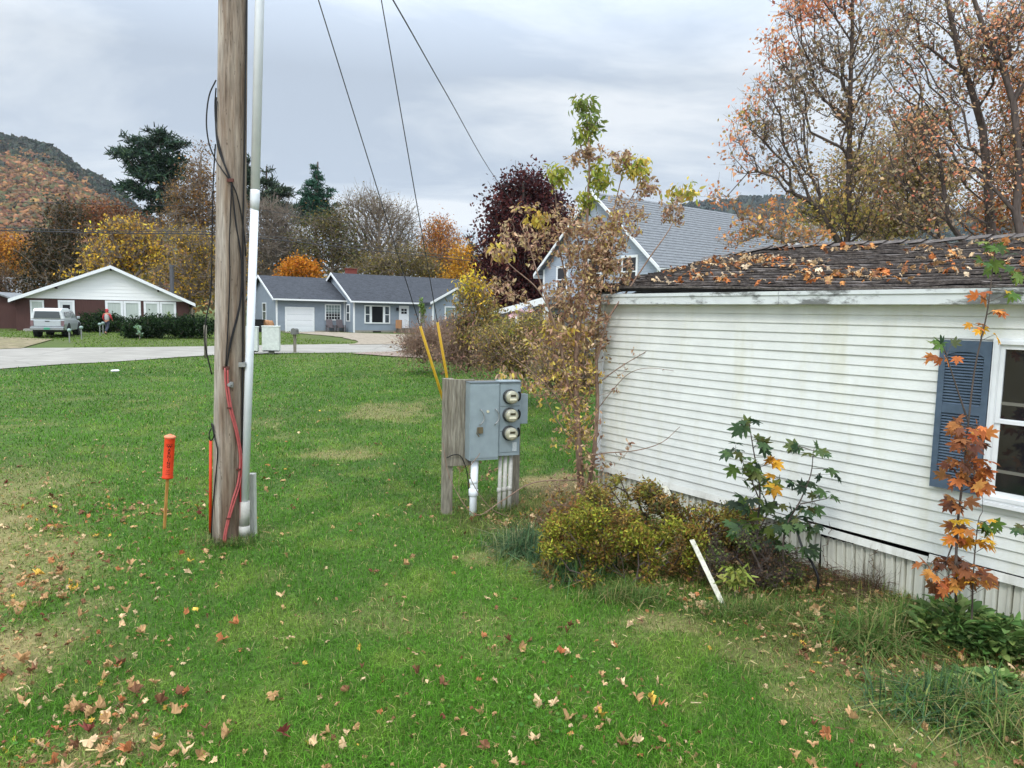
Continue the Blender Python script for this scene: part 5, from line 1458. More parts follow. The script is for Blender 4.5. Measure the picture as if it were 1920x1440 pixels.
# =================================================================== PERSON
g = G(201.5, 627)
pe = thing('person', 'person in grey and red hooded jacket and jeans walking towards the brown house', 'person', g, R(-8))
def skin(name, nodes, edges, m, root=0, sub=1):
    me = bpy.data.meshes.new(name); me.from_pydata([n_[:3] for n_ in nodes], edges, []); me.update()
    o = bpy.data.objects.new(name, me); COL.objects.link(o); o.parent = pe
    md = o.modifiers.new('skin', 'SKIN'); md.use_smooth_shade = True
    if not me.skin_vertices: me.skin_vertices.new() if hasattr(me.skin_vertices, 'new') else None
    return o, md
def skinned(name, nodes, edges, m, root=0):
    import bmesh
    bm = bmesh.new(); lay = bm.verts.layers.skin.verify(); vs = []
    for i, q in enumerate(nodes):
        v = bm.verts.new(q[:3]); r_ = q[3]; v[lay].radius = (r_, q[4] if len(q) > 4 else r_); v[lay].use_root = (i == root); vs.append(v)
    for a, b_ in edges: bm.edges.new((vs[a], vs[b_]))
    me = bpy.data.meshes.new(name); bm.to_mesh(me); bm.free(); me.materials.append(m)
    o = bpy.data.objects.new(name, me); COL.objects.link(o); o.parent = pe
    md = o.modifiers.new('skin', 'SKIN'); md.use_smooth_shade = True
    o.modifiers.new('sub', 'SUBSURF').levels = 1; o.modifiers['sub'].render_levels = 1
    return o
J = [(0, 0, .95, .15, .11), (0, .01, 1.12, .14, .10), (0, .02, 1.32, .17, .11), (0, .03, 1.46, .10, .08), (0, .04, 1.54, .055), (0, .06, 1.60, .075), (0, .06, 1.70, .085),
     (-.20, .02, 1.42, .06), (-.29, -.02, 1.17, .045), (-.27, .10, .95, .035), (-.26, .14, .86, .035),
     (.20, .02, 1.42, .06), (.30, .03, 1.17, .045), (.26, .20, 1.0, .035), (.25, .25, .93, .035),
     (-.09, .0, .86, .09), (-.11, .10, .50, .065), (-.10, -.02, .10, .045), (-.10, .10, .03, .04),
     (.09, .0, .86, .09), (.10, -.06, .50, .065), (.10, -.34, .16, .045), (.10, -.26, .05, .04)]
E_ = [(0, 1), (1, 2), (2, 3), (3, 4), (4, 5), (5, 6), (3, 7), (7, 8), (8, 9), (9, 10), (3, 11), (11, 12), (12, 13), (13, 14), (0, 15), (15, 16), (16, 17), (17, 18), (0, 19), (19, 20), (20, 21), (21, 22)]
skinned('body', J, E_, mat('skin', lin((176, 128, 104)), .6), 0)
skinned('jacket', [(0, 0, .93, .175, .13), (0, .01, 1.12, .17, .125), (0, .02, 1.32, .20, .14), (0, .02, 1.47, .12, .10)], [(0, 1), (1, 2), (2, 3)], mat('grey_fleece', lin((168, 166, 164)), .9))
RED = mat('red_sweatshirt', lin((176, 62, 66)), .9)
for sx, n4 in ((-1, [(-.17, .02, 1.45, .08), (-.22, .01, 1.38, .078), (-.29, -.02, 1.17, .062), (-.27, .09, .97, .052)]), (1, [(.17, .02, 1.45, .08), (.22, .02, 1.38, .078), (.30, .03, 1.17, .062), (.265, .18, 1.02, .052)])):
    skinned('sleeve', n4, [(0, 1), (1, 2), (2, 3)], RED)
skinned('hood', [(0, .0, 1.50, .10), (0, .03, 1.60, .10), (0, .03, 1.72, .115), (0, .05, 1.80, .06)], [(0, 1), (1, 2), (2, 3)], RED)
JE = mat('dark_jeans', lin((62, 66, 80)), .9)
skinned('trousers', [(0, 0, .98, .17, .125), (-.09, 0, .86, .105), (-.11, .10, .50, .082), (-.10, -.02, .12, .07), (.09, 0, .86, .105), (.10, -.06, .50, .082), (.10, -.33, .19, .07)], [(0, 1), (1, 2), (2, 3), (0, 4), (4, 5), (5, 6)], JE)
for q in ([(-.10, -.05, .06, .055), (-.10, .14, .045, .045)], [(.10, -.36, .10, .055), (.10, -.22, .02, .04)]): skinned('shoe', q, [(0, 1)], BLACK)

# =================================================================== BACKGROUND TREES
def at(x, y, D):
    p = P(x, y, D); p[2] = float(gz(p[0], p[1])); return p
def bgtree(name, label, cat, bx, D, lobes, npt, leafn, lpx, pal, **k):
    base = at(bx, 600, D)
    tree(name, label, cat, base, px_lobes(lobes, D), npt, leafn, lpx * D / FPX, pal, **k)
PINE = [(38, 58, 44), (48, 68, 50), (30, 48, 40), (60, 78, 54)]
def pine(label, bx, D, lobes, npt, leafn, lpx=15, pal=PINE, seed=1, lean=None, rt=.4, topy=None, group='pines beyond the houses', per=26, up=.05):
    """plumes of needles: every plume is a fan of thin blades round its own point"""
    rng = np.random.default_rng(seed)
    base = at(bx, 600, D); lw = px_lobes(lobes, D)
    pts, k = lobe_pts(lw, npt, rng)
    s_ = D / FPX
    topp = P(lean or bx, topy, D)
    trunk = [base + [0, 0, -.2], (base + topp) / 2 + rng.normal(size=3) * .2, topp]
    E, A, tips = skeleton(trunk, pts, up, .25, .035, rt, 3.0, rng, .45, .06)
    root = thing('pine_tree', label, 'pine tree', base, 0, group)
    V, F = wood(E, 5); raw('trunk', V, F, BARKD, root, True)
    n = npt * per
    ii = np.repeat(np.arange(npt), per)
    c0 = pts[ii]
    out = c0 - np.array([topp[0], topp[1], 0]) * [1, 1, 0] - c0 * [0, 0, 1]
    out = out / (np.linalg.norm(out, axis=1, keepdims=True) + .01)
    off = rng.normal(size=(n, 3)) * [1, 1, .40] * lpx * s_ * .42
    d = out * .7 + rand_dirs(n, rng) + [0, 0, .25]
    tone = (1.12 + .34 * rng.normal(size=npt)).clip(.45, 2)[ii][:, None]
    col = (pick(pal, n, rng, .2) * tone).clip(.004, .5)
    T = T_NEED.copy(); T[:, 1] *= 4.2
    v, f, c = scatter(T, F_NEED, c0 + off, d, rand_dirs(n, rng, .8), lpx * s_ * (.5 + .5 * rng.random(n)), col)
    raw('crown', v, f, NEEDLE, root, True, c)
pine('big dark white pine leaning its ragged crown left above the brown house', 302, 105,
     [(262, 268, 30, 16), (300, 262, 32, 18), (330, 275, 22, 14), (240, 290, 24, 12), (276, 300, 42, 20), (315, 305, 34, 22), (262, 318, 30, 10), (300, 335, 44, 20), (240, 348, 26, 9), (262, 362, 30, 9), (300, 368, 40, 14), (310, 392, 34, 12), (275, 392, 20, 8)], 400, 0, 12, seed=3, topy=245, lean=300)
pine('dark pine with broken top just right of the utility pole', 500, 98,
     [(503, 318, 6, 8), (500, 342, 20, 7), (520, 360, 24, 10), (488, 375, 30, 14), (515, 388, 30, 12), (465, 330, 12, 20), (470, 370, 18, 20), (462, 300, 6, 8)], 300, 0, 11, seed=4, topy=312, pal=[(52, 66, 50), (62, 76, 56), (44, 56, 46)])
pine('bluish green conical pine standing above the garage roof', 596, 92,
     [(592 + (k % 3 - 1) * 2, 314 + k * 10.5, 4 + k * 4.4, 3.2) for k in range(11)] + [(560, 392, 10, 4), (628, 384, 10, 4), (566, 362, 8, 3), (620, 358, 8, 3)], 420, 0, 8, seed=5, topy=304, pal=[(44, 76, 58), (54, 88, 66), (38, 64, 52)])
pine('small distant spruce tip left of the maroon maple', 880, 120, [(880, 448, 5, 8), (880, 465, 10, 9), (878, 485, 14, 12), (880, 505, 18, 12)], 90, 0, 9, seed=6, topy=438, rt=.2, pal=[(42, 54, 46), (52, 62, 52)])
B = 'trees behind the houses'
bgtree('maple_tree', 'dark olive brown tree behind the left roof of the brown house', 'tree', 110, 82,
       [(125, 400, 36, 18), (110, 440, 50, 30), (80, 480, 44, 30), (125, 490, 52, 34), (75, 530, 36, 26), (140, 535, 46, 24)], 420, 9500, 5.2, [(70, 62, 42), (78, 62, 34), (96, 70, 34), (50, 52, 36), (40, 48, 36)], rt=.35, seed=11, group=B, spread=1.2, twigs=900, rtip=.026)
bgtree('ash_tree', 'bright yellow leaved tree right behind the brown house', 'tree', 235, 68,
       [(225, 420, 34, 16), (190, 440, 28, 16), (270, 440, 34, 20), (180, 475, 26, 18), (235, 470, 50, 30), (290, 480, 30, 26), (215, 500, 60, 18), (170, 500, 20, 12), (125, 512, 14, 8)], 230, 4300, 6.4, [(212, 172, 56), (222, 184, 70), (190, 146, 50), (120, 94, 56), (218, 180, 84), (96, 80, 60)], rt=.25, seed=12, group=B, spread=.85, T=T_DIA, droop=.8, twigs=1500, rtip=.025)
bgtree('maple_tree', 'tall russet tree between the big pine and the utility pole', 'tree', 360, 84,
       [(380, 290, 16, 24, .5), (372, 330, 30, 30), (350, 370, 36, 30), (385, 385, 30, 36), (340, 415, 40, 26), (385, 440, 36, 34), (440, 400, 30, 40)], 420, 7500, 4.6, [(124, 92, 60), (142, 104, 60), (106, 82, 62), (150, 118, 62), (96, 80, 56)], rt=.35, seed=13, group=B, spread=1.3, twigs=1600, rtip=.026)
bgtree('ash_tree', 'yellow brown tree behind the metal chimney of the brown house', 'tree', 355, 66,
       [(345, 450, 34, 22), (385, 470, 30, 30), (340, 500, 34, 30), (380, 530, 34, 34), (345, 555, 22, 26), (440, 500, 36, 46), (300, 520, 20, 20)], 300, 6500, 4.8, [(150, 124, 60), (178, 146, 52), (112, 96, 58), (94, 84, 56), (196, 158, 60)], rt=.25, seed=14, group=B, spread=1.0, twigs=1500, rtip=.024)
bgtree('maple_tree', 'reddish brown tree behind the yellow one under the mountain', 'tree', 190, 104,
       [(170, 395, 36, 14), (215, 398, 34, 14), (145, 415, 30, 20), (200, 425, 50, 22), (260, 425, 30, 20)], 240, 8000, 4.6, [(122, 70, 46), (108, 74, 48), (134, 88, 52), (92, 66, 50)], rt=.35, seed=15, group=B, spread=1.6)
bgtree('maple_tree', 'golden orange tree at the left edge below the mountain', 'tree', 25, 125,
       [(10, 460, 36, 20), (45, 470, 30, 16), (-30, 470, 40, 22), (20, 495, 46, 18), (-60, 500, 50, 30)], 240, 8000, 5, [(190, 128, 44), (170, 112, 40), (204, 148, 52), (130, 96, 46), (150, 92, 44)], rt=.4, seed=16, group=B, spread=2)
bgtree('maple_tree', 'muted brown tree low at the left edge behind the shed', 'tree', 20, 84,
       [(10, 540, 26, 26), (50, 530, 20, 30), (-30, 530, 40, 40)], 200, 4500, 4.5, [(96, 74, 54), (80, 66, 52), (110, 84, 56)], rt=.25, seed=17, group=B, spread=1.6, twigs=300)
bgtree('grey_tree', 'grey twiggy nearly bare tree behind the left gable of the garage', 'tree', 505, 84,
       [(490, 400, 36, 20), (530, 420, 36, 26), (480, 450, 40, 34), (525, 470, 44, 36), (478, 505, 34, 26), (560, 470, 26, 34)], 560, 5200, 3.4, [(112, 106, 98), (96, 92, 84), (122, 112, 92), (84, 84, 74)], rt=.3, seed=18, group=B, spread=1.6, twigs=2600, rtip=.028)
bgtree('maple_tree', 'olive green and brown tree in front of the conical pine', 'tree', 620, 80,
       [(640, 410, 22, 18), (610, 425, 36, 20), (575, 440, 30, 26), (640, 450, 32, 34), (600, 475, 40, 30), (655, 485, 34, 26)], 420, 7500, 4.4, [(104, 98, 60), (84, 86, 50), (116, 104, 56), (74, 72, 52), (92, 78, 56)], rt=.3, seed=19, group=B, spread=1.5, twigs=500)
bgtree('maple_tree', 'bright orange gold bushy tree rising right behind the garage roof', 'tree', 562, 76,
       [(565, 500, 28, 13), (545, 512, 22, 12), (585, 512, 20, 12)], 130, 4600, 4.6, [(196, 128, 40), (178, 108, 36), (206, 142, 48)], rt=.15, seed=20, group=B, spread=.8)
bgtree('bare_tree', 'tall spreading almost bare tree behind the grey blue house', 'tree', 705, 84,
       [(690, 380, 40, 18), (655, 400, 26, 28), (715, 400, 40, 28), (755, 420, 30, 30), (680, 440, 40, 34), (735, 455, 44, 30), (700, 490, 60, 22), (770, 460, 16, 26)], 760, 3600, 3.6, [(128, 112, 82), (142, 122, 84), (108, 100, 80), (112, 104, 62)], rt=.35, seed=21, group=B, spread=1.5, twigs=2200, rtip=.024, up=.9)
bgtree('maple_tree', 'low olive brown tree over the middle of the grey blue roof', 'tree', 745, 78,
       [(700, 505, 40, 16), (750, 495, 40, 22), (800, 500, 34, 18), (775, 478, 26, 14)], 260, 6000, 4, [(112, 104, 58), (98, 88, 56), (128, 112, 62)], rt=.2, seed=22, group=B, spread=1.3, twigs=500)
bgtree('maple_tree', 'slender orange tree behind the right end of the grey blue house', 'tree', 822, 88,
       [(822, 425, 26, 20), (812, 450, 30, 24), (840, 455, 28, 26), (825, 485, 44, 26), (850, 505, 38, 24), (800, 500, 26, 22)], 420, 9000, 4.2, [(172, 118, 76), (158, 104, 66), (186, 130, 74), (196, 138, 52)], rt=.25, seed=23, group=B, spread=1.1, twigs=900, rtip=.022, up=1.2)
bgtree('maple_tree', 'golden yellow tree low beside the orange one near the maroon maple', 'tree', 868, 76,
       [(868, 480, 20, 24), (858, 515, 30, 26), (885, 520, 22, 24)], 170, 4600, 4.4, [(206, 156, 48), (190, 134, 42), (172, 130, 56)], rt=.2, seed=24, group=B, spread=.9)
bgtree('maple_tree', 'maroon maple with a dense rounded crown behind the sapling', 'maple tree', 985, 50,
       [(985, 345, 42, 22), (950, 370, 36, 26), (1020, 370, 40, 30), (970, 405, 62, 34), (1035, 420, 40, 40), (940, 440, 44, 30), (990, 460, 80, 40), (925, 480, 36, 30), (1040, 480, 40, 40), (960, 510, 66, 34), (1000, 550, 70, 34), (940, 560, 44, 26)], 560, 30000, 7.0, [(74, 40, 42), (60, 34, 38), (88, 46, 44), (48, 32, 36), (96, 54, 48)], rt=.4, seed=25, spread=.9, twigs=500, bark=BARKD)
# far wood that reads as one mass
rng = np.random.default_rng(41)
n = 26000
xx = rng.uniform(-1300, 3200, n); D = rng.uniform(128, 175, n)
hh = 54 + 26 * N1(xx * .012, .5, 3) + 18 * N2(xx * .05, 2.0, 2)
base_ = np.array([P(a, 590, d) for a, d in zip(xx, D)])
base_[:, 2] = gz(base_[:, 0], base_[:, 1]) + rng.random(n) ** .8 * hh * .16 + .3
pal = np.where((N3(xx * .02, .2, 2) > .5)[:, None], pick([(110, 92, 58), (128, 96, 54), (92, 84, 58)], n, rng), pick([(92, 88, 58), (74, 80, 56), (140, 110, 58), (108, 98, 82)], n, rng))
v, f, c = scatter(T_DIA, F_DIA, base_, rand_dirs(n, rng), rand_dirs(n, rng), .9 + .9 * rng.random(n), pal)
kind(raw('distant_wood', v, f, LEAF, None, False, c), 'stuff')

# ---- trees at the right, beyond the mobile homes
RG = 'tall autumn trees beyond the mobile homes'
def near_tree(name, label, bx, D, trunk_px, lobes, npt, leafn, lpx, pal, **k):
    base = at(bx, 600, D)
    tr = [base + [0, 0, -.2]] + [P(x, y, D) for x, y in trunk_px]
    k.setdefault('spread', .35)
    tree(name, label, 'tree', base, px_lobes(lobes, D), npt, leafn, lpx * D / FPX, pal, trunk=tr, group=RG, **k)
OR_ = [(236, 156, 116), (226, 142, 108), (236, 174, 130), (210, 150, 108)]; OL = [(182, 154, 122), (156, 136, 108), (196, 164, 126), (170, 146, 100), (138, 120, 100)]
YG = [(170, 152, 84), (150, 140, 76), (186, 156, 90)]; GYB = [(150, 130, 108), (166, 144, 118), (136, 122, 100)]
lb = [(1500, 20, 50, 40), (1560, -20, 60, 60), (1470, 80, 44, 40), (1540, 110, 70, 50), (1430, 165, 36, 26), (1490, 180, 60, 40), (1400, 225, 34, 22), (1460, 250, 56, 34), (1375, 270, 24, 18), (1420, 305, 50, 26), (1350, 302, 12, 8), (1490, 330, 60, 40), (1345, 365, 22, 10), (1600, 200, 60, 60), (1610, 320, 70, 60), (1560, 400, 70, 44), (1640, 60, 60, 70), (1640, 420, 60, 36)]
pl = [OR_, OR_, OR_, GYB, OR_, GYB, OR_ + YG, GYB, OR_, OR_ + GYB, OR_, OL, OR_, OL, YG + OL, YG, OL, YG + OL]
near_tree('maple_tree', 'tall slender tree with upswept limbs and orange leaf tips over the mobile home roof', 1590, 23, [(1588, 460), (1592, 330), (1594, 180), (1598, 60), (1600, -120)], lb, 900, 7600, 8.0, OL, rt=.14, seed=51, pals=pl, up=.95, plen=.5, rtip=.006, twigs=4200, seg=.6, bark=BARKD, spread=.42, sides=4)
lb = [(1760, 40, 60, 50), (1700, 110, 60, 50), (1820, 120, 60, 60), (1680, 190, 50, 40), (1760, 210, 70, 50), (1860, 30, 60, 60), (1720, 280, 70, 44), (1800, 310, 60, 50), (1680, 340, 50, 40), (1740, 390, 70, 40), (1840, 400, 50, 40), (1700, 20, 60, 40), (1880, 250, 40, 60)]
near_tree('dark_trunked_tree', 'dark forked tree with the thickest trunk right of the slender one', 1862, 19, [(1858, 440), (1851, 330), (1842, 240), (1822, 170), (1800, 110), (1780, 20), (1755, -100)], lb, 560, 5200, 7.6, OL + GYB + [(206, 122, 92)], rt=.18, seed=52, up=.7, plen=.5, rtip=.006, twigs=1800, seg=.6, bark=BARKD, sides=5)
near_tree('dark_trunked_tree', 'dark crooked tree whose long limb crosses up to the left at the right edge', 1925, 18, [(1918, 460), (1905, 400), (1912, 300), (1900, 190), (1880, 130), (1850, 70), (1820, -20), (1790, -120)],
          [(1900, 40, 50, 60), (1940, 120, 60, 60), (1850, 90, 40, 50), (1760, 270, 30, 16), (1720, 240, 24, 16), (1700, 222, 20, 12), (1800, 320, 30, 20), (1950, 260, 50, 70), (1890, 330, 34, 40)], 360, 3400, 8, OL + OR_, rt=.15, seed=53, up=.55, plen=.45, rtip=.007, twigs=1000, seg=.5, bark=BARKD)
near_tree('thin_tree', 'thin dark stemmed tree between the slender and the forked trunks', 1756, 22, [(1762, 450), (1752, 390), (1742, 320), (1732, 240), (1725, 150)],
          [(1700, 330, 50, 44), (1760, 330, 50, 40), (1730, 240, 50, 40), (1730, 400, 50, 34), (1690, 420, 36, 26)], 360, 5200, 7.5, OL + YG, rt=.09, seed=54, up=.7, rtip=.006, twigs=900, seg=.6, bark=BARKD)
near_tree('orange_maple', 'orange brown tree filling the gap at the right edge', 1900, 36, [(1900, 430), (1905, 340)],
          [(1900, 180, 50, 50), (1940, 260, 60, 60), (1880, 290, 40, 50), (1900, 370, 60, 60), (1840, 400, 40, 34), (1960, 400, 60, 60)], 360, 11000, 6.0, [(172, 108, 60), (150, 96, 58), (128, 92, 58), (186, 122, 64), (108, 84, 56)], rt=.2, seed=55, spread=.7, rtip=.012, up=.5)
near_tree('olive_tree', 'dense olive brown tree filling in behind the slender trunk', 1640, 34, [(1645, 430), (1640, 330)],
          [(1600, 330, 60, 60), (1680, 300, 70, 60), (1560, 400, 60, 40), (1640, 400, 80, 50), (1740, 380, 70, 60), (1500, 430, 50, 22)], 460, 10500, 5.5, OL + YG + [(150, 110, 60)], rt=.2, seed=56, spread=.9, rtip=.012, up=.5, twigs=900)
near_tree('orange_maple', 'low young tree with orange leaves along arching limbs in front of the shingle roof', 1470, 20, [(1472, 455), (1468, 430)],
          [(1370, 380, 26, 9), (1345, 368, 16, 7), (1410, 400, 34, 14), (1450, 425, 46, 24), (1395, 440, 34, 20), (1510, 440, 44, 20), (1470, 390, 34, 14), (1370, 455, 26, 10)], 260, 800, 8.5, [(206, 140, 88), (190, 122, 78), (212, 162, 96), (150, 128, 82)], rt=.06, seed=57, spread=.25, rtip=.005, up=.2, twigs=700, seg=.5)
g_ = P(1566, 445, 40)
t = thing('house', 'far white gable glimpsed beside the slender trunk over the mossy roof', 'house', (g_[0], g_[1], .6), R(35))
m_ = MB(); m_.b2(0, 6, .02, 6, 0, 5.0); m_.build('wall', WHITE, t)
m_ = MB(); m_.prism([(-.3, -.4, 4.7), (-.3, 3, 7.8), (-.3, 3, 8.0), (-.3, -.4, 4.95)], (7, 0, 0)); m_.prism([(-.3, 6.4, 4.7), (-.3, 3, 7.8), (-.3, 3, 8.0), (-.3, 6.4, 4.95)], (7, 0, 0)); m_.build('roof', SG, t)
m_ = MB(); m_.prism([(0, .02, 5.0), (0, 5.98, 5.0), (0, 3, 7.75)], (.1, 0, 0)); m_.build('gable', WHITE, t)

# =================================================================== HEDGES AND BRUSH
YEW = [(34, 52, 30), (42, 62, 34), (28, 44, 28), (54, 74, 40)]
def shrub(name, label, cat, bx, by, lobes, npt, leafn, lpx, pal, D=None, group=None, **k):
    g = G(bx, by); D = D or (g - cO) @ cF
    k.setdefault('rtip', .006); k.setdefault('rt', .04); k.setdefault('seg', .4); k.setdefault('up', .3)
    pals_ = k.pop('pals', None)
    sp_ = k.pop('shoots', 0)
    if sp_:
        rs_ = np.random.default_rng(sp_ + 5); lobes = list(lobes); pals_ = list(pals_) if pals_ is not None else None
        n0_ = len(lobes)
        for _ in range(sp_):
            b_ = int(rs_.integers(0, n0_)); l_ = lobes[b_]; t_ = rs_.uniform(-1, 1)
            lobes.append((l_[0] + l_[2] * t_, l_[1] - l_[3] * (1.0 - .5 * t_ * t_) - 4, rs_.uniform(4, 8), rs_.uniform(10, 20), .9))
            if pals_ is not None: pals_.append(pals_[b_])
    depth = k.pop('depth', None)
    lw = px_lobes(lobes, D, depth)
    top = (np.average([l[0] for l in lw]), np.average([l[1] for l in lw]), g[2] + .25 * (max(l[2] for l in lw) - g[2]))
    return tree(name, label, cat, g, lw, npt, leafn, lpx * D / FPX, pal, trunk=[g + [0, 0, -.1], np.array(top)], pals=pals_, group=group, **k)
HE = 'clipped dark yews before the brown house'
shrub('yew_shrub', 'dark clipped yew right of the pickup behind the walking person', 'shrub', 188, 623, [(165, 604, 20, 16), (195, 602, 24, 18), (218, 606, 16, 14), (190, 612, 40, 10)], 260, 9000, 3.6, YEW, group=HE, spread=.25, depth=1.0, up=.1)
shrub('yew_shrub', 'dark clipped yew under the left picture windows of the brown house', 'shrub', 275, 634, [(258, 612, 24, 20), (290, 608, 26, 18), (275, 622, 44, 11), (310, 612, 14, 18), (248, 622, 14, 12)], 320, 13000, 3.8, YEW, group=HE, spread=.25, depth=1.1, up=.1)
shrub('yew_shrub', 'dark clipped yew right of the others, nearest the utility pole', 'shrub', 350, 634, [(340, 608, 24, 18), (368, 610, 22, 18), (352, 622, 36, 11), (388, 614, 16, 16)], 320, 12000, 3.8, YEW, group=HE, spread=.25, depth=1.1, up=.1)
shrub('pale_shrub', 'small pale variegated sprig in front of the middle yew', 'shrub', 262, 636, [(262, 622, 6, 8), (260, 612, 5, 4)], 14, 90, 5, [(150, 176, 150), (120, 150, 110)], spread=.1)
shrub('young_shrub', 'slim yellow green sprig between the two right yews', 'shrub', 318, 622, [(317, 590, 4, 12), (317, 604, 6, 8)], 18, 160, 4.5, [(120, 140, 66), (96, 116, 56)], spread=.1)
shrub('climbing_plant', 'green climber on the downpipe of the grey blue house', 'plant', 794, 623, [(790, 568, 5, 8), (793, 580, 5, 12), (792, 600, 3, 18, .5)], 40, 500, 4, [(92, 118, 58), (120, 140, 70)], spread=.12, D=61)
shrub('bare_shrub', 'purplish bare shrub against the right gable of the grey blue house', 'shrub', 850, 632, [(840, 612, 26, 16), (870, 612, 26, 16)], 180, 1500, 3.5, [(112, 86, 88), (126, 104, 100), (92, 74, 74)], D=54, twigs=900, spread=.5, rtip=.014, group=None)
BR = 'brush along the far edge of the lawn'
RB = [(146, 112, 96), (164, 130, 108), (124, 98, 86), (150, 130, 88)]
BY = [(172, 148, 80), (146, 126, 70), (130, 118, 64), (158, 130, 86), (186, 164, 80), (112, 108, 58)]
shrub('bare_shrub', 'reddish bare twiggy shrub left of the yellow guards by the road', 'shrub', 800, 668, [(775, 645, 26, 22), (815, 640, 34, 26), (800, 658, 44, 12)], 220, 900, 5, RB, bark=BARKB, twigs=1500, spread=.7, rtip=.008, rt=.03, group=BR, D=27)
shrub('bare_shrub', 'reddish bare twiggy shrub right of the yellow guards', 'shrub', 880, 684, [(870, 650, 40, 30), (910, 660, 34, 24), (880, 672, 44, 12), (845, 668, 24, 16)], 260, 1500, 6, RB, bark=BARKB, twigs=1600, spread=.6, rtip=.007, rt=.03, group=BR, D=23.5)
shrub('box_elder', 'yellow leaved young tree in front of the right gable of the grey blue house', 'tree', 885, 680, [(880, 528, 18, 16), (900, 545, 18, 18), (870, 560, 20, 20), (905, 580, 20, 26), (875, 595, 26, 24), (925, 600, 24, 26), (895, 630, 36, 26)], 300, 3000, 8, BY, D=23, pals=[[(206, 178, 56), (220, 190, 66)], [(196, 160, 52)], BY, BY, RB + BY, BY, RB + BY], twigs=700, spread=.35, T=T_CURL, F=F_CURL, droop=1.0)
shrub('brown_shrub', 'broad yellow brown shrub mass behind the meter cabinet', 'shrub', 960, 700, [(930, 640, 34, 24), (975, 630, 40, 28), (1010, 640, 30, 30), (960, 665, 60, 24), (1010, 680, 50, 22), (915, 668, 30, 20), (1050, 640, 30, 36), (1000, 610, 30, 18)], 560, 12500, 6.0, BY + RB, D=19, twigs=1600, spread=.4, T=T_CURL, F=F_CURL, group=BR, pals=[BY, BY + [(130, 134, 50)], BY, BY + RB, RB + BY, RB, RB + BY, BY])
shrub('brown_shrub', 'dry rusty shrub behind the sapling at the mobile home corner', 'shrub', 1070, 720, [(1060, 670, 44, 34), (1095, 640, 30, 44), (1040, 700, 50, 24), (1090, 710, 40, 34)], 380, 5200, 7.5, RB + BY, D=15.5, twigs=1200, spread=.35, T=T_CURL, F=F_CURL, group=BR)

# =================================================================== THE SAPLING (ash-leaved maple)
DS = 9.75
sb_ = G(1092, 938)
BRN = [(182, 148, 120), (196, 164, 134), (156, 124, 102), (208, 180, 146), (132, 102, 86), (184, 160, 108)]
YGN = [(156, 160, 72), (178, 174, 80), (132, 146, 62)]; GRN = [(104, 122, 62), (118, 134, 68), (136, 144, 72)]; YEL_ = [(206, 184, 90), (218, 196, 98), (190, 162, 80)]
rng = np.random.default_rng(77)
def spx(x, y, dd=0.0): return P(x, y, DS + dd)
sap = thing('sapling', 'tall thin sapling with curled brown leaves and green top at the mobile home corner', 'sapling', sb_)
stems = [([(1092, 945), (1086, 860), (1082, 780), (1080, 700), (1084, 620), (1092, 560), (1098, 500), (1100, 430), (1103, 360), (1105, 290), (1098, 200)], .052, .008, 0),
         ([(1098, 945), (1112, 860), (1120, 760), (1118, 680), (1122, 600), (1128, 540), (1140, 470), (1150, 400), (1166, 330)], .034, .006, .1),
         ([(1082, 780), (1060, 700), (1050, 640), (1030, 580), (1010, 520), (990, 455), (975, 420)], .020, .004, -.2),
         ([(1060, 700), (1040, 610), (1010, 545), (960, 500), (935, 470)], .014, .004, -.5),
         ([(1084, 640), (1070, 560), (1050, 470), (1044, 400), (1040, 340)], .016, .004, .3),
         ([(1118, 680), (1140, 600), (1180, 540), (1220, 480), (1255, 430), (1280, 375)], .018, .004, -.3),
         ([(1092, 560), (1120, 480), (1150, 420), (1190, 360), (1205, 310)], .014, .004, .2),
         ([(1120, 720), (1160, 690), (1210, 660), (1262, 628)], .009, .003, -.5),
         ([(1086, 860), (1130, 850), (1190, 845), (1240, 830), (1275, 800)], .010, .003, -.8),
         ([(1080, 800), (1040, 740), (1000, 700), (950, 660), (920, 610)], .012, .003, -.6),
         ([(1084, 840), (1040, 780), (1010, 720), (985, 680)], .010, .003, .4),
         ([(1118, 770), (1150, 730), (1180, 700), (1220, 690), (1290, 700)], .007, .002, -.7),
         ([(1082, 900), (1000, 905), (940, 940), (890, 965), (845, 900), (830, 830)], .009, .004, -.6),
         ([(1090, 930), (1010, 965), (930, 960), (880, 890), (900, 850)], .008, .004, -.9),
         ([(1060, 740), (1000, 740), (960, 720), (938, 690)], .006, .002, -.4)]
E = []
smp = []
for pts, r0, r1, dd in stems:
    pts3 = [spx(x, y, dd * min(1, i / 3)) for i, (x, y) in enumerate(pts)]
    if pts[0][1] > 940: pts3[0] = sb_ + np.array([(pts[0][0] - 1092) * .007, 0, -.1])
    sm = smooth(pts3, 5)
    for i in range(len(sm) - 1):
        a = r0 + (r1 - r0) * i / len(sm); b_ = r0 + (r1 - r0) * (i + 1) / len(sm); E.append((sm[i], sm[i + 1], a, b_))
    smp += sm[3:]
smp = np.array(smp)
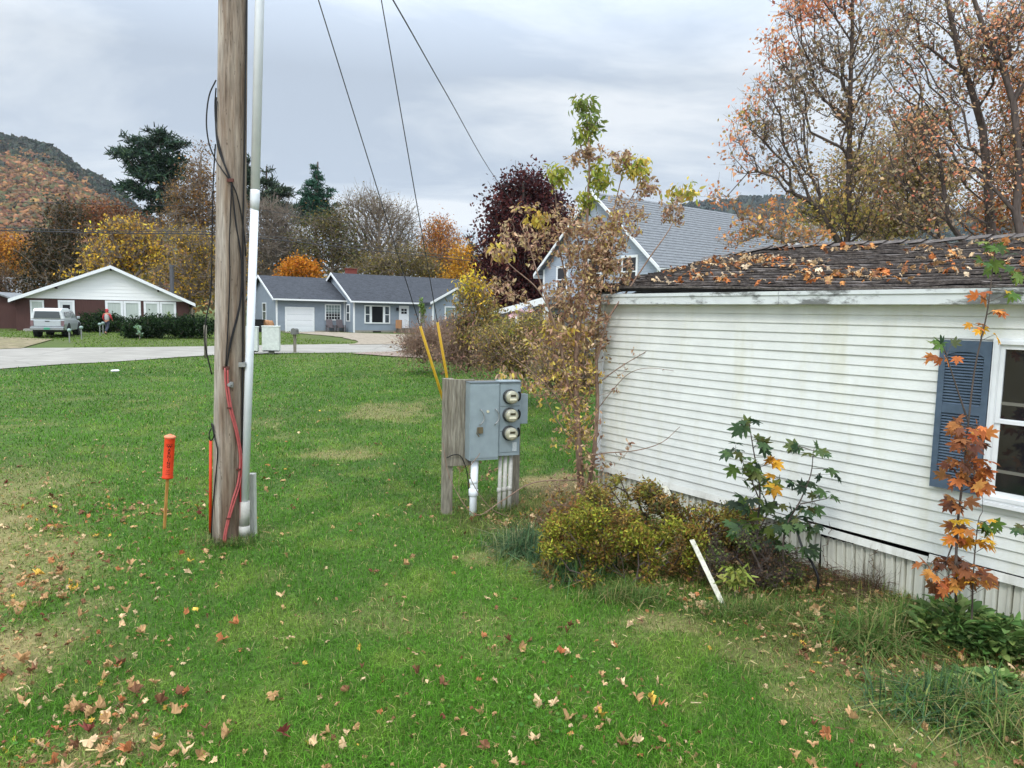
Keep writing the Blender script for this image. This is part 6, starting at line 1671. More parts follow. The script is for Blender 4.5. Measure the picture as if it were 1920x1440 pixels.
SL = [(1095, 200, 28, 22, 1.6, GRN, 1), (1098, 245, 26, 20, 1.3, YGN + GRN, 1), (1112, 232, 14, 10, .5, GRN, 1), (1105, 285, 28, 16, .8, BRN, 1), (1078, 300, 16, 12, .3, BRN, 1), (1125, 330, 24, 26, 1.4, YGN, 1), (1100, 375, 18, 14, .6, YGN, 1), (1045, 328, 24, 16, .9, YGN, 1),
      (1165, 300, 20, 22, .8, BRN, 1), (1190, 310, 24, 22, 1.2, YEL_ + YGN, 1), (1215, 350, 26, 18, .7, BRN, 1), (1278, 362, 26, 14, 1.0, YGN + YEL_, 1), (1262, 395, 26, 26, .8, BRN, 1), (1180, 390, 40, 36, .9, BRN, 1), (1150, 430, 50, 40, 2.6, BRN + YEL_[:1], 1),
      (990, 395, 26, 16, .7, BRN + YEL_, 1), (1010, 410, 14, 10, .5, YEL_, 1), (940, 470, 26, 22, .8, YEL_ + BRN, 1), (965, 440, 40, 30, .9, BRN, 1), (1000, 470, 46, 40, .9, BRN, 1), (1060, 430, 50, 46, 1.8, BRN, 1), (1100, 470, 50, 60, 4.4, BRN, 1), (1140, 500, 44, 50, 3.6, BRN, 1), (1090, 560, 50, 60, 3.6, BRN, 1), (1050, 560, 50, 50, 1.0, BRN, 1),
      (1000, 560, 46, 40, .7, BRN, 1), (1060, 620, 40, 30, 1.0, YEL_ + BRN, 1), (950, 540, 40, 30, .4, BRN, 1), (1110, 620, 40, 50, 1.5, BRN, 1), (1020, 640, 60, 40, 1.0, BRN + YEL_[:1], 1), (1070, 700, 60, 60, 2.6, BRN + YEL_, 1), (1010, 720, 50, 40, 1.2, BRN + YEL_, 1), (1080, 800, 50, 60, 2.0, BRN + YEL_, 1), (950, 700, 30, 20, .4, YEL_ + BRN, 1), (1110, 880, 40, 60, 1.0, BRN, 1),
      (1200, 690, 80, 60, .35, BRN, 1), (1180, 840, 90, 40, .3, BRN, 1), (900, 880, 60, 40, .16, BRN, 1), (940, 760, 30, 40, .2, BRN, 1), (1060, 900, 40, 40, .4, BRN, 1)]
w_ = np.array([l[4] * (.55 if l[2] < 32 and l[5][0] not in BRN else (.55 if l[0] < 1015 else 1)) for l in SL]); w_ = w_ / w_.sum()
NL = 1750
kk = rng.choice(len(SL), NL, p=w_)
LC = np.array([spx(l[0], l[1]) for l in SL]); s_ = DS / FPX
u = rand_dirs(NL, rng) * (rng.random(NL) ** .5)[:, None]
cp_ = LC[kk] + u * np.stack([np.array([l[2] for l in SL])[kk] * s_, np.full(NL, .0) + np.minimum(.42, np.array([l[2] for l in SL])[kk] * s_ * 1.3), np.array([l[3] for l in SL])[kk] * s_], 1)
# short twigs from the stems to every leaf cluster
nodes = smp.copy(); allE = list(E)
d0 = np.array([np.min(np.linalg.norm(smp - c_, axis=1)) for c_ in cp_]); order = np.argsort(d0)
NB = np.zeros((len(smp) + 3 * NL, 3)); NB[:len(smp)] = smp; nn_ = len(smp)
for i in order:
    c_ = cp_[i]; dv = c_ - NB[:nn_]; cost = np.linalg.norm(dv, axis=1) + .9 * np.maximum(0, .5 * np.hypot(dv[:, 0], dv[:, 1]) - dv[:, 2]); j = int(np.argmin(cost))
    p0 = NB[j].copy(); md_ = (p0 + c_) / 2 + rng.normal(size=3) * .02
    allE.append((p0, md_, .0035, .0028)); allE.append((md_, c_, .0028, .0018)); NB[nn_] = md_; NB[nn_ + 1] = c_; nn_ += 2
V, F = wood(allE, 5); raw('trunk', V, F, BARKB, sap, True)
per = 7
ii = np.repeat(np.arange(NL), per); n = len(ii)
isb = np.array([SL[k][5][0] in BRN for k in kk])[ii]
pos = cp_[ii] + rng.normal(size=(n, 3)) * np.where(isb, .026, .05)[:, None]
# leaflets of one compound leaf fan from a shared droop direction
ax = rand_dirs(NL, rng, -.5)[ii]; d = ax + rand_dirs(n, rng) * .75 + np.array([0, 0, -.45])
col = np.zeros((n, 3))
for q in range(len(SL)):
    mk = kk[ii] == q
    if mk.any(): col[mk] = pick(SL[q][5], mk.sum(), rng, .16)
sz = np.where(isb, .062, .10) * (.6 + .6 * rng.random(n))
T = T_CURL.copy()
a = scatter(T * [1, 1.35, 1.3], F_CURL, pos[isb], d[isb], rand_dirs(isb.sum(), rng), sz[isb], col[isb])
T2 = np.array([[0, 0, 0], [.35, .19, .02], [.35, -.19, .02], [.72, .13, -.08], [.72, -.13, -.08], [1, 0, -.25]])
b_ = scatter(T2, F_CURL, pos[~isb], d[~isb], rand_dirs((~isb).sum(), rng, .8), sz[~isb], col[~isb])
V, F, C = merge([a, b_]); raw('crown', V, F, LEAF, sap, True, C)

# =================================================================== GARDEN BED PLANTS
def bedpx(x, y, out=None):
    g = G(x, y); return g
BEDG = 'shrubs in the bed by the mobile home'
def Dg(x, y): return float((G(x, y) - cO) @ cF)
SPY = [(150, 152, 54), (132, 136, 50), (108, 116, 44), (166, 160, 66), (144, 112, 54)]
SPB = [(148, 112, 64), (128, 100, 60), (160, 128, 66), (116, 108, 58), (104, 84, 56)]
T_OV = np.array([[0, 0, 0], [.3, .2, .02], [.3, -.2, .02], [.7, .17, -.03], [.7, -.17, -.03], [1, 0, -.1]])
def scrub(seed, n, x0, x1, y0f, y1f, rx, ry):
    q = np.random.default_rng(seed); out = []
    for _ in range(n):
        cx_ = q.uniform(x0, x1); t_ = (cx_ - x0) / (x1 - x0); cy_ = q.uniform(y0f(t_), y1f(t_))
        out.append((cx_, cy_, q.uniform(*rx), q.uniform(*ry), q.uniform(.4, 1.6), q.uniform(-.35, .35)))
    return out
q = np.random.default_rng(5)
Lb = scrub(611, 84, 1020, 1305, lambda t: 985 - 35 * math.sin(PI * t) - 8 * math.sin(9 * t), lambda t: 1088 + 24 * t, (12, 28), (9, 22))
shrub('spirea_shrub', 'low yellow green spirea shrub, brightest plant of the bed', 'shrub', 1180, 1112, Lb, 1500, 22000, 7.0, SPY, D=7.2, rt=.008, rtip=.0016, seg=.12, spread=.06, T=T_OV, F=F_CURL, bark=BARKD,
      pals=[[SPY, SPY, SPY + SPB[:1], SPB, SPY + SPB][int(q.integers(0, 5)) if l_[1] < 1060 else int(q.integers(2, 5))] for l_ in Lb], twigs=900, droop=-.1, seed=61)
Lb = scrub(622, 74, 1075, 1430, lambda t: 935 - 55 * max(0, math.sin(PI * t * 2.2 - .6)) + 20 * t, lambda t: 1010, (8, 24), (8, 24))
shrub('barberry_shrub', 'brown green upright shrub against the white siding behind the spirea', 'shrub', 1230, 1020, Lb, 1000, 12500, 7.0, SPB, D=8.0, rt=.014, rtip=.0026, seg=.14, spread=.06, T=T_OV, F=F_CURL, bark=BARKD, twigs=1600, seed=62,
      pals=[[SPB + SPY[:2], SPB, SPB + [(96, 102, 54), (80, 88, 50)], [(134, 132, 62), (146, 124, 62)]][int(q.integers(0, 4))] for _ in Lb])
Lb = scrub(633, 34, 1315, 1490, lambda t: 985 + 20 * t, lambda t: 1095, (8, 24), (8, 22))
shrub('dry_shrub', 'dead brown tangled shrub right of the leaning white strip', 'shrub', 1400, 1108, Lb, 520, 3000, 6.2, SPB, D=7.15, rt=.012, rtip=.0024, seg=.12, spread=.08, bark=BARKD, twigs=2600, seed=63,
      pals=[[[(120, 96, 70), (104, 84, 62), (136, 112, 76)], [(88, 104, 54), (110, 118, 60)], [(96, 76, 56), (84, 66, 52)]][int(q.integers(0, 3))] for _ in Lb])
shrub('rusty_shrub', 'low rusty brown scrub around the foot of the sapling', 'shrub', 1085, 985, [(1050, 950, 34, 24), (1095, 940, 30, 30), (1020, 975, 30, 22), (1130, 945, 24, 30), (1075, 985, 40, 16)], 260, 1500, 7, [(142, 104, 62), (122, 92, 60), (160, 126, 66), (112, 104, 56)], D=8.9, rt=.008, rtip=.0022, seg=.1, spread=.10, T=T_OV, F=F_CURL, bark=BARKB, twigs=900, seed=66)
# big-leaved maple saplings
def maple_sapling(label, stem_sets, leaves, lsz, D, seed, group='maple seedlings along the siding', bark=BARKD, r0=.012, mult=1.0):
    rng = np.random.default_rng(seed)
    b0 = stem_sets[0][0]; g = G(*b0)
    root = thing('maple_seedling', label, 'maple seedling', g, 0, group)
    E = []; nodes = []
    for si, pts in enumerate(stem_sets):
        p3 = [P(x, y, D) for x, y in pts]
        if si == 0: p3[0] = g + [0, 0, -.05]
        p3 = smooth(p3, 4)
        for i in range(len(p3) - 1):
            ra = r0 * (1 - .75 * i / len(p3)) * (1 if si == 0 else .6); E.append((p3[i], p3[i + 1], ra, ra * .95))
        nodes += p3
    nodes = np.array(nodes)
    P0 = []; Dv = []; Nv = []; Cc = []; Sz = []
    for (x, y, rx, ry, k, pal) in leaves:
        for _ in range(int(k * mult)):
            q = P(x + rng.normal() * rx * .6, y + rng.normal() * ry * .6, D + rng.normal() * .10)
            j = int(np.argmin(np.linalg.norm(nodes - q, axis=1) + .6 * np.maximum(0, nodes[:, 2] - q[2])))
            E.append((nodes[j], q, .0022, .0015))
            out = q - nodes[j]; out = out / (np.linalg.norm(out) + 1e-6) + rng.normal(size=3) * .45 + [0, -.25, -.65]
            P0.append(q); Dv.append(out); Nv.append(np.array([0, -.55, .8]) + rng.normal(size=3) * .4); Cc.append(pick(pal, 1, rng, .14)[0]); Sz.append(lsz * rng.uniform(.65, 1.2))
    V, F = wood(E, 6); raw('stem', V, F, bark, root, True)
    T, Fm = maple_t(.34, 1.5)
    v, f, c = scatter(T, Fm, np.array(P0), np.array(Dv), np.array(Nv), np.array(Sz), np.array(Cc), colv=np.concatenate([[.82], np.where(np.arange(len(T) - 1) % 2, 1.08, .94)]))
    raw('leaves', v, f, LEAF, root, True, c)
DGR = [(62, 82, 56), (76, 98, 62), (54, 70, 52), (86, 106, 66), (98, 104, 60)]; MGR = [(92, 116, 54), (112, 128, 56), (74, 100, 50)]
ORL = [(204, 128, 68), (192, 112, 62), (212, 148, 76), (172, 100, 58)]; RUS = [(150, 98, 62), (124, 78, 54), (170, 112, 64), (104, 70, 54)]; GLD = [(216, 164, 48), (226, 178, 60), (196, 136, 44)]
maple_sapling('dark green maple seedling with a few golden leaves, taller one in the bed', [[(1432, 1105), (1420, 1000), (1425, 920), (1412, 840), (1405, 795)], [(1425, 940), (1400, 880), (1378, 845)], [(1420, 1000), (1455, 930), (1462, 890)]],
              [(1400, 795, 18, 8, 4, DGR), (1385, 842, 16, 12, 4, DGR), (1425, 830, 20, 12, 5, DGR), (1410, 870, 24, 16, 7, MGR + DGR), (1445, 862, 12, 10, 3, GLD), (1410, 905, 24, 16, 6, DGR + MGR), (1450, 900, 18, 14, 5, MGR + GLD), (1400, 945, 26, 20, 7, DGR + MGR), (1440, 950, 26, 20, 8, DGR), (1410, 985, 34, 18, 8, DGR + MGR), (1460, 985, 24, 16, 6, DGR), (1440, 1020, 34, 16, 6, DGR + MGR)], .104, 7.1, 71, mult=1.7)
maple_sapling('dark green maple seedling with bare zigzag stem, right one of the green pair', [[(1480, 1100), (1468, 1040), (1475, 985), (1500, 940), (1520, 890), (1525, 845)], [(1500, 945), (1550, 935)], [(1480, 990), (1530, 980)]],
              [(1515, 838, 22, 6, 4, DGR), (1540, 850, 16, 6, 3, DGR), (1550, 880, 10, 10, 3, DGR), (1500, 905, 18, 8, 4, DGR), (1545, 930, 18, 10, 4, DGR), (1510, 950, 22, 10, 5, DGR), (1490, 980, 28, 12, 6, DGR), (1530, 985, 20, 10, 4, DGR), (1480, 1020, 24, 12, 5, DGR), (1510, 1035, 18, 10, 4, DGR)], .096, 6.95, 72, mult=1.5)
maple_sapling('slender maple seedling with orange and rust leaves in front of the blue shutter', [[(1795, 1170), (1792, 1080), (1796, 980), (1805, 900), (1815, 800), (1828, 690), (1850, 590), (1862, 500), (1868, 455)], [(1822, 1165), (1826, 1060), (1834, 980), (1842, 960)], [(1815, 790), (1785, 700), (1775, 665)], [(1796, 990), (1770, 1060), (1745, 1075)]],
              [(1870, 455, 24, 8, 4, MGR), (1880, 490, 22, 16, 5, MGR + DGR), (1845, 490, 16, 12, 3, MGR), (1895, 515, 14, 10, 3, MGR), (1845, 552, 12, 4, 2, ORL), (1885, 548, 14, 5, 2, GLD + MGR), (1868, 588, 9, 6, 2, ORL), (1840, 615, 26, 8, 5, ORL + GLD), (1760, 645, 22, 8, 4, DGR + MGR), (1765, 672, 20, 6, 4, ORL), (1800, 800, 16, 12, 6, RUS), (1835, 800, 12, 10, 4, ORL),
               (1815, 830, 26, 14, 12, RUS + ORL), (1810, 865, 30, 14, 14, RUS), (1835, 880, 18, 14, 8, ORL), (1800, 895, 26, 12, 11, RUS + ORL), (1830, 905, 20, 12, 6, ORL), (1790, 940, 18, 12, 6, RUS), (1800, 985, 20, 14, 8, GLD + RUS), (1848, 975, 20, 14, 7, MGR + GLD), (1795, 1015, 26, 12, 9, ORL + GLD), (1850, 1010, 14, 12, 5, GLD), (1745, 1055, 18, 10, 5, ORL + RUS), (1790, 1055, 34, 12, 14, RUS), (1780, 1090, 34, 14, 14, RUS + ORL), (1830, 1085, 28, 16, 12, RUS + GLD)], .080, 5.7, 73, mult=1.5)
maple_sapling('dark green maple leaf spray entering at the right edge', [[(1945, 1130), (1950, 1040), (1930, 990), (1910, 985)]], [(1912, 988, 12, 6, 4, DGR), (1935, 1000, 16, 8, 5, DGR)], .07, 5.3, 74)
shrub('ash_seedling', 'small yellow green ash seedling with feather leaves beside the leaning strip', 'seedling', 1385, 1110, [(1378, 1068, 10, 8), (1392, 1078, 10, 8), (1370, 1085, 10, 8)], 12, 110, 19, [(128, 140, 66), (146, 152, 74)], D=6.6, rt=.006, rtip=.0025, seg=.1, spread=.07, T=T_OV * [1, .7, 1], F=F_CURL)
# broad-leaved clump
T_HO = []
nseg = 7
for i in range(nseg + 1):
    t_ = i / nseg; wv_ = .20 * math.sin(PI * min(1, t_ * .97 + .03)) ** .75
    for sg, zz in ((-1, .03), (0, -.03), (1, .03)): T_HO.append((t_, sg * wv_, zz * (1 if sg else 1) + .30 * t_ - .55 * t_ * t_))
T_HO = np.array(T_HO); F_HO = np.array([[i * 3 + j, (i + 1) * 3 + j, (i + 1) * 3 + j + 1, i * 3 + j + 1] for i in range(nseg) for j in range(2)])
def clump(name, label, cx, cy, n, lz, rx, ry, pal, seed, cat='plant', T=T_HO, F=F_HO, zlift=.0, zup=(.2, 1.1), group=None, width=1.0, mt=LEAF, hmax=.22):
    rng = np.random.default_rng(seed); g = G(cx, cy)
    root = thing(name, label, cat, g, 0, group)
    a = rng.random(n) * 2 * PI; r_ = rng.random(n) ** .6
    pos = np.stack([g[0] + np.cos(a) * r_ * rx, g[1] + np.sin(a) * r_ * ry, np.full(n, g[2])], 1); pos[:, 2] += rng.random(n) * hmax * (1 - .5 * r_)
    d = np.stack([np.cos(a + rng.normal(size=n) * .5), np.sin(a + rng.normal(size=n) * .5), rng.uniform(zup[0], zup[1], n)], 1)
    nn = np.stack([-np.cos(a) * .6, -np.sin(a) * .6, np.ones(n)], 1) + rng.normal(size=(n, 3)) * .5
    v, f, c = scatter(T * [1, width, 1], F, pos, d, nn, lz * (.55 + .75 * rng.random(n)), pick(pal, n, rng, .2))
    raw('leaves', v, f, mt, root, True, c)
    return root
HOS = [(120, 152, 84), (100, 134, 74), (138, 164, 96), (80, 112, 62), (150, 166, 98), (92, 118, 66)]
GRH = 'broad leaved clumps along the skirting'
clump('perennial_clump', 'largest broad leaved green clump below the orange maple seedling', 1790, 1205, 620, .120, .42, .26, HOS, 81, group=GRH, hmax=.38)
clump('perennial_clump', 'broad leaved green clump at the right edge against the skirting', 1880, 1230, 460, .118, .30, .22, HOS, 82, group=GRH, hmax=.32)
clump('perennial_clump', 'smaller broad leaved clump with drooping leaves at the front right', 1845, 1290, 260, .095, .26, .14, HOS, 83, group=GRH, zup=(-.1, .6), hmax=.12)
# long grass tufts
def blades(n, pos, h, w, pal=None, col=None, rng=RNG, lean=.6, mt=GRASSM, droop=.55):
    a = rng.random(n) * 2 * PI; l = rng.random(n) * lean
    d = np.stack([np.cos(a) * l, np.sin(a) * l, np.ones(n)], 1); d /= np.linalg.norm(d, axis=1, keepdims=True)
    side = np.stack([-np.sin(a + rng.normal(size=n)), np.cos(a + rng.normal(size=n)), np.zeros(n)], 1)
    h = h * (.55 + .8 * rng.random(n)); hx = np.stack([np.cos(a), np.sin(a), np.zeros(n)], 1) * (h * l * droop)[:, None]
    w = w if np.ndim(w) else np.full(n, w)
    p1 = pos + d * (h * .55)[:, None]; p2 = pos + d * h[:, None] + hx - np.array([0, 0, 1]) * (h * l * droop * .5)[:, None]
    V = np.stack([pos - side * w[:, None] * .5, pos + side * w[:, None] * .5, p1 + side * w[:, None] * .42, p1 - side * w[:, None] * .42, p2], 1).reshape(-1, 3)
    k = np.arange(n)[:, None] * 5
    F = np.concatenate([k + np.array([[0, 1, 2]]), k + np.array([[0, 2, 3]]), k + np.array([[3, 2, 4]])], 1).reshape(-1, 3)
    c = pick(pal, n, rng) if col is None else col
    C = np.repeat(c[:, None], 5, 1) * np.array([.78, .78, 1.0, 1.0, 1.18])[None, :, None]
    return V, F, C.reshape(-1, 3)
def tuft(label, cx, cy, rx, ry, n, h, pal, seed, w=.006, lean=1.2, group='long grass tufts at the bed edge'):
    rng = np.random.default_rng(seed); g = G(cx, cy)
    pos = np.stack([g[0] + rng.normal(size=n) * rx * .5, g[1] + rng.normal(size=n) * ry * .5, np.full(n, g[2] - .01)], 1)
    V, F, C = blades(n, pos, h, w, pal, rng=rng, lean=lean, droop=.9)
    t = raw('grass_tuft', V, F, GRASSM, None, False, C, False, tuple(g)); tag(t, label, 'grass tuft', group)
BG = [(62, 92, 62), (74, 104, 72), (54, 80, 54), (86, 112, 76)]; GG = [(84, 116, 54), (98, 126, 62), (70, 100, 48), (120, 130, 74), (146, 136, 92)]
tuft('blue green tuft of long arching grass at the left tip of the bed', 985, 1035, .36, .34, 1000, .34, BG + [(104, 126, 84), (130, 134, 96)], 91, w=.009, lean=1.6)
tuft('blue green tuft of grass just in front of the spirea at its left', 1075, 1085, .34, .25, 700, .26, BG + GG, 92, w=.009, lean=1.5)
tuft('wispy tuft of grass at the foot of the spirea', 1180, 1125, .36, .16, 800, .20, GG, 93)
tuft('tuft of long grass in front of the bare brown heap', 1630, 1210, .34, .22, 800, .32, GG, 94, w=.009, lean=1.5)
tuft('tuft of coarse green grass left of the broad leaved clumps', 1690, 1190, .22, .2, 700, .32, GG, 95, w=.008)
tuft('wide tuft of bent grass below the small broad leaved clump', 1780, 1330, .45, .2, 1000, .28, GG + BG, 96, w=.009, lean=1.7)
tuft('tuft of rough grass at the lower right corner', 1900, 1370, .35, .25, 800, .27, GG, 97, w=.009, lean=1.7)
tuft('ring of long grass around the foot of the utility pole', 432, 1020, .32, .20, 800, .16, GG, 98, lean=.9)
tuft('tuft of grass below the leaning white strip', 1400, 1150, .5, .14, 1000, .17, GG, 99)
tuft('thin tuft of grass around the right legs of the meter stand', 930, 965, .5, .15, 700, .16, GG, 100)
tuft('sparse dry stalks against the ribbed skirting', 1640, 1110, .35, .12, 160, .42, [(96, 78, 58), (74, 66, 48), (110, 96, 66)], 101, w=.004, lean=.5)
tuft('yellowish wild grass around the sapling foot', 1040, 960, .7, .35, 1500, .20, GG + [(150, 138, 84)], 102)
# leaning white strip (two pieces)
gA = G(1360, 1143); T_ = P(1297, 1012, 7.0)
m_ = MB(); d_ = T_ - gA; L_n = np.linalg.norm(d_); d_ /= L_n; sd_ = np.cross(d_, [0.25, -1, 0]); sd_ /= np.linalg.norm(sd_)
m_.box((gA + T_) / 2, (.050, .010, L_n), [sd_, np.cross(d_, sd_), d_]); m_.box((gA + T_) / 2 + sd_ * .027 + np.cross(d_, sd_) * .012, (.006, .014, L_n), [sd_, np.cross(d_, sd_), d_])
tag(m_.build('trim_strip', mat('dirty_white_trim', lin((188, 185, 168)), .7, var=.25, scale=9), None, False, False, .002, origin=tuple(gA)), 'long white trim strip leaning from the grass into the shrubs', 'trim strip')
a0_ = P(1246, 912, 8.45); a1_ = P(1285, 1000, 8.1)
m_ = MB(); d_ = a0_ - a1_; L_n = np.linalg.norm(d_); d_ /= L_n; sd_ = np.cross(d_, [0.25, -1, 0]); sd_ /= np.linalg.norm(sd_)
a2_ = a1_ - d_ * (a1_[2] / d_[2]) if d_[2] > 0 else a1_; L_n = np.linalg.norm(a0_ - a2_)
m_.box((a0_ + a2_) / 2, (.07, .012, L_n), [sd_, np.cross(d_, sd_), d_])
tag(m_.build('trim_strip', MATS['dirty_white_trim'], None, False, False, .002, origin=tuple(a2_)), 'peeling trim strip mostly hidden among the brown shrubs by the siding', 'trim strip')
# black drain hose out of the skirting
m_ = MB(); hp = [W3(wallhit(1497, 1010)[0], .36, .03), P(1506, 1030, 7.05), P(1524, 1058, 6.95), P(1534, 1085, 6.9), G(1531, 1112)]
m_.tube(smooth(hp, 6), .013, 10); tag(m_.build('hose', CAB, None, False, True, origin=tuple(hp[0])), 'dark hose curving out from under the siding to the ground', 'hose')
# heap of dead twigs and brown leaves
rng = np.random.default_rng(110)
n = 1500; g = G(1560, 1150)
s_ = rng.uniform(2.2, 4.2, n); o_ = rng.random(n) ** 1.3 * .55 + .05
pos = np.array([W3(a, 0, b) for a, b in zip(s_, o_)]); pos[:, 2] = rng.random(n) * .13 * (1 - (o_ / .7)) + .01
E = [(p, p + rand_dirs(1, rng)[0] * [1, 1, .35] * rng.uniform(.08, .28), .0028, .0016) for p in pos]
V, F = wood(E, 3); kind(raw('twig_litter', V, F, mat('dead_twigs', lin((92, 70, 56)), .9, var=.3, scale=20), None, False, None), 'stuff')
# vine on the skirting and dry weed stalks
for lab, pp in (('dry curling vine hanging on the ribbed skirting left of the gap', [(1560, 985), (1552, 1010), (1545, 1040), (1560, 1065), (1578, 1090), (1596, 1115)]), ('dry curling vine with seed heads just left of the skirting gap', [(1643, 1030), (1634, 1050), (1642, 1070), (1646, 1100), (1650, 1125)])):
    p3 = [W3(*(lambda q: (q[0], max(q[1], .0)))(wallhit(x, y, .05)), .05) for x, y in pp]; p3 = [p + rng.normal(size=3) * .012 for p in smooth(p3, 6)]
    E = [(p3[i], p3[i + 1], .0025, .0025) for i in range(len(p3) - 1)]
    for p in p3[::2]: E.append((p, p + rand_dirs(1, rng)[0] * .035, .002, .001))
    V, F = wood(E, 4); o = raw('dry_vine', V, F, MATS['dead_twigs'], None, False, None, False, tuple(p3[-1])); tag(o, lab, 'vine')
E = []
for x, y, h_ in ((1130, 940, .95), (1136, 945, .8), (1560, 1128, .4), (1600, 1120, .45), (1715, 1150, .5), (1740, 1160, .45), (1880, 1190, .5)):
    pass

# =================================================================== LAWN GRASS, CLOVER AND FALLEN LEAVES
rng = np.random.default_rng(200)
def sector(n, r0, r1, aw=R(43)):
    r_ = np.exp(rng.uniform(math.log(r0), math.log(r1), n)); a = rng.uniform(-aw, aw, n); return r_ * np.sin(a), r_ * np.cos(a), r_
n = 800000
x, y, r_ = sector(n, 1.9, 34, R(56))
# keep off the road, the mobile home footprint and thin out bare ground
NE = np.array(near_e)
yroad = np.interp(x, NE[:, 0], NE[:, 1])
dry, bed = ground_mix(x, y)
keep = (y < yroad - .1 + .3 * N1(x * 2, y, 2)) & ~((wdist(x, y) < .02) & (wdist(x, y) > -WID - .1) & (walong(x, y) > -.05)) & (rng.random(n) > .38 * dry) & (rng.random(n) > .30 * bed)
x, y, r_, dry, bed = x[keep], y[keep], r_[keep], dry[keep], bed[keep]; n = len(x)
hl = .062 * (.65 + .8 * N1(x * 1.3, y * 1.3, 3)) * (1 - .45 * dry); hl = hl * (1 + 1.5 * bed * rng.random(n) + .8 * dry * (rng.random(n) < .15))
wl = .0042 * np.maximum(1, r_ / 6.0); hl = hl * np.maximum(1, 1 + (r_ - 10) * .01)
col = turf_col(x, y) * (1 + .42 * rng.normal(size=(n, 1))).clip(.3, 2.4)
pale = rng.random(n) < (.06 + .35 * dry); col[pale] = pick([(168, 152, 104), (150, 140, 88), (186, 170, 122)], pale.sum(), rng)
lightb = rng.random(n) < .18; col[lightb] = col[lightb] * .6 + np.array(lin((126, 164, 72))) * .4
pos = np.stack([x, y, zg(x, y) - .005], 1)
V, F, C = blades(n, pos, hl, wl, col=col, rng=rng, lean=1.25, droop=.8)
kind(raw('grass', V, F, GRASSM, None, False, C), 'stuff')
# grass beyond the road (coarser)
n = 60000; x, y, r_ = sector(n, 34, 66)
FE = np.array(far_e); yf = np.interp(x, FE[:, 0], FE[:, 1]); yn = np.interp(x, NE[:, 0], NE[:, 1])
Xr = x / y
drive = (Xr > -.31) & (y < 60) & (y > 45) ; island = (y < 50.5 - (Xr + .31) * 60)
keep = ((y > yf + .3) | (y < yn)) & ~((Xr > -.30) & ~island & (y > yf)) & ~((Xr < -.62) & (y < 41))
x, y, r_ = x[keep], y[keep], r_[keep]; n = len(x)
col = turf_col(x, y) * (1 + .25 * rng.normal(size=(n, 1))).clip(.4, 1.8)
V, F, C = blades(n, np.stack([x, y, gz(x, y)], 1), .09, .03 * r_ / 40, col=col, rng=rng, lean=1.0)
kind(raw('roadside_grass', V, F, GRASSM, None, False, C), 'stuff')
# clover and plantain rosettes
n = 7000; x, y, r_ = sector(n, 3.4, 14); dr, bd = ground_mix(x, y)
k_ = (N2(x * .9, y * .9, 2) > .52) & ~((wdist(x, y) < .1)) ; x, y = x[k_], y[k_]; n = len(x)
v, f, c = scatter(T_OV * [1, 2.0, 1], F_CURL, np.stack([x, y, zg(x, y) + .02 + .02 * rng.random(n)], 1), rand_dirs(n, rng) * [1, 1, .3], rand_dirs(n, rng, 2.5), .022 + .02 * rng.random(n), pick([(82, 122, 50), (96, 132, 56), (70, 110, 46)], n, rng))
kind(raw('clover', v, f, GRASSM, None, False, c), 'stuff')

# fallen maple leaves: the 280 that show largest are things of their own
PALS = {'tan': [(180, 144, 102)], 'pale': [(202, 174, 136)], 'brown': [(122, 86, 62)], 'orange': [(178, 116, 76)], 'yellow': [(206, 168, 76)], 'red': [(120, 66, 56)]}
CW = [('tan', .42), ('pale', .22), ('brown', .20), ('orange', .08), ('yellow', .05), ('red', .03)]
leafm = {}
lr = np.random.default_rng(300)
for cn in PALS:
    for s_ in range(4):
        T, Fm = maple_t(lr.uniform(-.1, .7), lr.uniform(.3, 2.6), lr.uniform(.3, .75))
        T = T + lr.normal(size=T.shape) * .13 * [.6, .6, 1]
        # fold along the midrib, curl the edges
        T[:, 2] += abs(T[:, 1]) * lr.uniform(.2, 1.3) + T[:, 1] ** 2 * lr.uniform(-.8, .8); T[:, 0] *= lr.uniform(.75, 1)
        if s_ == 3: T[:, 1] *= .5; T[:, 2] += .25 * abs(T[:, 1])
        me = bpy.data.meshes.new('fallen_leaf'); T[:, 2] -= T[:, 2].min()
        vs = [tuple(p) for p in T]; k = len(vs)
        me.from_pydata(vs, [], [tuple(q) for q in Fm]); me.update()
        base = np.array(lin(PALS[cn][0])); cc = base * (1 + .30 * lr.normal(size=(k, 1))).clip(.5, 1.5); setcol(me, cc.clip(0, .9)); me.materials.append(DEADLEAF)
        leafm[(cn, s_)] = me
def leaf_density(x, y):
    d = .16 + 2.0 * sstep(.0, 2.8, -x - .38 * y + .4) * sstep(12, 8, y)          # drift at the left
    d = d + .75 * sstep(1.8, .3, wdist(x, y)) * sstep(9.5, 7.5, y) + .22 * sstep(5.5, 3.5, y)
    return d * (.45 + 2.0 * sstep(.45, .75, N2(x * 1.1 + 3, y * 1.1, 3)))
cand = 44000; x, y, r_ = sector(cand, 2.2, 24, R(55))
ok_ = (rng.random(cand) < leaf_density(x, y) * .20) & (y < np.interp(x, NE[:, 0], NE[:, 1]) - 1) & (wdist(x, y) > .08)
x, y = x[ok_], y[ok_]
fx = (np.abs(x / y) < .74) & (y > 3.75)
sizes = .022 + .044 * rng.random(len(x)) ** 1.8
app = np.where(fx, sizes / np.hypot(x, y), 0)
order = np.argsort(-app); NI = 280
names = [c_[0] for c_ in CW]; pw = np.array([c_[1] for c_ in CW])
cls = rng.choice(len(names), len(x), p=pw / pw.sum())
adj = {'tan': 'tan', 'pale': 'pale bleached', 'brown': 'dark brown', 'orange': 'orange', 'yellow': 'bright yellow', 'red': 'deep red'}
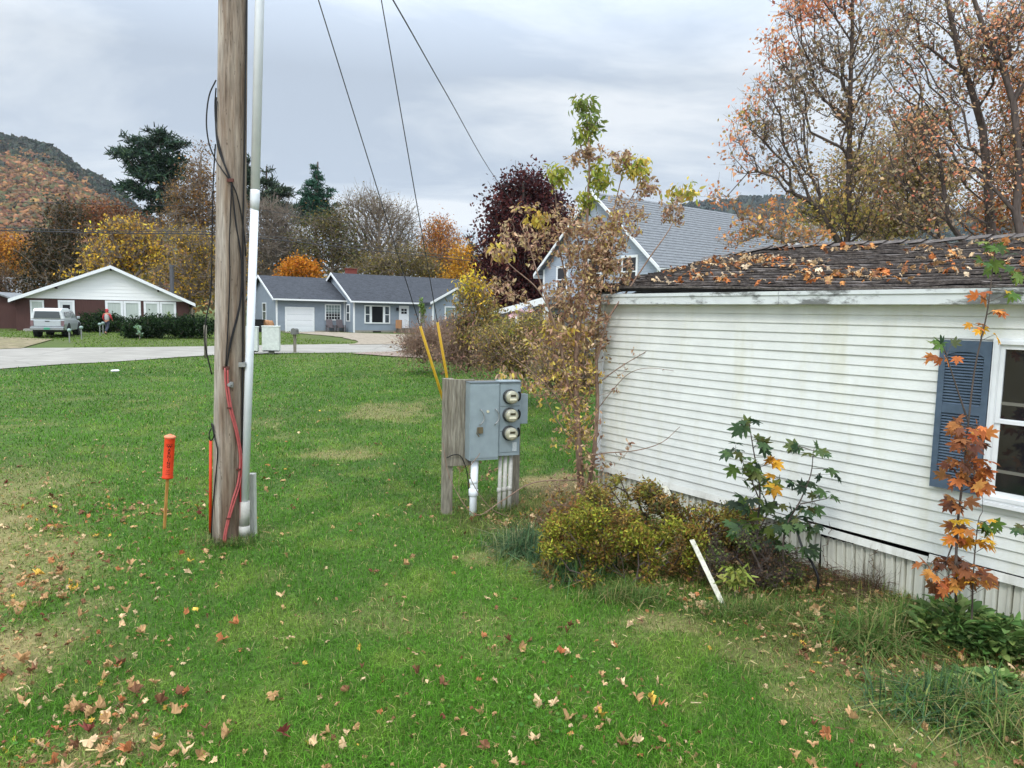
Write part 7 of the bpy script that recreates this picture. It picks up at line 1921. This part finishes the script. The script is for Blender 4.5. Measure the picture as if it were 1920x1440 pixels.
def where(X, Y):
    if wdist(X, Y) < 1.1: return 'beside the mobile home'
    u_ = X / Y
    lr_ = 'left' if u_ < -.35 else ('right' if u_ > .3 else 'middle')
    dp = 'nearest the camera' if Y < 5.2 else ('level with the pole foot' if Y > 7.2 else 'halfway to the pole')
    return f'{lr_} lawn, {dp}'
picked = []
for i in order[:NI]:
    cn = names[cls[i]]; sh_ = int(rng.integers(0, 4))
    o = bpy.data.objects.new('fallen_leaf', leafm[(cn, sh_)]); COL.objects.link(o)
    o.location = (float(x[i]), float(y[i]), float(zg(x[i], y[i])) + .014 + .022 * rng.random()); o.scale = (sizes[i],) * 3
    o.rotation_euler = (rng.normal() * .4, rng.normal() * .4, rng.random() * 6.28)
    picked.append((where(x[i], y[i]), adj[cn], x[i] / y[i], o))
ORD = ['', 'second ', 'third ', 'fourth ', 'fifth ', 'sixth ', 'seventh ', 'eighth ', 'ninth ', 'tenth ', 'eleventh ', 'twelfth ', 'thirteenth ', 'fourteenth ', 'fifteenth ', 'sixteenth ', 'seventeenth ', 'eighteenth ', 'nineteenth ', 'twentieth ']
zones = {}
for w2, a2, u2, o in sorted(picked, key=lambda q: q[2]): zones.setdefault((w2, a2), []).append(o)
for (w2, a2), os_ in zones.items():
    m2_ = len(os_)
    for k, o in enumerate(os_):
        if m2_ == 1: pre = 'only '
        elif k < min(20, (m2_ + 1) // 2): pre = ORD[k] + ('leftmost ' if k == 0 else 'from left, ')
        else: kk_ = m2_ - 1 - k; pre = (ORD[kk_] if kk_ < 20 else 'central ') + ('rightmost ' if kk_ == 0 else 'from right, ')
        tag(o, f'{pre}{a2} fallen leaf {w2}', 'fallen leaf', 'fallen maple leaves on the lawn')
rest = order[NI:]
parts = []
xr, yr_ = x[rest], y[rest]
extra = 9000
ex_, ey_, er = sector(extra, 2.4, 16, R(52)); kq = (rng.random(extra) < leaf_density(ex_, ey_) * .8) & (wdist(ex_, ey_) > .02); 
sx_ = rng.uniform(-.6, 6.3, 2600); so_ = rng.random(2600) ** 1.0 * 2.0 + .03
bw = np.array([W3(a, 0, b)[:2] for a, b in zip(sx_, so_)])
X = np.concatenate([xr, ex_[kq], bw[:, 0]]); Y = np.concatenate([yr_, ey_[kq], bw[:, 1]])
Z = np.concatenate([np.full(len(xr), .03), np.full(kq.sum(), .025), rng.random(2600) * .05 + .02])
sz = np.concatenate([sizes[rest], .012 + .02 * rng.random(kq.sum()), .016 + .034 * rng.random(2600) ** 1.6])
n = len(X)
pc = np.array([lin(PALS[nm][0]) for nm in names])[rng.choice(len(names), n, p=pw / pw.sum())] * (1 + .25 * rng.normal(size=(n, 1))).clip(.4, 1.6)
T, Fm = maple_t(.5, 1.8, .5); T = T + lr.normal(size=T.shape) * .12
v, f, c = scatter(T, Fm, np.stack([X, Y, zg(X, Y) + Z], 1), rand_dirs(n, rng) * [1, 1, .5], rand_dirs(n, rng, 1.6), sz, pc)
kind(raw('leaf_litter', v, f, DEADLEAF, None, False, c), 'stuff')
# leaves on the mossy roof
n = 2000
s_ = rng.uniform(.2, 8.5, n); q_ = rng.random(n) * (WID / 2 + .05) - .08
cl = N1(s_ * 1.7, q_ * 3.0, 2); kq = rng.random(n) < sstep(.36, .62, cl); s_, q_ = s_[kq], q_[kq]; n = len(s_)
pos = np.array([roofp(a, b, .075) for a, b in zip(s_, q_)])
pc = np.array([lin(c_) for c_ in [(206, 178, 140), (190, 150, 104), (196, 120, 70), (214, 150, 90), (150, 104, 76), (220, 196, 164)]])[rng.integers(0, 6, n)] * (1 + .15 * rng.normal(size=(n, 1)))
v, f, c = scatter(T, Fm, pos, rand_dirs(n, rng) * [1, 1, .4], rand_dirs(n, rng, 1.5), .022 + .050 * rng.random(n) ** 1.4, pc)
kind(raw('roof_leaf_litter', v, f, DEADLEAF, None, False, c), 'stuff')
# dry needles and chaff in the bed and on bare turf
n = 34000; x, y, r_ = sector(n, 2.4, 14, R(52)); dr, bd = ground_mix(x, y)
kq = (rng.random(n) < np.maximum(dr * .8, bd * .7)) & (wdist(x, y) > .02); x, y = x[kq], y[kq]; n = len(x)
v, f, c = scatter(T_NEED * [1, 3.0, 1], F_NEED, np.stack([x, y, zg(x, y) + .012 + .02 * rng.random(n)], 1), rand_dirs(n, rng) * [1, 1, .25], rand_dirs(n, rng, 1), .03 + .05 * rng.random(n), pick([(156, 132, 92), (136, 110, 76), (108, 84, 62), (168, 148, 106)], n, rng))
kind(raw('dry_thatch', v, f, DEADLEAF, None, False, c), 'stuff')

# =================================================================== HAZE
hz = MB(); hz.b2(-3200, 3200, -120, 3300, -3, 420)
hm_ = bpy.data.materials.new('haze_air'); hm_.use_nodes = True; n = hm_.node_tree; n.nodes.clear()
vo = n.nodes.new('ShaderNodeVolumePrincipled'); vo.inputs['Color'].default_value = (.80, .87, .96, 1); vo.inputs['Density'].default_value = .00006; vo.inputs['Anisotropy'].default_value = .2
oo = n.nodes.new('ShaderNodeOutputMaterial'); n.links.new(vo.outputs[0], oo.inputs['Volume'])
kind(hz.build('haze', hm_), 'stuff')
